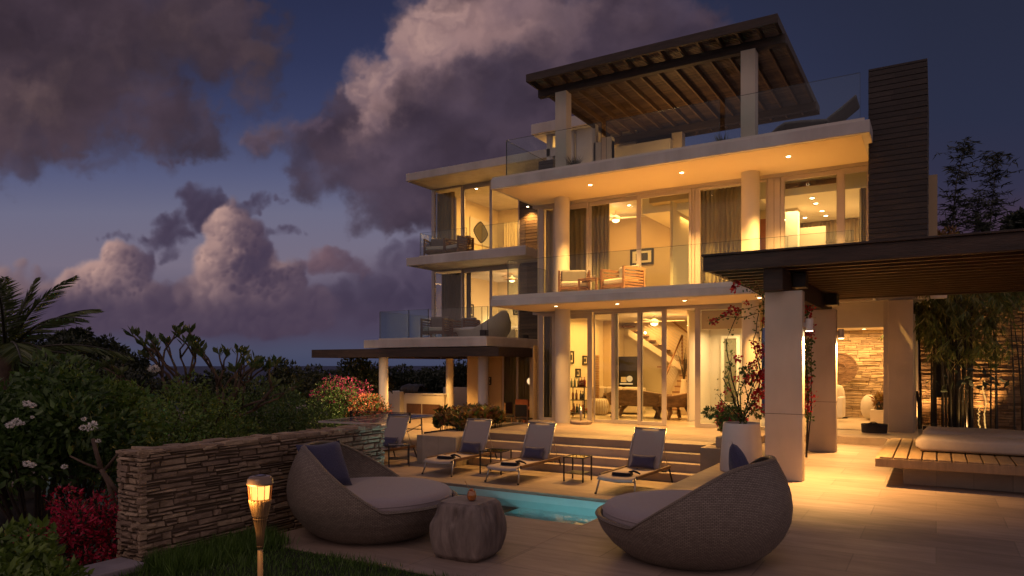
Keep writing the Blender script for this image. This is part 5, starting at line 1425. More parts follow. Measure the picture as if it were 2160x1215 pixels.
# ---- dining set under the left pergola
yd = 17.6; a_ = gz(1033, 871, .75); b_ = gz(1113, 871, .75)
t = thing('dining_table', 'reddish wood dining table with an orange runner and candle', 'dining table', ((a_.x + b_.x) / 2, 19.2, .004), .0)
MB().box(-1.0, 1.0, -.45, .45, .70, .745).build('table_top', M_terr, t, bevel=.006)
for sx in (-1, 1): MB().box(sx * .8 - .05, sx * .8 + .05, -.35, .35, 0, .70).build('leg', M_terr, t, bevel=.005)
MB().box(-.85, .85, -.15, .15, .746, .752).build('table_runner', L_orange, t)
MB().lathe([(.035, .752), (.04, .83)], (.45, -.1, 0), n=14).build('candle_glass', E_core, t)
lamp('POINT', ((a_.x + b_.x) / 2 + .45, 19.1, .95), 2.0, color=(1, .5, .15), size=.04)
def chair(label, loc, rz, mat=M_teak, cm=M_black):
    t = thing('dining_chair', label, 'chair', loc, rz, 'dining chairs under the left pergola')
    MB().box(-.23, .23, -.22, .22, .43, .475).build('seat', cm, t, bevel=.012)
    MB().box(-.22, .22, .19, .225, .52, .88).build('backrest', cm, t, bevel=.01)
    for sx in (-1, 1):
        MB().box(sx * .21 - .017, sx * .21 + .017, .19, .225, 0, .88).build('leg', mat, t); MB().box(sx * .21 - .017, sx * .21 + .017, -.22, -.185, 0, .43).build('leg', mat, t)
    return t
tx = (a_.x + b_.x) / 2
for k, (dx, dy, rz, w_) in enumerate(((-.55, -.72, math.pi, 'with its back to the loungers, beside the round column'), (.5, -.72, math.pi, 'with its back to the loungers, beside the terrace edge'), (-.5, .75, 0, 'on the far side of the table, left'), (.35, .75, 0, 'on the far side of the table, before the curtained door'), (-1.35, 0, math.pi / 2, 'at the left head of the table'))):
    chair('dark dining chair ' + w_, (tx + dx, 19.2 + dy, .004), rz)
o = MB().box(X(1090, 20.0), X(1117, 20.0), 19.9, 20.05, .5, .95).build('sideboard_panel', M_terr, bevel=.01); tag(o, 'reddish wood chair back panel before the curtained dining door', 'panel')
t = thing('globe_lamp', 'round glowing white lamp at the dining room wall', 'lamp', (X(1119, 19.0), 19.0, gy(1119, 804, 19.0).z))
o = MB().lathe([(.004, -.11), (.06, -.095), (.10, -.05), (.112, 0), (.10, .05), (.06, .095), (.004, .11)], n=20).build('globe', emat('globe_glow', (1, .66, .32), 1.1), t, smooth=True)
MB().box(-.01, .01, 0, .15, -.01, .01).build('bracket', M_alud, t)

# ---- teak chairs, egg daybeds on the balconies
def teak_chair(label, loc, rz, cush=M_cush_w, wood=M_teak, sc=1.0):
    t = thing('teak_armchair', label, 'armchair', loc, rz, 'slatted teak armchairs on the balconies')
    for s in (-1, 1):
        m = MB(); m.box(s * .36 - .025, s * .36 + .025, -.36, -.31, 0, .62).box(s * .36 - .025, s * .36 + .025, .31, .36, 0, .62)
        m.box(s * .36 - .025, s * .36 + .025, -.31, .31, .56, .62)
        m.build('arm_frame', wood, t, bevel=.004)
        sl = MB()
        for k in range(6): sl.box(s * .36 - .012, s * .36 + .012, -.308, .308, .14 + k * .068, .18 + k * .068)
        sl.build('arm_slats', wood, t)
    sl = MB()
    for k in range(6): sl.box(-.333, .333, .325, .35, .25 + k * .068, .29 + k * .068)
    sl.build('back_slats', wood, t)
    MB().box(-.333, .333, -.33, .32, .17, .23).build('seat_frame', wood, t, bevel=.004)
    MB().box(-.32, .32, -.32, .22, .232, .36).build('seat_cushion', cush, t, bevel=.04, seg=3)
    MB().box(-.31, .31, .17, .31, .362, .70).build('back_cushion', M_cush_g, t, bevel=.05, seg=3)
    return t
z1f = Z1 + .006
c1 = gy(1216, 600, 15.75); c2 = gy(1318, 600, 15.75); c3 = gy(1258, 600, 15.7)
teak_chair('slatted teak armchair on the middle balcony beside the round column', (c1.x, 15.6, z1f), R(28))
teak_chair('slatted teak armchair on the middle balcony below the framed picture', (c2.x, 15.6, z1f), R(-22))
t = thing('teak_table', 'small square teak table between the balcony armchairs', 'side table', (c3.x, 15.4, z1f), 0)
MB().box(-.25, .25, -.22, .22, .36, .40).build('table_top', M_teak, t, bevel=.005)
for sx in (-1, 1):
    for sy in (-1, 1): MB().box(sx * .225 - .02, sx * .225 + .02, sy * .2 - .02, sy * .2 + .02, 0, .36).build('leg', M_teak, t)
m = MB(); r_ = random.Random(2)
for k in range(9):
    a = k * .7; m.tube([(0, 0, .04), (.07 * math.cos(a), .07 * math.sin(a), .04 + .05 * r_.random())], [.02, .004], n=6)
o = m.build('sea_shell', M_cush_w, loc=(c3.x + .04, 15.4, z1f + .40), smooth=True); tag(o, 'spiky pale shell on the small teak balcony table', 'shell')
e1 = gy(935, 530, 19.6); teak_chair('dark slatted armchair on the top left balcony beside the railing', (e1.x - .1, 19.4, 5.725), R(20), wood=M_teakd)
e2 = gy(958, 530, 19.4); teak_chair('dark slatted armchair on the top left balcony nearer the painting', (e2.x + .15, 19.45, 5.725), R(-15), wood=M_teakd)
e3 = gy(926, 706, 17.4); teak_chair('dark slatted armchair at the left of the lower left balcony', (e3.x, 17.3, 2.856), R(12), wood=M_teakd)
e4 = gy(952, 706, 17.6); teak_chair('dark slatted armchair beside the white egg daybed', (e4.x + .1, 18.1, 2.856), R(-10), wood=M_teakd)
# white egg daybed
eb = gy(1016, 700, 18.2)
t = thing('daybed', 'white wicker shell daybed with white cushion on the lower left balcony', 'daybed', (eb.x + .05, 18.2, 2.856), TH + R(-8))
def shellw(u, v):
    ph = u * 2 * math.pi; c = math.cos(ph)
    zr = .30 + .55 * max(0, min(1, (c + .25) / 1.1)) ** 1.15
    z = v * zr; r = .86 * np.interp(z, [0, .1, .3, .5, .75, .9], [.62, .80, .92, .94, .86, .78])
    return (r * c * 1.02, r * math.sin(ph) * .9, z)
m = MB(); m.grid(shellw, 60, 14); o = m.build('wicker_shell', M_wickw, t, smooth=True); o.modifiers.new('solid', 'SOLIDIFY').thickness = -.05
MB().lathe([(.02, .22), (.70, .22), (.74, .27), (.72, .34), (.66, .36), (.02, .37)], n=40, sy=.88).build('cushion', M_potw, t, smooth=True)

# ---- roof lounger and grill box
rl = thing('roof_lounger', 'dark chaise lounge with raised back on the roof terrace edge', 'sun lounger', (X(1700, 15.1), 15.15, Z2 + .004), 0)
xa = X(1628, 15.1) - rl.location.x; xb = X(1752, 15.1) - rl.location.x; xc = X(1812, 15.1) - rl.location.x
def chaise(pts, w=.36, th=.09):
    m = MB(); n = len(pts)
    V = []
    for (x, z) in pts: V += [(x, -w, z), (x, w, z), (x, w, z + th), (x, -w, z + th)]
    F = [(0, 1, 2, 3), (4 * n - 4, 4 * n - 1, 4 * n - 2, 4 * n - 3)]
    for i in range(n - 1):
        for k in range(4): F.append((4 * i + k, 4 * i + 4 + k, 4 * i + 4 + (k + 1) % 4, 4 * i + (k + 1) % 4))
    return m.add(V, F)
chaise([(xa, .04), (xa + .16, .17), (xa + .3, .235), (xa + .6, .22), (xb, .16)], th=.055).build('seat_cushion', M_cush_g, rl, bevel=.03)
chaise([(xb - .04, .16), (xb + .2, .32), (xc - .02, .53)], th=.07).build('back_cushion', M_cush_g, rl, bevel=.03)
for x in (xa + .2, xb - .05):
    for s in (-1, 1): MB().box(x - .02, x + .02, s * .3 - .02, s * .3 + .02, 0, .17).build('leg', M_alud, rl)
a_ = gy(1136, 345, 16.2); b_ = gy(1166, 345, 16.2)
o = MB()
for k in range(8): o.box(a_.x, b_.x, 16.2 - .004 * (k % 2), 16.6, Z2 + .02 + k * .098, Z2 + .105 + k * .098)
o = o.build('planter_box', M_slat); tag(o, 'dark slatted box at the left end of the roof terrace', 'planter box')

# ================================================================== INTERIOR THINGS
def curtain(label, x0, x1, y, z0, z1, mat=M_curtain, folds=9, amp=.045, seed=0, ax='x', gather=0.0, name='curtain'):
    r = random.Random(seed); ph = r.uniform(0, 6)
    def fn(u, v):
        x = x0 + (x1 - x0) * (u if not gather else u * (1 - gather * v * 0) )
        d = amp * math.sin(u * folds * 2 * math.pi + ph + .5 * math.sin(u * 7 + seed)) * (.55 + .45 * (1 - v)) + .018 * math.sin(u * folds * 5.3 + v * 1.2)
        z = z0 + (z1 - z0) * v
        return (x, y + d, z) if ax == 'x' else (y + d, x, z)
    m = MB(); m.grid(fn, int(max(40, folds * 12)), 6)
    t = m.build(name, mat, smooth=True); tag(t, label, 'curtain', 'floor length curtains')
    t.modifiers.new('solid', 'SOLIDIFY').thickness = .006
    return t
yc = YW + .28
cz = ZC2 - .10
cx_ = lambda p, y=yc: X(p, y)
curtain('brown curtain just right of the upper left round column', cx_(1150), cx_(1240), yc, Z1 + .02, cz, M_curtain, 9, seed=1)
curtain('brown curtain left of the ceiling fan window on the middle floor', cx_(1246), cx_(1284), yc + .05, Z1 + .02, cz, M_curtain, 5, seed=2)
curtain('wide tan curtain left of the upper right round column', cx_(1477), cx_(1566), yc, Z1 + .02, cz, M_curtain, 10, seed=3)
curtain('tan curtain beside the dark cladded tower', cx_(1812), cx_(1838), yc + .1, Z1 + .02, cz, M_curtain, 4, seed=4)
curtain('dark curtain in the narrow window left of the ground floor column', X(1140, YW + .3), X(1166, YW + .3), YW + .3, ZG, 3.42, M_curtain_g, 4, seed=5)
a_ = gy(1683, 485, 20.3); curtain('brown valance curtain high on the rear wall of the upper right room', X(1681, 20.3), X(1810, 20.3), 20.33, 5.30, 5.89, M_curtain, 16, .02, seed=6)
yw2 = WY + .3
curtain('brown curtain left in the top left bedroom window', X(921, yw2), X(958, yw2), yw2, 5.74, 8.28, M_curtain, 5, seed=7)
curtain('pale curtain at the rear of the top left bedroom', X(1062, 24.0), X(1089, 24.0), 24.0, 5.74, 7.75, M_curtain_l, 6, seed=8)
curtain('grey curtain in the lower left bedroom window', X(931, yw2), X(974, yw2), yw2, 2.87, 5.35, M_curtain_g, 8, seed=9)
curtain('dark curtain behind the middle mullion of the lower left bedroom', X(980, yw2), X(990, yw2), yw2 + .1, 2.87, 5.35, M_curtain_g, 2, seed=10)
curtain('brown curtain in the left dining room door', X(1062, WY + .3), X(1088, WY + .3), WY + .3, .03, 2.5, M_curtain, 5, seed=11)
curtain('brown curtain in the right dining room door', X(1094, WY + .3), X(1114, WY + .3), WY + .3, .03, 2.5, M_curtain, 4, seed=12)

M_print = pm('print_dark', (.02, .018, .018), (.05, .045, .04), 20, .4)
M_mount = pm('picture_mount', (.62, .55, .42), (.6, .52, .4), 5, .6)
def picture(label, p0, p1, axis, pos, fw=.05, inner=.3, name='framed_picture'):
    """p0/p1 opposite corners in wall coordinates (along, z)"""
    (a0, z0), (a1, z1) = p0, p1
    if a0 > a1: a0, a1 = a1, a0
    if z0 > z1: z0, z1 = z1, z0
    def B(m, u0, u1, w0, w1, d0, d1):
        if axis == 'x': m.box(u0, u1, pos - d1, pos - d0, w0, w1)
        else: m.box(pos + d0, pos + d1, u0, u1, w0, w1)
        return m
    c = ((a0 + a1) / 2, pos, z0) if axis == 'x' else (pos, (a0 + a1) / 2, z0)
    t = thing(name, label, 'picture', c)
    m = MB(); B(m, a0, a1, z0, z0 + fw, 0, .04); B(m, a0, a1, z1 - fw, z1, 0, .04); B(m, a0, a0 + fw, z0 + fw, z1 - fw, 0, .04); B(m, a1 - fw, a1, z0 + fw, z1 - fw, 0, .04)
    m.build('frame', M_black, t, world=True)
    B(MB(), a0 + fw, a1 - fw, z0 + fw, z1 - fw, .004, .012).build('mount', M_mount, t, world=True)
    iw = (a1 - a0 - 2 * fw) * inner * .5; ih = (z1 - z0 - 2 * fw) * inner * .5
    B(MB(), (a0 + a1) / 2 - iw, (a0 + a1) / 2 + iw, (z0 + z1) / 2 - ih, (z0 + z1) / 2 + ih, .013, .016).build('print', M_print, t, world=True)
    return t
A_ = gy(1330, 527, 19.5); B_ = gy(1379, 557, 19.5)
picture('black framed picture with wide mount on the middle floor wall', (A_.x, A_.z), (B_.x, B_.z), 'x', 19.5, fw=.06, inner=.62)
xl = HX0 + .06
for lab, q0, q1 in (('tall framed picture next to the ground floor column', (1200, 740), (1209, 767)), ('highest framed picture of the three above the bar cart', (1228, 750), (1238.5, 770)), ('lowest framed picture of the three above the bar cart', (1213, 777.5), (1223, 796.5))):
    A_ = gx(*q0, xl); B_ = gx(q1[0], q1[1], xl)
    picture(lab, (A_.y, A_.z), (B_.y, A_.z - (q1[1] - q0[1]) * 21 / F_PX), 'y', xl, fw=.045, inner=.55)
xs = X(911, WY) + .16
for lab, q0, q1, iz in (('dark framed picture on the lower left bedroom wall', (989, 641), (998, 668), .7), ('wide framed picture low on the lower left bedroom wall', (994, 676), (1012, 690), .75), ):
    A_ = gx(*q0, xs); B_ = gx(q1[0], q1[1], xs)
    picture(lab, (A_.y, A_.z), (B_.y, A_.z - (q1[1] - q0[1]) * 27 / F_PX), 'y', xs, fw=.05, inner=iz)
A_ = gy(1084, 651, 24.5); B_ = gy(1096, 664, 24.5)
picture('small black framed picture at the rear of the lower left bedroom', (A_.x, A_.z), (B_.x, B_.z), 'x', 24.48, fw=.05, inner=.7)
A_ = gy(1031, 795, WY); B_ = gy(1036.5, 812, WY)
picture('narrow framed picture on the dining room wall', (A_.x, A_.z), (B_.x, B_.z), 'x', WY, fw=.03, inner=.5)
# the round shield motif on its white panel
A_ = gx(990, 457, xs); B_ = gx(1033, 465, xs); zt_ = A_.z; zb_ = gx(990, 511, xs).z
t = thing('wall_panel', 'white canvas with a black and olive diamond medallion', 'painting', (xs, (A_.y + B_.y) / 2, zb_))
MB().box(xs, xs + .05, A_.y, B_.y, zb_, zt_).build('canvas', M_potw, t, world=True, bevel=.004)
yc_, zc_ = (A_.y + B_.y) / 2, (zb_ + zt_) / 2; ry, rz2 = abs(B_.y - A_.y) * .36, (zt_ - zb_) * .43
def medal(k, x, name, mat, rag=0.0):
    n = 64; vs = []
    for i in range(n):
        a = 2 * math.pi * i / n; p = 1.35
        r_ = (abs(math.cos(a)) ** p + abs(math.sin(a)) ** p) ** (-1 / p) * k * (1 + rag * (i % 2))
        vs.append((x, yc_ + ry * r_ * math.cos(a), zc_ + rz2 * r_ * math.sin(a)))
    vs.append((x, yc_, zc_)); MB().add(vs, [(i, (i + 1) % n, n) for i in range(n)]).build(name, mat, t, world=True)
medal(1.0, xs + .053, 'medallion_border', M_black, .05); medal(.86, xs + .056, 'medallion_field', pm('olive_ink', (.16, .14, .07), (.10, .09, .05), 40, .7))
m = MB()
for k in range(-9, 10): m.box(xs + .057, xs + .059, yc_ + k * ry * .08 - .004, yc_ + k * ry * .08 + .004, zc_ - rz2 * .8 * (1 - abs(k) / 11), zc_ + rz2 * .8 * (1 - abs(k) / 11))
m.build('medallion_lines', M_black, t, world=True)

# ceiling fans
def fan(label, px, py, y, zc, bw=.62, mat=M_potw):
    c = gy(px, py, y)
    t = thing('ceiling_fan', label, 'ceiling fan', (c.x, y, c.z))
    MB().tube([(0, 0, .06), (0, 0, zc - c.z)], .012, n=8).build('down_rod', M_steel, t)
    MB().lathe([(.04, .10), (.11, .06), (.13, .0), (.10, -.03)], n=22).build('motor', mat, t, smooth=True)
    MB().lathe([(.105, -.03), (.09, -.07), (.04, -.095), (.004, -.10)], n=22).build('light_bowl', E_fan, t, smooth=True)
    for k in range(3):
        a = k * 2 * math.pi / 3 + .5
        MB().bar((.1 * math.cos(a), .1 * math.sin(a), .03), (bw * math.cos(a), bw * math.sin(a), .05), .12, .012).build('blade', M_inwhite if mat is M_potw else mat, t)
    lamp('POINT', (c.x, y, c.z - .18), 14, color=(1, .56, .22), size=.08)
fan('white ceiling fan with a lit bowl on the middle floor', 1299, 462, 18.3, ZC2)
fan('wood coloured ceiling fan with a lit bowl in the lower left bedroom', 1080, 590, 22.4, 5.45, mat=M_teak)
fan('wide white ceiling fan with a lit bowl on the ground floor', 1380, 680, 19.4, ZC1, bw=.85)
# bedside and floor lamps in the lower left bedroom
t = thing('bedside_lamp', 'small shaded lamp glowing behind the white egg daybed', 'lamp', (X(1040, 23.9), 23.9, 3.45))
MB().lathe([(.14, .0), (.10, .22)], n=20).build('lamp_shade', emat('shade_glow', (1, .70, .34), 3.0), t, smooth=True)
MB().lathe([(.05, -.3), (.02, -.05), (.02, 0)], n=12).build('lamp_base', M_teak, t, smooth=True)
lamp('POINT', (X(1040, 23.9), 23.75, 3.5), 30, color=(1, .68, .34), size=.1)
t = thing('bed', 'white made bed by the window of the lower left bedroom', 'bed', (X(1075, 22.6), 22.6, 2.856), 0)
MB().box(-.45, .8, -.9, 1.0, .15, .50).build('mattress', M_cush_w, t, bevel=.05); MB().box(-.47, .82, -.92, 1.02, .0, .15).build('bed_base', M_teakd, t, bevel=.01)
MB().box(-.4, .7, .65, .95, .5, .72).build('headrest_pillow', M_potw, t, bevel=.08, seg=3)
t = thing('bed', 'bed with white pillows below the medallion canvas', 'bed', (X(1015, 22.6), 23.0, 5.725), 0)
MB().box(-.6, .9, -.7, .8, .15, .55).build('mattress', M_cush_w, t, bevel=.05); MB().box(-.62, .92, -.72, .82, 0, .15).build('bed_base', M_teakd, t, bevel=.01)
MB().box(-.55, -.2, -.6, .7, .55, .8).build('headrest_pillow', M_potw, t, bevel=.09, seg=3)
# bar cart with bottles
bcx = gz(1221, 880, ZG); by = 17.9
bx0, bx1 = X(1203, by), X(1238, by)
t = thing('bar_cart', 'black three shelf bar trolley behind the left window', 'bar cart', ((bx0 + bx1) / 2, by, ZG + .003))
w_ = (bx1 - bx0) / 2
for sx in (-1, 1):
    for sy in (-1, 1): MB().box(sx * w_ - .012, sx * w_ + .012, sy * .17 - .012, sy * .17 + .012, 0, .86).build('post', M_alud, t)
shz = (.12, .48, .84)
for z in shz: MB().box(-w_, w_, -.17, .17, z, z + .016).build('shelf', M_alud, t)
BC = {'green': pm('green_glass', (.03, .09, .05), (.02, .06, .035), 5, .08, coat=1), 'clear': pm('pale_glass', (.22, .30, .24), (.18, .26, .2), 5, .06, coat=1), 'amber': pm('amber_glass', (.28, .07, .015), (.18, .04, .01), 5, .08, coat=1), 'red': pm('red_glass', (.22, .012, .01), (.16, .01, .01), 5, .1, coat=1), 'dark': pm('dark_bottle', (.012, .014, .012), (.01, .01, .01), 5, .1, coat=1)}
r_ = random.Random(8); bl = []
order = ['clear', 'green', 'clear', 'clear', 'amber', 'red', 'amber', 'red']
for si, z in enumerate(shz):
    cs = order if si == 2 else (['amber', 'amber', 'dark', 'dark'] if si == 1 else ['amber', 'green', 'clear', 'amber'])
    for k, cn in enumerate(cs):
        h = r_.uniform(.24, .33); x = t.location.x - w_ + .04 + (2 * w_ - .08) * (k + .5) / len(cs); y = by + r_.uniform(-.09, .05)
        b0 = MB().lathe([(.028, 0), (.034, .01), (.034, h * .58), (.013, h * .74), (.012, h), (.004, h)], n=12).build('bottle', BC[cn], loc=(x, y, ZG + .003 + z + .017), smooth=True)
        tag(b0, '%s %s bottle, %s from the left on the trolley %s shelf' % ('slim' if h > .285 else 'short', {'clear': 'pale green', 'green': 'dark green', 'amber': 'amber', 'red': 'red', 'dark': 'black'}[cn], ['first', 'second', 'third', 'fourth', 'fifth', 'sixth', 'seventh', 'eighth'][k], ['bottom', 'middle', 'top'][si]), 'bottle', 'bottles on the bar trolley')
# woven screen, drum stool, root tables, driftwood seats
a_, b_ = gy(1256, 800, 19.6), gy(1264, 800, 19.6)
m = MB(); rr = random.Random(1)
for k in range(34): m.box(a_.x, b_.x, 19.55 - .012 * (k % 2), 19.6 + .012, ZG + k * .052, ZG + .045 + k * .052)
o = m.build('woven_screen', M_teak); tag(o, 'tall orange brown woven column standing in the living room', 'screen')
ds = gz(1259, 876, ZG); 
t = thing('drum_stool', 'ribbed pale drum stool behind the left sliding door', 'stool', (ds.x, ds.y + .25, ZG + .003))
MB().lathe([(.18, 0), (.24, .08), (.265, .24), (.25, .40), (.19, .47)], n=30).build('drum_body', M_cush_w, t, smooth=True)
m = MB()
for k in range(20):
    a = 2 * math.pi * k / 20; m.tube([(.19 * math.cos(a), .19 * math.sin(a), .01), (.248 * math.cos(a), .248 * math.sin(a), .08), (.272 * math.cos(a), .272 * math.sin(a), .24), (.256 * math.cos(a), .256 * math.sin(a), .40), (.2 * math.cos(a), .2 * math.sin(a), .465)], .008, n=5)
m.build('ribs', M_bamboo, t)
ds = gz(1281, 871, ZG)
def roots(name, label, loc, rz, w, d, h, cat, seed, back=0.0):
    t = thing(name, label, cat, loc, rz)
    r_ = random.Random(seed)
    def seat(u, v):
        a = u * 2 * math.pi; r0 = v
        x = w / 2 * r0 * math.cos(a) * (1 + .08 * math.sin(3 * a + seed)); y = d / 2 * r0 * math.sin(a) * (1 + .1 * math.sin(2 * a + 1 + seed))
        return (x, y, h - .04 * (1 - r0) + .015 * math.sin(6 * a + 3 * r0))
    m = MB(); m.grid(seat, 36, 5); o = m.build('seat', M_driftwood, t, smooth=True); o.modifiers.new('s', 'SOLIDIFY').thickness = .09
    for k, (sx, sy) in enumerate(((-1, -1), (1, -1), (1, 1), (-1, 1))):
        p0 = (sx * w * .30, sy * d * .28, h - .05); p1 = (sx * w * .36 + r_.uniform(-.05, .05), sy * d * .36, h * .5); p2 = (sx * w * .38 + r_.uniform(-.06, .06), sy * d * .34, 0)
        MB().tube([p0, p1, p2], [.085, .06, .05], n=8).build('leg', M_driftwood, t, smooth=True)
    if back:
        def bk(u, v):
            a = math.pi * (.06 + .88 * u); x = w / 2 * 1.02 * math.cos(a); y = d / 2 * 1.0 * math.sin(a)
            hh = back * (.75 + .25 * math.sin(a) + .09 * math.sin(7 * u + seed))
            return (x * (1 + .12 * v), y * (1 + .22 * v), h - .05 + v * hh)
        m = MB(); m.grid(bk, 28, 8); o = m.build('backrest', M_driftwood, t, smooth=True); o.modifiers.new('s', 'SOLIDIFY').thickness = .07
    return t
roots('root_table', 'pale bleached root side table beside the drum stool', (ds.x, ds.y + .3, ZG + .003), 0, .55, .5, .5, 'side table', 3)
c = gz(1325, 884, ZG); roots('driftwood_bench', 'large driftwood bench with its rounded back to the window', (c.x + .05, c.y + .75, ZG + .003), math.pi, 1.75, .85, .38, 'bench', 5, back=.42)
c = gz(1398, 888, ZG); roots('driftwood_chair', 'driftwood armchair turned sideways behind the sliding doors', (c.x, c.y + .9, ZG + .003), math.pi + .9, .95, .8, .38, 'chair', 9, back=.36)
c = gz(1420, 868, ZG); roots('driftwood_chair', 'tall backed driftwood chair in front of the stairs', (c.x + .1, c.y + .5, ZG + .003), -.9, .8, .7, .42, 'chair', 13, back=.52)
c = gz(1375, 860, ZG)
t = thing('sofa', 'tan sofa with three cushions below the staircase', 'sofa', (c.x - .1, 20.2, ZG + .003))
MB().box(-.9, .9, -.4, .4, .05, .40).build('seat', M_cush_w, t, bevel=.04); MB().box(-.9, .9, .25, .42, .40, .78).build('backrest', M_cush_w, t, bevel=.04)
for k in range(3): MB().box(-.85 + k * .58, -.32 + k * .58, .02, .2, .42, .80).build('back_cushion', M_matt, t, bevel=.06, seg=3)
# staircase
t = thing('staircase', 'timber tread staircase with wire balustrade in the living room', 'staircase', (-6.7, 21.5, ZG))
sx0, sx1 = -7.02, -6.38
for k in range(9):
    z = ZG + .165 * (k + 1); y = 20.6 + .24 * k
    MB().box(sx0, sx1, y, y + .28, z - .05, z).build('tread', M_teak, t, world=True, bevel=.004)
    MB().box(sx0 + .02, sx1 - .02, y + .18, y + .2, z, z + .113).build('riser', M_inwall2, t, world=True)
zl_ = ZG + .165 * 9
MB().box(sx0 - .9, sx1, 22.5, 22.98, zl_ - .1, zl_ - .052).build('landing', M_teak, t, world=True)
for k in range(8):
    z = zl_ + .165 * (k + 1); x = sx0 - .1 - .25 * k
    if z > 3.45: break
    MB().box(x - .28, x, 22.45, 22.98, z - .05, z).build('tread', M_teak, t, world=True, bevel=.004)
MB().hexa([(sx0, 22.42, zl_ - .22), (sx0, 22.46, zl_ - .22), (-8.9, 22.46, zl_ + .98), (-8.9, 22.42, zl_ + .98), (sx0, 22.42, zl_ - .02), (sx0, 22.46, zl_ - .02), (-8.9, 22.46, zl_ + 1.2), (-8.9, 22.42, zl_ + 1.2)]).build('stringer', M_inwhite, t, world=True)
rails = MB()
for k in range(7):
    o_ = .12 + .11 * k; rails.tube([(sx1 - .1, 22.38, zl_ + o_), (sx1 - .45, 22.38, zl_ + o_ + .05), (-8.3, 22.38, zl_ + o_ + 1.05)], .007, n=5)
    rails.tube([(sx0 - .02, 20.6, ZG + .2 + o_), (sx0 - .02, 22.4, zl_ + o_)], .007, n=5)
rails.build('wire_rails', M_steel, t, world=True)
MB().tube([(sx1 - .1, 22.38, zl_ + .95), (sx1 - .45, 22.38, zl_ + 1.0), (-8.0, 22.38, zl_ + 1.92)], .03, n=8).build('handrail', M_teak, t, world=True, smooth=True)
MB().tube([(sx0 - .02, 20.5, ZG + .95), (sx0 - .02, 22.4, zl_ + .95)], .03, n=8).build('handrail', M_teak, t, world=True, smooth=True)
for (x, y, z) in ((sx0 - .02, 20.55, ZG), (sx0 - .02, 22.4, zl_), (sx1 - .12, 22.38, zl_)): MB().box(x - .025, x + .025, y - .025, y + .025, z, z + .95).build('newel_post', M_teak, t, world=True)
# firebox display
t = thing('display_niche', 'lit shelf with a round plate in the black chimney breast', 'shelf', (X(1323, fy), fy - .01, gy(1323, 801, fy).z))
E_nich = emat('niche_glow', (1.0, .55, .2), .9)
x_ = lambda p: X(p, fy)
MB().box(x_(1310), x_(1335), fy - .12, fy - .01, gy(1320, 811, fy).z, gy(1320, 808, fy).z).build('shelf_board', E_nich, t, world=True)
MB().box(x_(1311), x_(1322), fy - .05, fy - .02, gy(1320, 806, fy).z, gy(1320, 795, fy).z).build('card', M_mount, t, world=True)
MB().tube([(x_(1329), fy - .06, gy(1329, 799, fy).z), (x_(1329), fy - .03, gy(1329, 799, fy).z)], .10, n=20).build('plate', E_nich, t, world=True)
# pendant and spots sparkling in the room
for lab, px, py in (('bright spot lamp over the staircase', 1361, 702), ('small bright spot lamp beside the sliding door post', 1399, 731.5), ('small bright spot lamp beside the dark branches', 1451.5, 686.5)):
    c = gy(px, py, 20.8); o = MB().lathe([(.01, -.03), (.035, 0), (.01, .03)], n=12).build('spot_lamp', E_lamp, loc=tuple(c), smooth=True); tag(o, lab, 'lamp', 'spot lamps in the living room')
m = MB(); r_ = random.Random(6); c = gy(1447, 800, 20.5)
for k in range(12):
    a = r_.uniform(-.5, .5); b = r_.uniform(-.3, .3); h = r_.uniform(.5, 1.0)
    m.tube([(0, 0, 0), (a * .2, b * .2, h * .45), (a * .55, b * .5, h)], [.02, .013, .005], n=5)
t = thing('branch_arrangement', 'dark bare branches in a vase beside the stairs', 'plant', (c.x - .05, 20.45, ZG + 1.0)); m.build('branches', M_barkd, t, smooth=True)
MB().lathe([(.10, -1.0), (.14, -.5), (.07, 0), (.08, .05)], n=16).build('vase', M_cush_w, t, smooth=True)
# umbrella base on the terrace
c = gz(1225.5, 890, ZG + .05)
t = thing('umbrella_base', 'octagonal stone umbrella base with a short post', 'umbrella base', (c.x, c.y, ZG + .003), R(22))
MB().lathe([(.27, 0), (.28, .06), (.25, .085)], n=8).build('base', M_coping, t, bevel=.01); MB().lathe([(.035, .08), (.03, .42)], n=12).build('post', M_steel, t, smooth=True)
# entry hall: carved disc, white drums, console with plant
yd_ = 21.6; c = gy(1772, 777, yd_)
t = thing('carved_disc', 'large carved wooden disc on a stand against the stone wall', 'sculpture', (c.x, yd_, c.z))
rr = (gy(1809, 777, yd_).x - c.x)
m = MB()
for (a0, a1, d) in ((0, .30, .03), (.30, .36, .06), (.36, .92, .035), (.92, 1.0, .055)):
    n = 48; vs = []; 
    for k in range(n):
        a = 2 * math.pi * k / n; vs += [(rr * a0 * math.cos(a), -d, rr * a0 * math.sin(a)), (rr * a1 * math.cos(a), -d, rr * a1 * math.sin(a)), (rr * a1 * math.cos(a), .03, rr * a1 * math.sin(a))]
    m.add(vs, [(3 * k, 3 * k + 1, (3 * k + 4) % (3 * n), (3 * k + 3) % (3 * n)) for k in range(n)] + [(3 * k + 1, 3 * k + 2, (3 * k + 5) % (3 * n), (3 * k + 4) % (3 * n)) for k in range(n)])
m.build('disc', M_driftwood, t)
MB().tube([(0, 0, -rr), (0, 0, -(c.z - ZG) + .0)], .02, n=8).build('stand', M_black, t); MB().box(-.2, .2, -.15, .15, -(c.z - ZG), -(c.z - ZG) + .03).build('stand_foot', M_black, t)
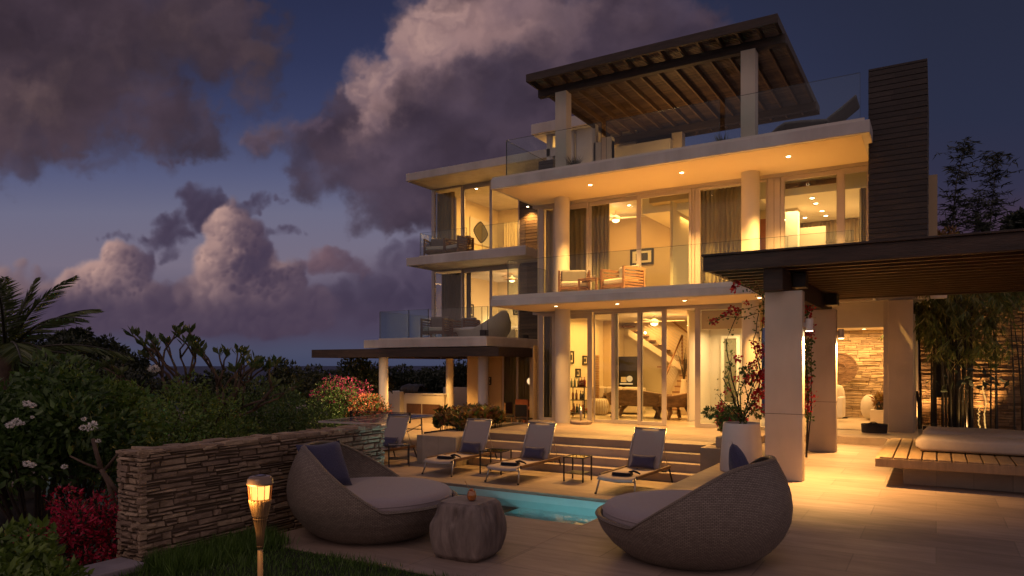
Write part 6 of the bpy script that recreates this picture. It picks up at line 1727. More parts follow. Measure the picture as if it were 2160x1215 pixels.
def blob(name, label, cat, px0, px1, py0, py1, y, mat, depth=.35):
    a, b = gy(px0, py1, y), gy(px1, py0, y); w = (b.x - a.x) / 2; h = (b.z - a.z)
    o = MB(); n = 16
    pr = [(math.sin(math.pi * k / n) ** .7 * w + .002, h / 2 - h / 2 * math.cos(math.pi * k / n)) for k in range(n + 1)]
    o.lathe(pr, n=28, sy=depth / max(w, .01)); o = o.build(name, mat, loc=((a.x + b.x) / 2, y, a.z + .003), smooth=True)
    return tag(o, label, cat)
blob('stone_sculpture', 'round pale egg shaped sculpture behind the hall plant', 'sculpture', 1815, 1862, 833, 884, 21.2, M_cush_w)
blob('stone_sculpture', 'tall pale slab sculpture below the carved disc', 'sculpture', 1752, 1784, 812, 884, 21.3, M_cush_w, .12)
yk = 19.9
o = MB().box(X(1835, yk), X(1868, yk), yk, yk + .35, ZG + .003, gy(1850, 865, yk).z).build('console_block', M_paint, bevel=.01); tag(o, 'low white console block holding the hall plant', 'console')
zt_ = gy(1850, 865, yk).z
t = thing('potted_plant', 'reddish leafed plant in a dark pot on the hall console', 'potted plant', (X(1857, yk + .15), yk + .17, zt_ + .003))
MB().lathe([(.10, 0), (.13, .2), (.12, .21)], n=20).build('pot', M_black, t, smooth=True)
r = np.random.RandomState(3); n = 260
leafobj('leaves', np.array([0, 0, .2]) + np.array(wloc(t)) + r.normal(0, .05, (n, 3)), r.normal(0, 1, (n, 3)) + [0, 0, .8], r.uniform(.14, .26, n), .05, L_croton, parent=t)
o = MB().box(X(1765, 20), X(1778, 20), 20, 20.6, ZG + .1, gy(1770, 838, 20).z).build('white_chair_back', M_potw, bevel=.03); tag(o, 'back of a white chair just inside the hall door', 'chair')
# pots at step planter
t = thing('pot', 'pale square pot on the planter at the right end of the steps', 'pot', (-3.08, 12.35, .662))
m = MB(); m.box(-.17, .17, -.15, .15, 0, .17); m.build('pot_body', M_block, t, bevel=.01)
# extra: hanging string of the small black items on walls
o = MB().tube([(X(1929, 19), 19.0, 1.35), (X(1934, 19), 18.9, 1.45), (X(1938, 19), 18.8, 1.2), (X(1940, 19), 18.8, .46)], .03, n=8).build('coiled_hose', M_black, smooth=True); tag(o, 'black looped hose standing behind the wall pier', 'hose')

# ================================================================== PLANTS
def shellpts(r, n, c, rad, inner=.55):
    d = rvec(n, r); k = (inner + (1 - inner) * r.rand(n) ** .6)[:, None]
    return np.array(c) + d * k * np.array(rad), d
def crown(clumps, n, seed, up=.25, jit=.8):
    """leaf positions over many small clumps; returns positions and directions"""
    r = np.random.RandomState(seed); P_, D_ = [], []
    vol = np.array([c[3] * c[4] * c[5] for c in clumps]) ** .67; vol = vol / vol.sum()
    for c, w in zip(clumps, vol):
        k = max(6, int(n * w)); p, d = shellpts(r, k, c[:3], c[3:6])
        P_.append(p); D_.append(d + r.normal(0, jit, (k, 3)) + [0, 0, up])
    return np.concatenate(P_), np.concatenate(D_)
def clumps_in(r, c, rad, n, s0, s1, flat=1.0):
    out = []
    for _ in range(n):
        d = rvec(1, r)[0]; k = r.rand() ** .5
        p = np.array(c) + d * k * np.array(rad) * .85; s = r.uniform(s0, s1)
        out.append((p[0], p[1], p[2], s, s, s * flat))
    return out
def gdepth(x, y): return -.25
def shrub(name, label, cat, c, rad, n, ln, mat, seed, group=None, nb=26, s=(.25, .5), stems=True, bark=None, mats=None, frac=None, flow_ln=None):
    """c: centre of crown; grows from the soil below it"""
    r = np.random.RandomState(seed); z0 = -.3 if c[1] > 3.4 or c[0] < -5.8 else ZR
    t = thing(name, label, cat, (c[0], c[1], z0), group=group)
    cl = clumps_in(r, c, rad, nb, s[0], s[1], .8)
    p, d = crown(cl, n, seed)
    midi = None
    if mats: midi = (r.rand(len(p)) < frac).astype(int)
    leafobj('foliage', p, d, r.uniform(ln * .6, ln * 1.15, len(p)), ln * .42, mat, parent=t, mats=mats, midi=midi, seed=seed)
    if stems and seed != 54:
        m = MB(); rr = random.Random(seed)
        for q in cl[:14]:
            m.tube([(c[0] + rr.uniform(-.15, .15) * rad[0], c[1] + rr.uniform(-.1, .1), z0), (c[0] * .5 + q[0] * .5, c[1] * .5 + q[1] * .5, z0 + (q[2] - z0) * .5), q[:3]], [.03, .02, .008], n=5)
        m.build('stems', bark or M_barkd, t, world=True)
    return t
# long clipped hedge beyond the pool court, in neighbouring bushes
hs = [(('deep green clipped hedge bush behind the far end of the stone wall'), 705, 868, 20.6, 1.3, 1.0, L_hedge),
      (('deep green clipped hedge bush above the middle of the stone wall'), 612, 868, 18.6, 1.35, 1.0, L_hedge),
      (('yellow green hedge bush below the frangipani tree'), 510, 880, 16.0, 1.4, 1.0, L_hedge),
      (('rounded light green hedge bush left of the frangipani stems'), 395, 880, 13.6, 1.3, 1.0, L_hedge2),
      (('dense green hedge bush above the near end of the stone wall'), 290, 878, 11.2, 1.0, 1.0, L_hedge2),
      (('dark hedge bush behind the bare branched plant'), 190, 872, 11.6, 1.2, 1.0, L_hedge)]
for i, (lab, px, py, D, rx, rz, mt_) in enumerate(hs):
    c = P(px, py, D); top = P(px, 812 if px < 560 else 822, D).z
    cz_ = top - rz * .85
    shrub('hedge_bush', lab, 'hedge', (c.x, c.y, cz_), (rx * 1.25, 1.0, rz), 7500, .085, mt_, 40 + i, group='hedge behind the pool court', nb=60, s=(.22, .42))
for i, (px, D, lab) in enumerate(((-120, 9.5, 'dark hedge bush just beyond the left edge of the view'), (-330, 9.0, 'dark hedge bush closing the bed further left'), (-620, 9.5, 'outermost dark hedge bush on the left'))):
    c = P(px, 880, D); shrub('hedge_bush', lab, 'hedge', (c.x, c.y, .75), (1.7, 1.2, 1.0), 4500, .10, L_hedge, 140 + i, group='hedge closing the left bed', nb=44, s=(.25, .45))
# the loose flowering shrub on the far left with white flower heads
c = P(75, 900, 8.2); lt = shrub('flowering_shrub', 'dark leafy shrub at the left edge with white flower heads', 'shrub', (c.x, c.y, c.z - .05), (1.5, 1.0, .75), 9000, .13, L_hedge, 61, nb=50, s=(.22, .42), stems=True)
def flowerhead(px, py, D, rad, label, n=60, mat=L_white):
    c = P(px, py, D); r = np.random.RandomState(int(px))
    p, d = shellpts(r, n, tuple(c), (rad * 1.25, rad, rad * .7), .5)
    leafobj('flower_head', p, d + r.normal(0, .5, (n, 3)), rad * .9, rad * .6, mat, parent=lt)
for k, (px, py, s) in enumerate(((56, 851, .026), (68, 855, .022), (20, 897, .026), (34, 890, .030), (46, 893, .018), (56, 978, .026), (68, 981, .022), (136, 984, .020), (68, 880, .012))):
    flowerhead(px, py, 7.0, s, '')
c = P(170, 860, 9.4); shrub('leafy_shrub', 'mid green leafy shrub between the palm and the hedge', 'shrub', (c.x, c.y, c.z - .15), (1.5, .9, .55), 6000, .12, L_hedge2, 63, nb=40, s=(.22, .40))
c = P(30, 1150, 4.9); shrub('leafy_shrub', 'bright green shrub in the bottom left corner', 'shrub', (c.x, c.y, c.z - .25), (.62, .55, .48), 5200, .085, L_hedge2, 64, nb=36, s=(.12, .24))
# red bougainvillea mass
c = P(175, 1120, 6.1); shrub('bougainvillea', 'dark red bougainvillea mass beside the near end of the stone wall', 'bougainvillea', (c.x - .1, c.y + .1, c.z - .05), (.62, .55, .42), 7000, .05, L_redk, 65, nb=46, s=(.09, .2), mats=[L_redk, L_dark], frac=.28)
c = P(110, 975, 7.8); shrub('bougainvillea', 'thin spray of red bougainvillea amid the dark left shrub', 'bougainvillea', (c.x, c.y - .9, c.z), (1.0, .3, .42), 2200, .05, L_redk, 66, nb=26, s=(.07, .16), mats=[L_redk, L_dark], frac=.5)
# pink and orange bougainvillea by the terrace
c = P(722, 824, 21.5); shrub('bougainvillea', 'pink bougainvillea bush glowing beside the left pergola column', 'bougainvillea', (c.x, c.y, c.z - .2), (1.0, .8, .66), 5600, .085, L_pink, 67, nb=46, s=(.14, .34), mats=[L_pink, L_hedge], frac=.50)
c = P(775, 858, 20.5); shrub('bougainvillea', 'orange flowering bush lit at the foot of the pergola column', 'bougainvillea', (c.x, c.y, c.z - .15), (.75, .5, .5), 4200, .08, L_orange, 68, nb=36, s=(.12, .24), mats=[L_orange, L_hedge], frac=.5)
lamp('SPOT', (P(795, 790, 19.6).x, P(795, 790, 19.6).y, 2.3), 60, color=(1, .6, .3), size=.1, spot=120, blend=1, rot=(R(50), 0, R(75)))
# trees far behind
def bushtree(label, px, py, D, rx, rz, n, ln, seed, mat=L_dark, ry=None, trunk=True, flat=.7, nb=40, s=(.5, 1.0), base=-3.0):
    c = P(px, py, D); r = np.random.RandomState(seed)
    t = thing('tree', label, 'tree', (c.x, c.y, base), group='dark trees on the slope')
    cl = clumps_in(r, c, (rx, ry or rx * .7, rz), nb, s[0], s[1], flat)
    p, d = crown(cl, n, seed)
    leafobj('crown', p, d, r.uniform(ln * .6, ln * 1.2, len(p)), ln * .45, mat, parent=t, seed=seed)
    if trunk:
        m = MB(); rr = random.Random(seed)
        m.tube([(c.x, c.y, base), (c.x + .1, c.y, (base + c.z) / 2), (c.x, c.y, c.z - rz * .5)], [.22, .17, .1], n=8)
        for q in cl[:16]: m.tube([(c.x, c.y, c.z - rz * .9), (c.x * .45 + q[0] * .55, c.y * .45 + q[1] * .55, c.z * .4 + q[2] * .6 - .2), q[:3]], [.09, .05, .02], n=5)
        m.build('trunk', M_barkd, t, world=True)
    return t
bushtree('broad dark spreading tree behind the palm fronds', 165, 742, 26, 2.1, 1.0, 7000, .20, 71, nb=34, s=(.25, .6), flat=.45)
bushtree('low dark tree between the spreading tree and the frangipani', 262, 776, 27, 1.5, .75, 3600, .19, 72, nb=26, s=(.25, .55), flat=.5)
bushtree('dense dark tree mass below the palm', 110, 806, 21, 2.6, .75, 6000, .17, 73, nb=46, s=(.3, .6))
bushtree('dark bushy tree under the spreading tree', 235, 818, 19, 1.9, .6, 4500, .15, 74, nb=36, s=(.25, .5))
bushtree('dark slope thicket under the frangipani crown', 440, 830, 22, 2.6, .55, 6500, .16, 75, nb=50, s=(.25, .5))
bushtree('reddish dark bush right of the frangipani tree', 592, 800, 24, .75, .75, 2200, .15, 76, nb=22, s=(.15, .4))
bushtree('dark tree row left of the pink bougainvillea', 655, 812, 27, 2.3, .55, 5200, .17, 77, nb=44, s=(.25, .5))
bushtree('tall dark loose bush behind the pink bougainvillea', 765, 800, 25, 1.1, .95, 4200, .17, 78, nb=34, s=(.2, .5))
bushtree('dark round tree seen between the pergola columns', 838, 815, 33, 1.1, .9, 3200, .2, 79, nb=26, s=(.3, .6))
bushtree('dark hillside tree behind the outdoor kitchen', 905, 818, 36, 1.8, .85, 3600, .22, 80, nb=28, s=(.3, .7))
bushtree('loose dark tree above the back kitchen counter', 972, 790, 31, .95, 1.0, 2800, .17, 81, nb=26, s=(.2, .5))
bushtree('dark tree top left of the kitchen counter', 900, 800, 44, 1.5, .6, 1800, .24, 82, nb=20, s=(.3, .6))
bushtree('small dark tree at the right margin above the pergola beam', 2152, 478, 24, .55, .5, 900, .22, 83, nb=12, s=(.15, .35), base=0)
bushtree('dark thicket closing the garden at the far left', 10, 790, 17, 1.8, .8, 4200, .16, 84, nb=34, s=(.25, .5))
# frangipani: forked bare limbs, leaves only at the tips
def frangipani():
    D = 14.6; b = P(405, 880, D); t = thing('frangipani_tree', 'frangipani tree with forked bare limbs and paddle leaves at the tips', 'tree', (b.x, b.y, -.3))
    rr = random.Random(12); m = MB(); tips = []
    rt = Vector((cT, sT, 0)); fw = Vector((-sT, cT, 0))
    def grow(p, d, l, r, n):
        q = p + d * l
        mid = p + d * l * .5 + Vector((rr.uniform(-.04, .04), rr.uniform(-.04, .04), .03))
        m.tube([p, mid, q], [r, r * .88, r * .76], n=6)
        if n == 0: tips.append((q, d)); return
        for k in range(2):
            e = (d + rt * rr.uniform(-1.0, 1.0) + fw * rr.uniform(-.5, .5) + Vector((0, 0, rr.uniform(.0, .35)))).normalized()
            grow(q, e, l * rr.uniform(.68, .9), r * .72, n - 1)
    base = Vector((b.x, b.y, .42))
    m.tube([(b.x, b.y, -.3), (b.x, b.y, .45)], [.11, .10], n=8)
    for k, dx in enumerate((-.9, -.5, -.12, .3, .75, 1.25, 1.5)):
        d = (rt * dx + fw * rr.uniform(-.3, .3) + Vector((0, 0, 1.0))).normalized()
        grow(base, d, .80, .055, 3)
    m.build('trunk', M_bark, t, world=True, smooth=True)
    r = np.random.RandomState(4); PP, DD = [], []
    for (q, d) in tips:
        n = r.randint(5, 9)
        for k in range(n):
            a = 2 * math.pi * k / n + r.rand(); o_ = Vector((math.cos(a), math.sin(a), r.uniform(.35, 1.2))) + d * .8
            PP.append(tuple(q + d * r.uniform(-.08, .03))); DD.append(tuple(o_.normalized()))
    leafobj('crown', PP, DD, r.uniform(.15, .27, len(PP)), .088, L_frang, parent=t, fold=.12, shape=.62, seed=6)
    cc = P(325, 778, 14.0); p, d = shellpts(r, 60, tuple(cc), (.09, .07, .04), .5)
    leafobj('blossom', p, d, .06, .05, L_white, parent=t)
frangipani()
# palm
def frond(mbk, PP, DD, LL, base, d0, L_, droop, n=46, lw=.5, seed=0):
    r = np.random.RandomState(seed); pts = []; p = Vector(base); d = Vector(d0).normalized()
    for i in range(14):
        pts.append(p.copy()); p = p + d * (L_ / 13); d = (d + Vector((0, 0, -droop / 13))).normalized()
    mbk.tube(pts, [.028 * (1 - i / 14.5) + .004 for i in range(14)], n=5)
    for k in range(n):
        s = .10 + .9 * k / n; i = min(int(s * 13), 12); f = s * 13 - i; q = pts[i].lerp(pts[i + 1], f); ax = (pts[i + 1] - pts[i]).normalized()
        side = ax.cross(Vector((0, 0, 1))).normalized(); l = lw * (math.sin(math.pi * min(s * .92 + .08, 1)) ** .55)
        for sg in (-1, 1):
            dd_ = side * sg * .85 + ax * (.75 + .3 * s) + Vector((0, 0, -.30 - .12 * r.rand())) + Vector(tuple(r.normal(0, .06, 3)))
            # two-piece leaflet: the outer half hangs
            PP.append(tuple(q)); DD.append(tuple(dd_.normalized())); LL.append(l * r.uniform(.85, 1.1))
def palm():
    D = 11.5; tb = P(0, 770, D); top = P(12, 752, D)
    t = thing('palm_tree', 'coconut palm at the left edge with wind blown fronds', 'palm tree', (tb.x, tb.y, -.3))
    m = MB(); m.tube([(tb.x, tb.y, -.3), (tb.x - .05, tb.y, 1.2), (top.x, top.y, top.z)], [.17, .14, .12], n=12); m.build('trunk', M_bark, t, world=True, smooth=True)
    rt = Vector((cT, sT, 0)); fw = Vector((-sT, cT, 0)); up = Vector((0, 0, 1)); k = MB(); PP, DD, LL = [], [], []
    specs = [(.55, .1, 1.5, 1.75, 1.25, .42), (-.02, -.1, 1.5, 1.25, .25, .38), (.25, .3, 1.6, 1.4, .6, .40), (.85, -.3, .9, 1.9, 1.15, .45), (1.0, -.5, .15, 2.3, .35, .5), (1.0, .4, .45, 1.9, .9, .5), (.7, -.8, .5, 2.0, 1.1, .5),
             (-.3, .4, 1.4, 1.5, .5, .42), (-.8, .2, 1.0, 1.8, .9, .45), (-.9, .1, .5, 2.0, 1.1, .5), (-.5, -.7, .6, 2.0, 1.1, .5), (.4, .7, 1.0, 1.8, 1.0, .5), (.95, -.2, -.3, 1.7, .35, .5), (.6, .1, -.6, 1.4, .2, .5), (.9, -.6, .6, 1.7, 1.3, .5), (.35, -.6, 1.3, 1.5, 1.0, .42)]
    for i, (a, b, c, L_, dr, lw) in enumerate(specs):
        frond(k, PP, DD, LL, top, rt * a + fw * b + up * c, L_, dr, n=52, lw=lw, seed=i)
    k.build('frond_ribs', M_bambd, t, world=True)
    leafobj('crown', PP, DD, np.array(LL), .035, L_palm, parent=t, fold=.1, shape=.3)
palm()
# bare branched plant with a white flower head in the left bed
t = thing('bare_frangipani', 'bare forked stem with a white flower head beside the stone wall', 'plant', (P(250, 1100, 6.35).x, P(250, 1100, 6.35).y, -.3))
D = 6.35; m = MB()
def pl(pts, r0, r1): m.tube([tuple(P(a, b, D)) for a, b in pts], list(np.linspace(r0, r1, len(pts))), n=7)
pl([(262, 1180), (252, 1120), (240, 1060), (228, 1015), (214, 990)], .028, .022)
pl([(214, 990), (205, 960), (196, 925)], .022, .018); pl([(214, 990), (180, 978), (148, 962)], .013, .008); pl([(222, 990), (240, 968), (254, 950)], .014, .010); pl([(216, 995), (235, 1020), (252, 1042)], .02, .018); pl([(237, 1140), (245, 1175)], .02, .018)
m.build('stem', M_bark, t, world=True, smooth=True)
r = np.random.RandomState(9)
for (px, py, s) in ((194, 898, .034), (186, 904, .022), (177, 884, .016), (175, 902, .022), (207, 930, .016)):
    n = 50; p, d = shellpts(r, n, tuple(P(px, py, D)), (s * 1.2, s, s * .8), .5); leafobj('flower_head', p, d + r.normal(0, .4, (n, 3)), s * .8, s * .6, L_white, parent=t)
leafobj('leaves', [tuple(P(146, 960, D)), tuple(P(147, 962, D)), tuple(P(190, 915, D)), tuple(P(200, 912, D))], [(0, 0, 1), (.2, 0, .9), (.5, 0, 1), (-.6, 0, 1)], .10, .035, L_hedge2, parent=t)
# croton planting in the left planter
pc_ = gz(990, 900, .62)
t = thing('croton_plants', 'bronze and yellow croton leaves in the stone planter', 'plant', (-8.85, 14.0, .57))
r = np.random.RandomState(14); PP, DD = [], []
for k in range(260):
    x, y = r.uniform(-10.0, -8.9), r.uniform(13.0, 14.5); h = .05 + .36 * r.rand()
    if x > -8.5: h *= .5
    for j in range(15):
        a = r.rand() * 6.28; PP.append((x, y, .6 + h + r.uniform(-.06, .05))); DD.append((math.cos(a), math.sin(a), r.uniform(.2, 1.3)))
leafobj('leaves', PP, DD, r.uniform(.11, .2, len(PP)), .065, L_croton, parent=t, fold=.15, mats=[L_croton, L_hedge], midi=(r.rand(len(PP)) < .3).astype(int))
m = MB()
for k in range(120): x, y = r.uniform(-9.9, -8.9), r.uniform(13.1, 14.4); m.tube([(x, y, .57), (x, y, .72)], .008, n=4)
m.build('stems', M_barkd, t, world=True)
# leaves in the planter right of the steps
c = Vector((-3.05, 12.7, 1.0))
t = thing('leafy_plant', 'dark red leafed plant in the pot at the end of the steps', 'plant', (-3.05, 12.4, .83))
cl = clumps_in(r, (-3.08, 12.45, 1.08), (.30, .25, .26), 22, .07, .14); p, d = crown(cl, 1500, 15)
leafobj('leaves', p, d, r.uniform(.05, .11, len(p)), .045, L_hedge, parent=t, mats=[L_croton, L_hedge, L_redk], midi=r.choice([0, 1, 2], len(p), p=[.25, .6, .15]))
# bougainvillea climbing from the white pot
def climber():
    b = (vp.x, vp.y, ZR + .66)
    t = thing('bougainvillea', 'red bougainvillea climbing from the white pot to the pergola', 'bougainvillea', b)
    m = MB(); r = np.random.RandomState(21); rr = random.Random(21); FP, FD, GP, GD = [], [], [], []
    D0 = 10.85
    def branch(pts, r0, Ds=None):
        V = [P(a, q, (Ds[i] if Ds else D0)) for i, (a, q) in enumerate(pts)]
        # smooth
        W = []
        for i in range(len(V) - 1):
            for f in (0, .33, .66): W.append(V[i].lerp(V[i + 1], f) + Vector((rr.uniform(-.01, .01), rr.uniform(-.01, .01), rr.uniform(-.01, .01))))
        W.append(V[-1]); m.tube(W, list(np.linspace(r0, .003, len(W))), n=5); return W
    base = (1566, 888)
    mains = [[base, (1545, 800), (1530, 720), (1560, 655), (1620, 640)], [base, (1600, 820), (1612, 760), (1606, 700), (1612, 640), (1598, 600)],
             [base, (1580, 830), (1602, 780), (1590, 720), (1600, 660), (1575, 668), (1530, 668), (1500, 678)], [base, (1530, 850), (1512, 830)], [base, (1545, 830), (1525, 800), (1540, 770)],
             [base, (1590, 850), (1612, 830)], [base, (1560, 830), (1575, 790), (1610, 740)], [base, (1550, 850), (1535, 795), (1545, 745)], [(1620, 650), (1610, 625), (1580, 608), (1556, 598)], [base, (1575, 860), (1600, 800)], [base, (1585, 870), (1570, 810), (1585, 770)], [base, (1556, 850), (1560, 780)]]
    Ws = [branch(q, .012) for q in mains]
    for (px, py, s, n) in ((1553, 600, .045, 40), (1548, 612, .03, 16), (1506, 678, .045, 34), (1526, 664, .03, 22), (1543, 654, .05, 40), (1556, 656, .04, 26), (1617, 677, .05, 40), (1626, 690, .03, 12), (1592, 727, .05, 34), (1605, 733, .045, 30),
                           (1603, 748, .06, 44), (1557, 755, .04, 20), (1556, 764, .03, 12), (1552, 800, .035, 16), (1598, 795, .09, 90), (1610, 790, .06, 50), (1612, 825, .10, 120), (1598, 835, .08, 80), (1580, 800, .06, 40), (1588, 770, .06, 40), (1520, 858, .06, 40), (1534, 826, .035, 14), (1590, 860, .06, 34), (1612, 860, .06, 30), (1618, 705, .03, 12), (1575, 640, .03, 10)):
        p, d = shellpts(r, n, tuple(P(px, py, D0 + r.uniform(-.12, .12))), (s, s, s), .3); FP.append(p); FD.append(d + r.normal(0, .5, (n, 3)))
    p = np.concatenate(FP); d = np.concatenate(FD)
    # leaves scattered on every branch
    for W in Ws:
        for q in W:
            for k in range(5): GP.append(tuple(q + Vector(tuple(r.normal(0, .03, 3))))); GD.append(tuple(r.normal(0, 1, 3)))
    for (px, py, s, n) in ((1575, 785, .10, 110), (1500, 870, .12, 170), (1545, 870, .12, 120), (1600, 870, .1, 90), (1580, 805, .06, 50)):
        q, e = shellpts(r, n, tuple(P(px, py, D0)), (s, s, s * .7), .2); GP += [tuple(x) for x in q]; GD += [tuple(x) for x in e]
    m.build('branches', M_barkd, t, world=True)
    leafobj('flowers', p, d, r.uniform(.035, .055, len(p)), .04, L_red, parent=t, fold=.2)
    leafobj('leaves', GP, GD, .05, .03, L_hedge, parent=t)
climber()
def climber2():
    t = thing('bougainvillea', 'red bougainvillea strand behind the front pergola pillar', 'bougainvillea', (-1.95, 13.4, .46))
    m = MB(); r = np.random.RandomState(22); y = 13.2; FP = []
    x0 = X(1701, y)
    m.tube([(x0, y, .46), (x0 + .03, y, 1.5), (x0 - .02, y, 2.4), (x0 + .03, y, 3.2)], [.02, .016, .012, .006], n=6)
    m.tube([(x0, y, .46), (x0 + .08, y, 1.3), (x0 + .06, y + .1, 2.7)], [.015, .01, .006], n=6)
    m.build('branches', M_barkd, t, world=True)
    n = 900; p = np.stack([x0 + r.normal(0, .05, n), y + r.normal(0, .06, n), r.uniform(1.1, 3.1, n)], 1)
    leafobj('leaves', p, r.normal(0, 1, (n, 3)), .06, .04, L_hedge, parent=t, mats=[L_hedge, L_red], midi=((np.sin(p[:, 2] * 5) > 0) & (r.rand(n) < .7)).astype(int))
climber2()
# small plants on the balcony and roof edge
for lab, px, py, D, z in (('small dark spiky plant at the roof edge beside the left post', 1212, 345, 16.7, Z2), ('small pale spiky plant at the roof edge before the right post', 1524, 292, 15.1, Z2)):
    c = P(px, py, D); t = thing('spiky_plant', lab, 'potted plant', (c.x, c.y, z + .004)); r = np.random.RandomState(int(px)); n = 90
    leafobj('leaves', np.array([c.x, c.y, z + .12]) + r.normal(0, .03, (n, 3)), np.stack([r.normal(0, .55, n), r.normal(0, .55, n), np.ones(n)], 1), r.uniform(.2, .38, n), .014, L_dark if px < 1400 else L_frang, parent=t)
    MB().lathe([(.08, 0), (.10, .13)], n=14).build('pot', M_potw if px > 1400 else M_slat, t)
t = thing('cactus', 'small green cactus inside the narrow upper window', 'potted plant', (X(1610, 17.2), 17.2, Z1 + .004))
MB().lathe([(.05, .0), (.07, .12), (.05, .35), (.04, .75), (.01, .8)], n=12).build('cactus_body', L_hedge2, t, smooth=True); MB().lathe([(.1, 0), (.13, .2)], n=14).build('pot', M_potw, t)
# bamboo beside the brown wall
def bamboo(label, px0, px1, y, z0, htop, n, seed, leaves=5200, lrange=(1.6, 3.6), lnn=.26, group='bamboo by the brown wall'):
    t = thing('bamboo', label, 'bamboo', ((X(px0, y) + X(px1, y)) / 2, y, z0), group=group)
    m = MB(); r = np.random.RandomState(seed)
    for k in range(n):
        x = X(r.uniform(px0, px1), y) ; yy = y + r.uniform(-.25, .25); lean = r.normal(0, .10, 2); h = htop * r.uniform(.8, 1.0)
        pts = [(x + lean[0] * (q ** 2), yy + lean[1] * (q ** 2), z0 + h * q) for q in (0, .25, .5, .75, 1)]
        m.tube(pts, [.022, .02, .018, .012, .005], n=6)
        for j in range(1, int(h / .28)): 
            q = j * .28 / h; m.lathe([(.02 * (1 - .5 * q), -.006), (.026 * (1 - .5 * q), 0), (.02 * (1 - .5 * q), .006)], (x + lean[0] * q * q, yy + lean[1] * q * q, z0 + h * q), n=6)
    m.build('canes', M_bambd, t, world=True)
    PP, DD = [], []
    cx0, cx1 = X(px0, y) - .35, X(px1, y) + .45
    for k in range(leaves // 7):
        if k % 9 == 0: cq = np.array([r.uniform(cx0, cx1), y + r.normal(-.1, .35), z0 + r.uniform(*lrange)])
        z = z0 + r.uniform(*lrange); w = 1 - .25 * abs(z - z0 - sum(lrange) / 2) / (lrange[1] - lrange[0])
        q = cq + r.normal(0, 1, 3) * [.17, .15, .13]; a = r.rand() * 6.28
        for j in range(7):
            b = a + r.normal(0, .8); PP.append(tuple(q)); DD.append((math.cos(b) * .55, math.sin(b) * .55, -.8 + r.normal(0, .25)))
    leafobj('leaves', PP, DD, r.uniform(lnn * .6, lnn * 1.15, len(PP)), .028, L_bamb, parent=t, fold=.15, shape=.3)
    return t
bamboo('tall bamboo clump with drooping leaves against the brown wall', 1985, 2055, 18.4, .45, 3.6, 26, 31, leaves=4800, lrange=(1.9, 3.5))
bamboo('narrow bamboo clump nearer the wall pier', 1940, 1975, 19.0, .45, 3.4, 7, 32, leaves=3000, lrange=(2.3, 3.4))
bamboo('bamboo leaves hanging at the right margin below the pergola', 2085, 2160, 19.2, .45, 3.7, 6, 33, leaves=2600, lrange=(3.0, 3.7))
c = gy(2040, 800, 18.0)
t = thing('broad_leaf_plant', 'glossy broad leafed plant low among the bamboo canes', 'plant', (c.x, 18.0, .46)); r = np.random.RandomState(8); n = 34
leafobj('leaves', np.stack([c.x + r.normal(0, .3, n), 18 + r.normal(0, .15, n), c.z + r.normal(-.05, .1, n)], 1), r.normal(0, 1, (n, 3)), .20, .09, L_dark, parent=t)
MB().tube([(c.x, 18, .46), (c.x, 18, c.z)], .015, n=6).build('stem', M_barkd, t, world=True)
# slim dark bamboo rising above the pergola against the sky
def tallstalk(label, px, y, pts, seed, n=900):
    t = thing('bamboo', label, 'bamboo', (X(px, y), y, .45), group='tall bamboo against the sky')
    m = MB(); V = [gy(a, b, y) for a, b in pts]; m.tube([(V[0].x, y, .45)] + V, [.03, .026] + [.02 * (1 - i / len(V)) + .004 for i in range(1, len(V))], n=6)
    r = np.random.RandomState(seed); PP, DD = [], []
    for k in range(n // 9):
        q = r.rand(); i = int(q * (len(V) - 1) * .999); v = V[i].lerp(V[i + 1], q * (len(V) - 1) - i)
        sg = r.normal(0, .32) * (1.15 - q * .6); tip = v + Vector((sg, r.normal(0, .2), abs(sg) * .3 + r.normal(0, .06)))
        m.tube([v, tip], [.006, .003], n=4)
        for j in range(9):
            PP.append(tuple(v.lerp(tip, r.uniform(.4, 1.05)))); DD.append((r.normal(0, 1) + sg, r.normal(0, .7), r.normal(-.1, .45)))
    m.build('canes', M_bambd, t, world=True); leafobj('leaves', PP, DD, r.uniform(.1, .22, len(PP)), .032, L_dark, parent=t, shape=.3)
tallstalk('tall thin bamboo stalk left above the garden pergola', 2010, 21.0, [(2010, 560), (2010, 480), (2012, 440), (2018, 380), (2030, 330), (2038, 300)], 51, 1100)
tallstalk('tall blurred bamboo stalk right above the garden pergola', 2095, 22.0, [(2088, 560), (2086, 500), (2092, 440), (2098, 380), (2110, 325)], 52, 1500)
tallstalk('short bushy bamboo between the two tall stalks', 2062, 21.5, [(2060, 560), (2062, 500), (2060, 470), (2066, 425)], 53, 700)
c = gy(1990, 495, 20.6)
shrub('leafy_shrub', 'yellowish shrub top beside the tan wall over the pergola', 'shrub', (c.x, 20.6, c.z - .1), (.45, .3, .18), 500, .14, L_croton, 54, nb=10, s=(.1, .2), stems=True)
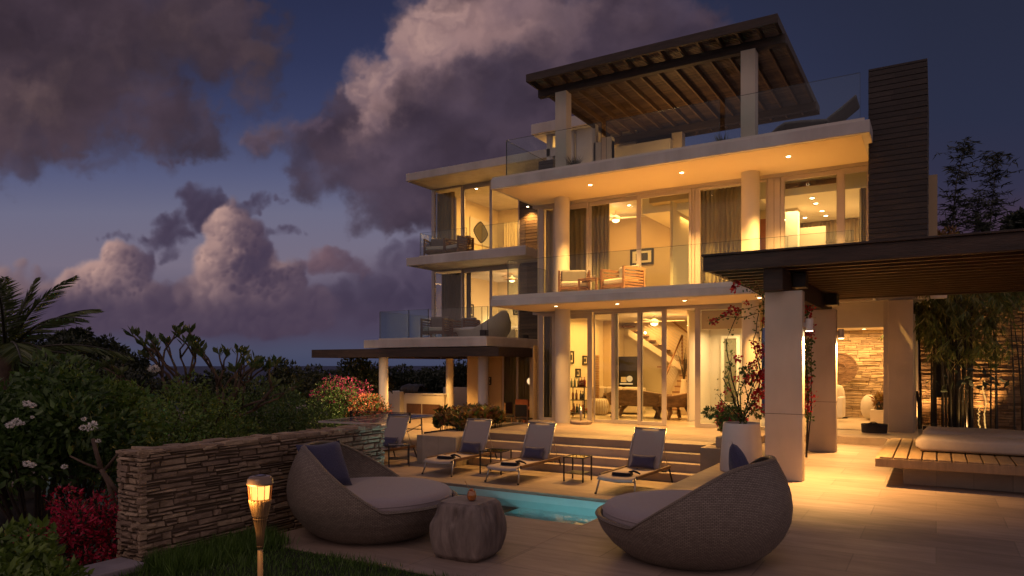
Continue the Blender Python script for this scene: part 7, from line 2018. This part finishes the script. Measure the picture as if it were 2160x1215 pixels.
# rope lights on the brown wall
for lab, pts, w_ in (('bright crinkled rope light running up the brown wall', [(2079, 912), (2076, 880), (2080, 850), (2073, 822), (2077, 800)], 2), ('dim copper rope light up the corner of the brown wall', [(2101, 905), (2103, 850), (2101, 790), (2104, 740), (2101, 700), (2100, 655)], 1)):
    m = MB(); r = random.Random(w_); V = [gy(a, b, 19.95) for a, b in pts]; W = []
    for i in range(len(V) - 1):
        for f in np.linspace(0, 1, 9)[:-1]: W.append(V[i].lerp(V[i + 1], f) + Vector((r.uniform(-.012, .012), r.uniform(-.02, .02), 0)))
    m.tube(W, [r.uniform(.008, .02) for _ in W], n=5)
    if w_ == 2: m.tube([(x - .11 + r.uniform(-.02, .02), y, z) for x, y, z in W[:14]], [r.uniform(.008, .02) for _ in W[:14]], n=5)
    o = m.build('rope_light', emat('rope_glow_%d' % w_, (1.0, .52, .14), 0.9 if w_ == 2 else .16)); tag(o, lab, 'rope light')
lamp('SPOT', (X(2075, 19.8), 19.75, .6), 60, color=(1, .5, .15), size=.05, spot=70, blend=.9, rot=(R(165), 0, 0))
lamp('SPOT', (X(1950, 19.7), 19.6, .6), 70, color=(1, .52, .17), size=.05, spot=90, blend=.9, rot=(R(160), 0, 0))

# small garden uplights for the bamboo: first one seen, other two added for brightness
for i, (px, y, lab, pw) in enumerate(((2036, 17.9, 'small garden uplight at the foot of the bamboo canes', 12), (1950, 18.6, 'small added uplight between the wall pier and the bamboo', 8), (2110, 18.4, 'small added uplight at the right end of the bamboo', 6))):
    x = X(px, y); t = thing('garden_uplight', lab, 'garden light', (x, y, .45), group='garden uplights')
    MB().tube([(0, 0, 0), (0, 0, .12)], .012, n=8).build('stake', M_black, t)
    MB().tube([(0, 0, .12), (.0, .03, .22)], [.03, .04], n=14).build('lamp_head', M_black, t)
    MB().tube([(0, .10, .20), (0, .101, .203)], .012, n=10).build('lens', E_lamp, t)
    if i != 1: lamp('SPOT', (x, y + .04, .70), pw, color=(1, .58, .20), size=.04, spot=110, blend=1.0, rot=(R(172), 0, 0))
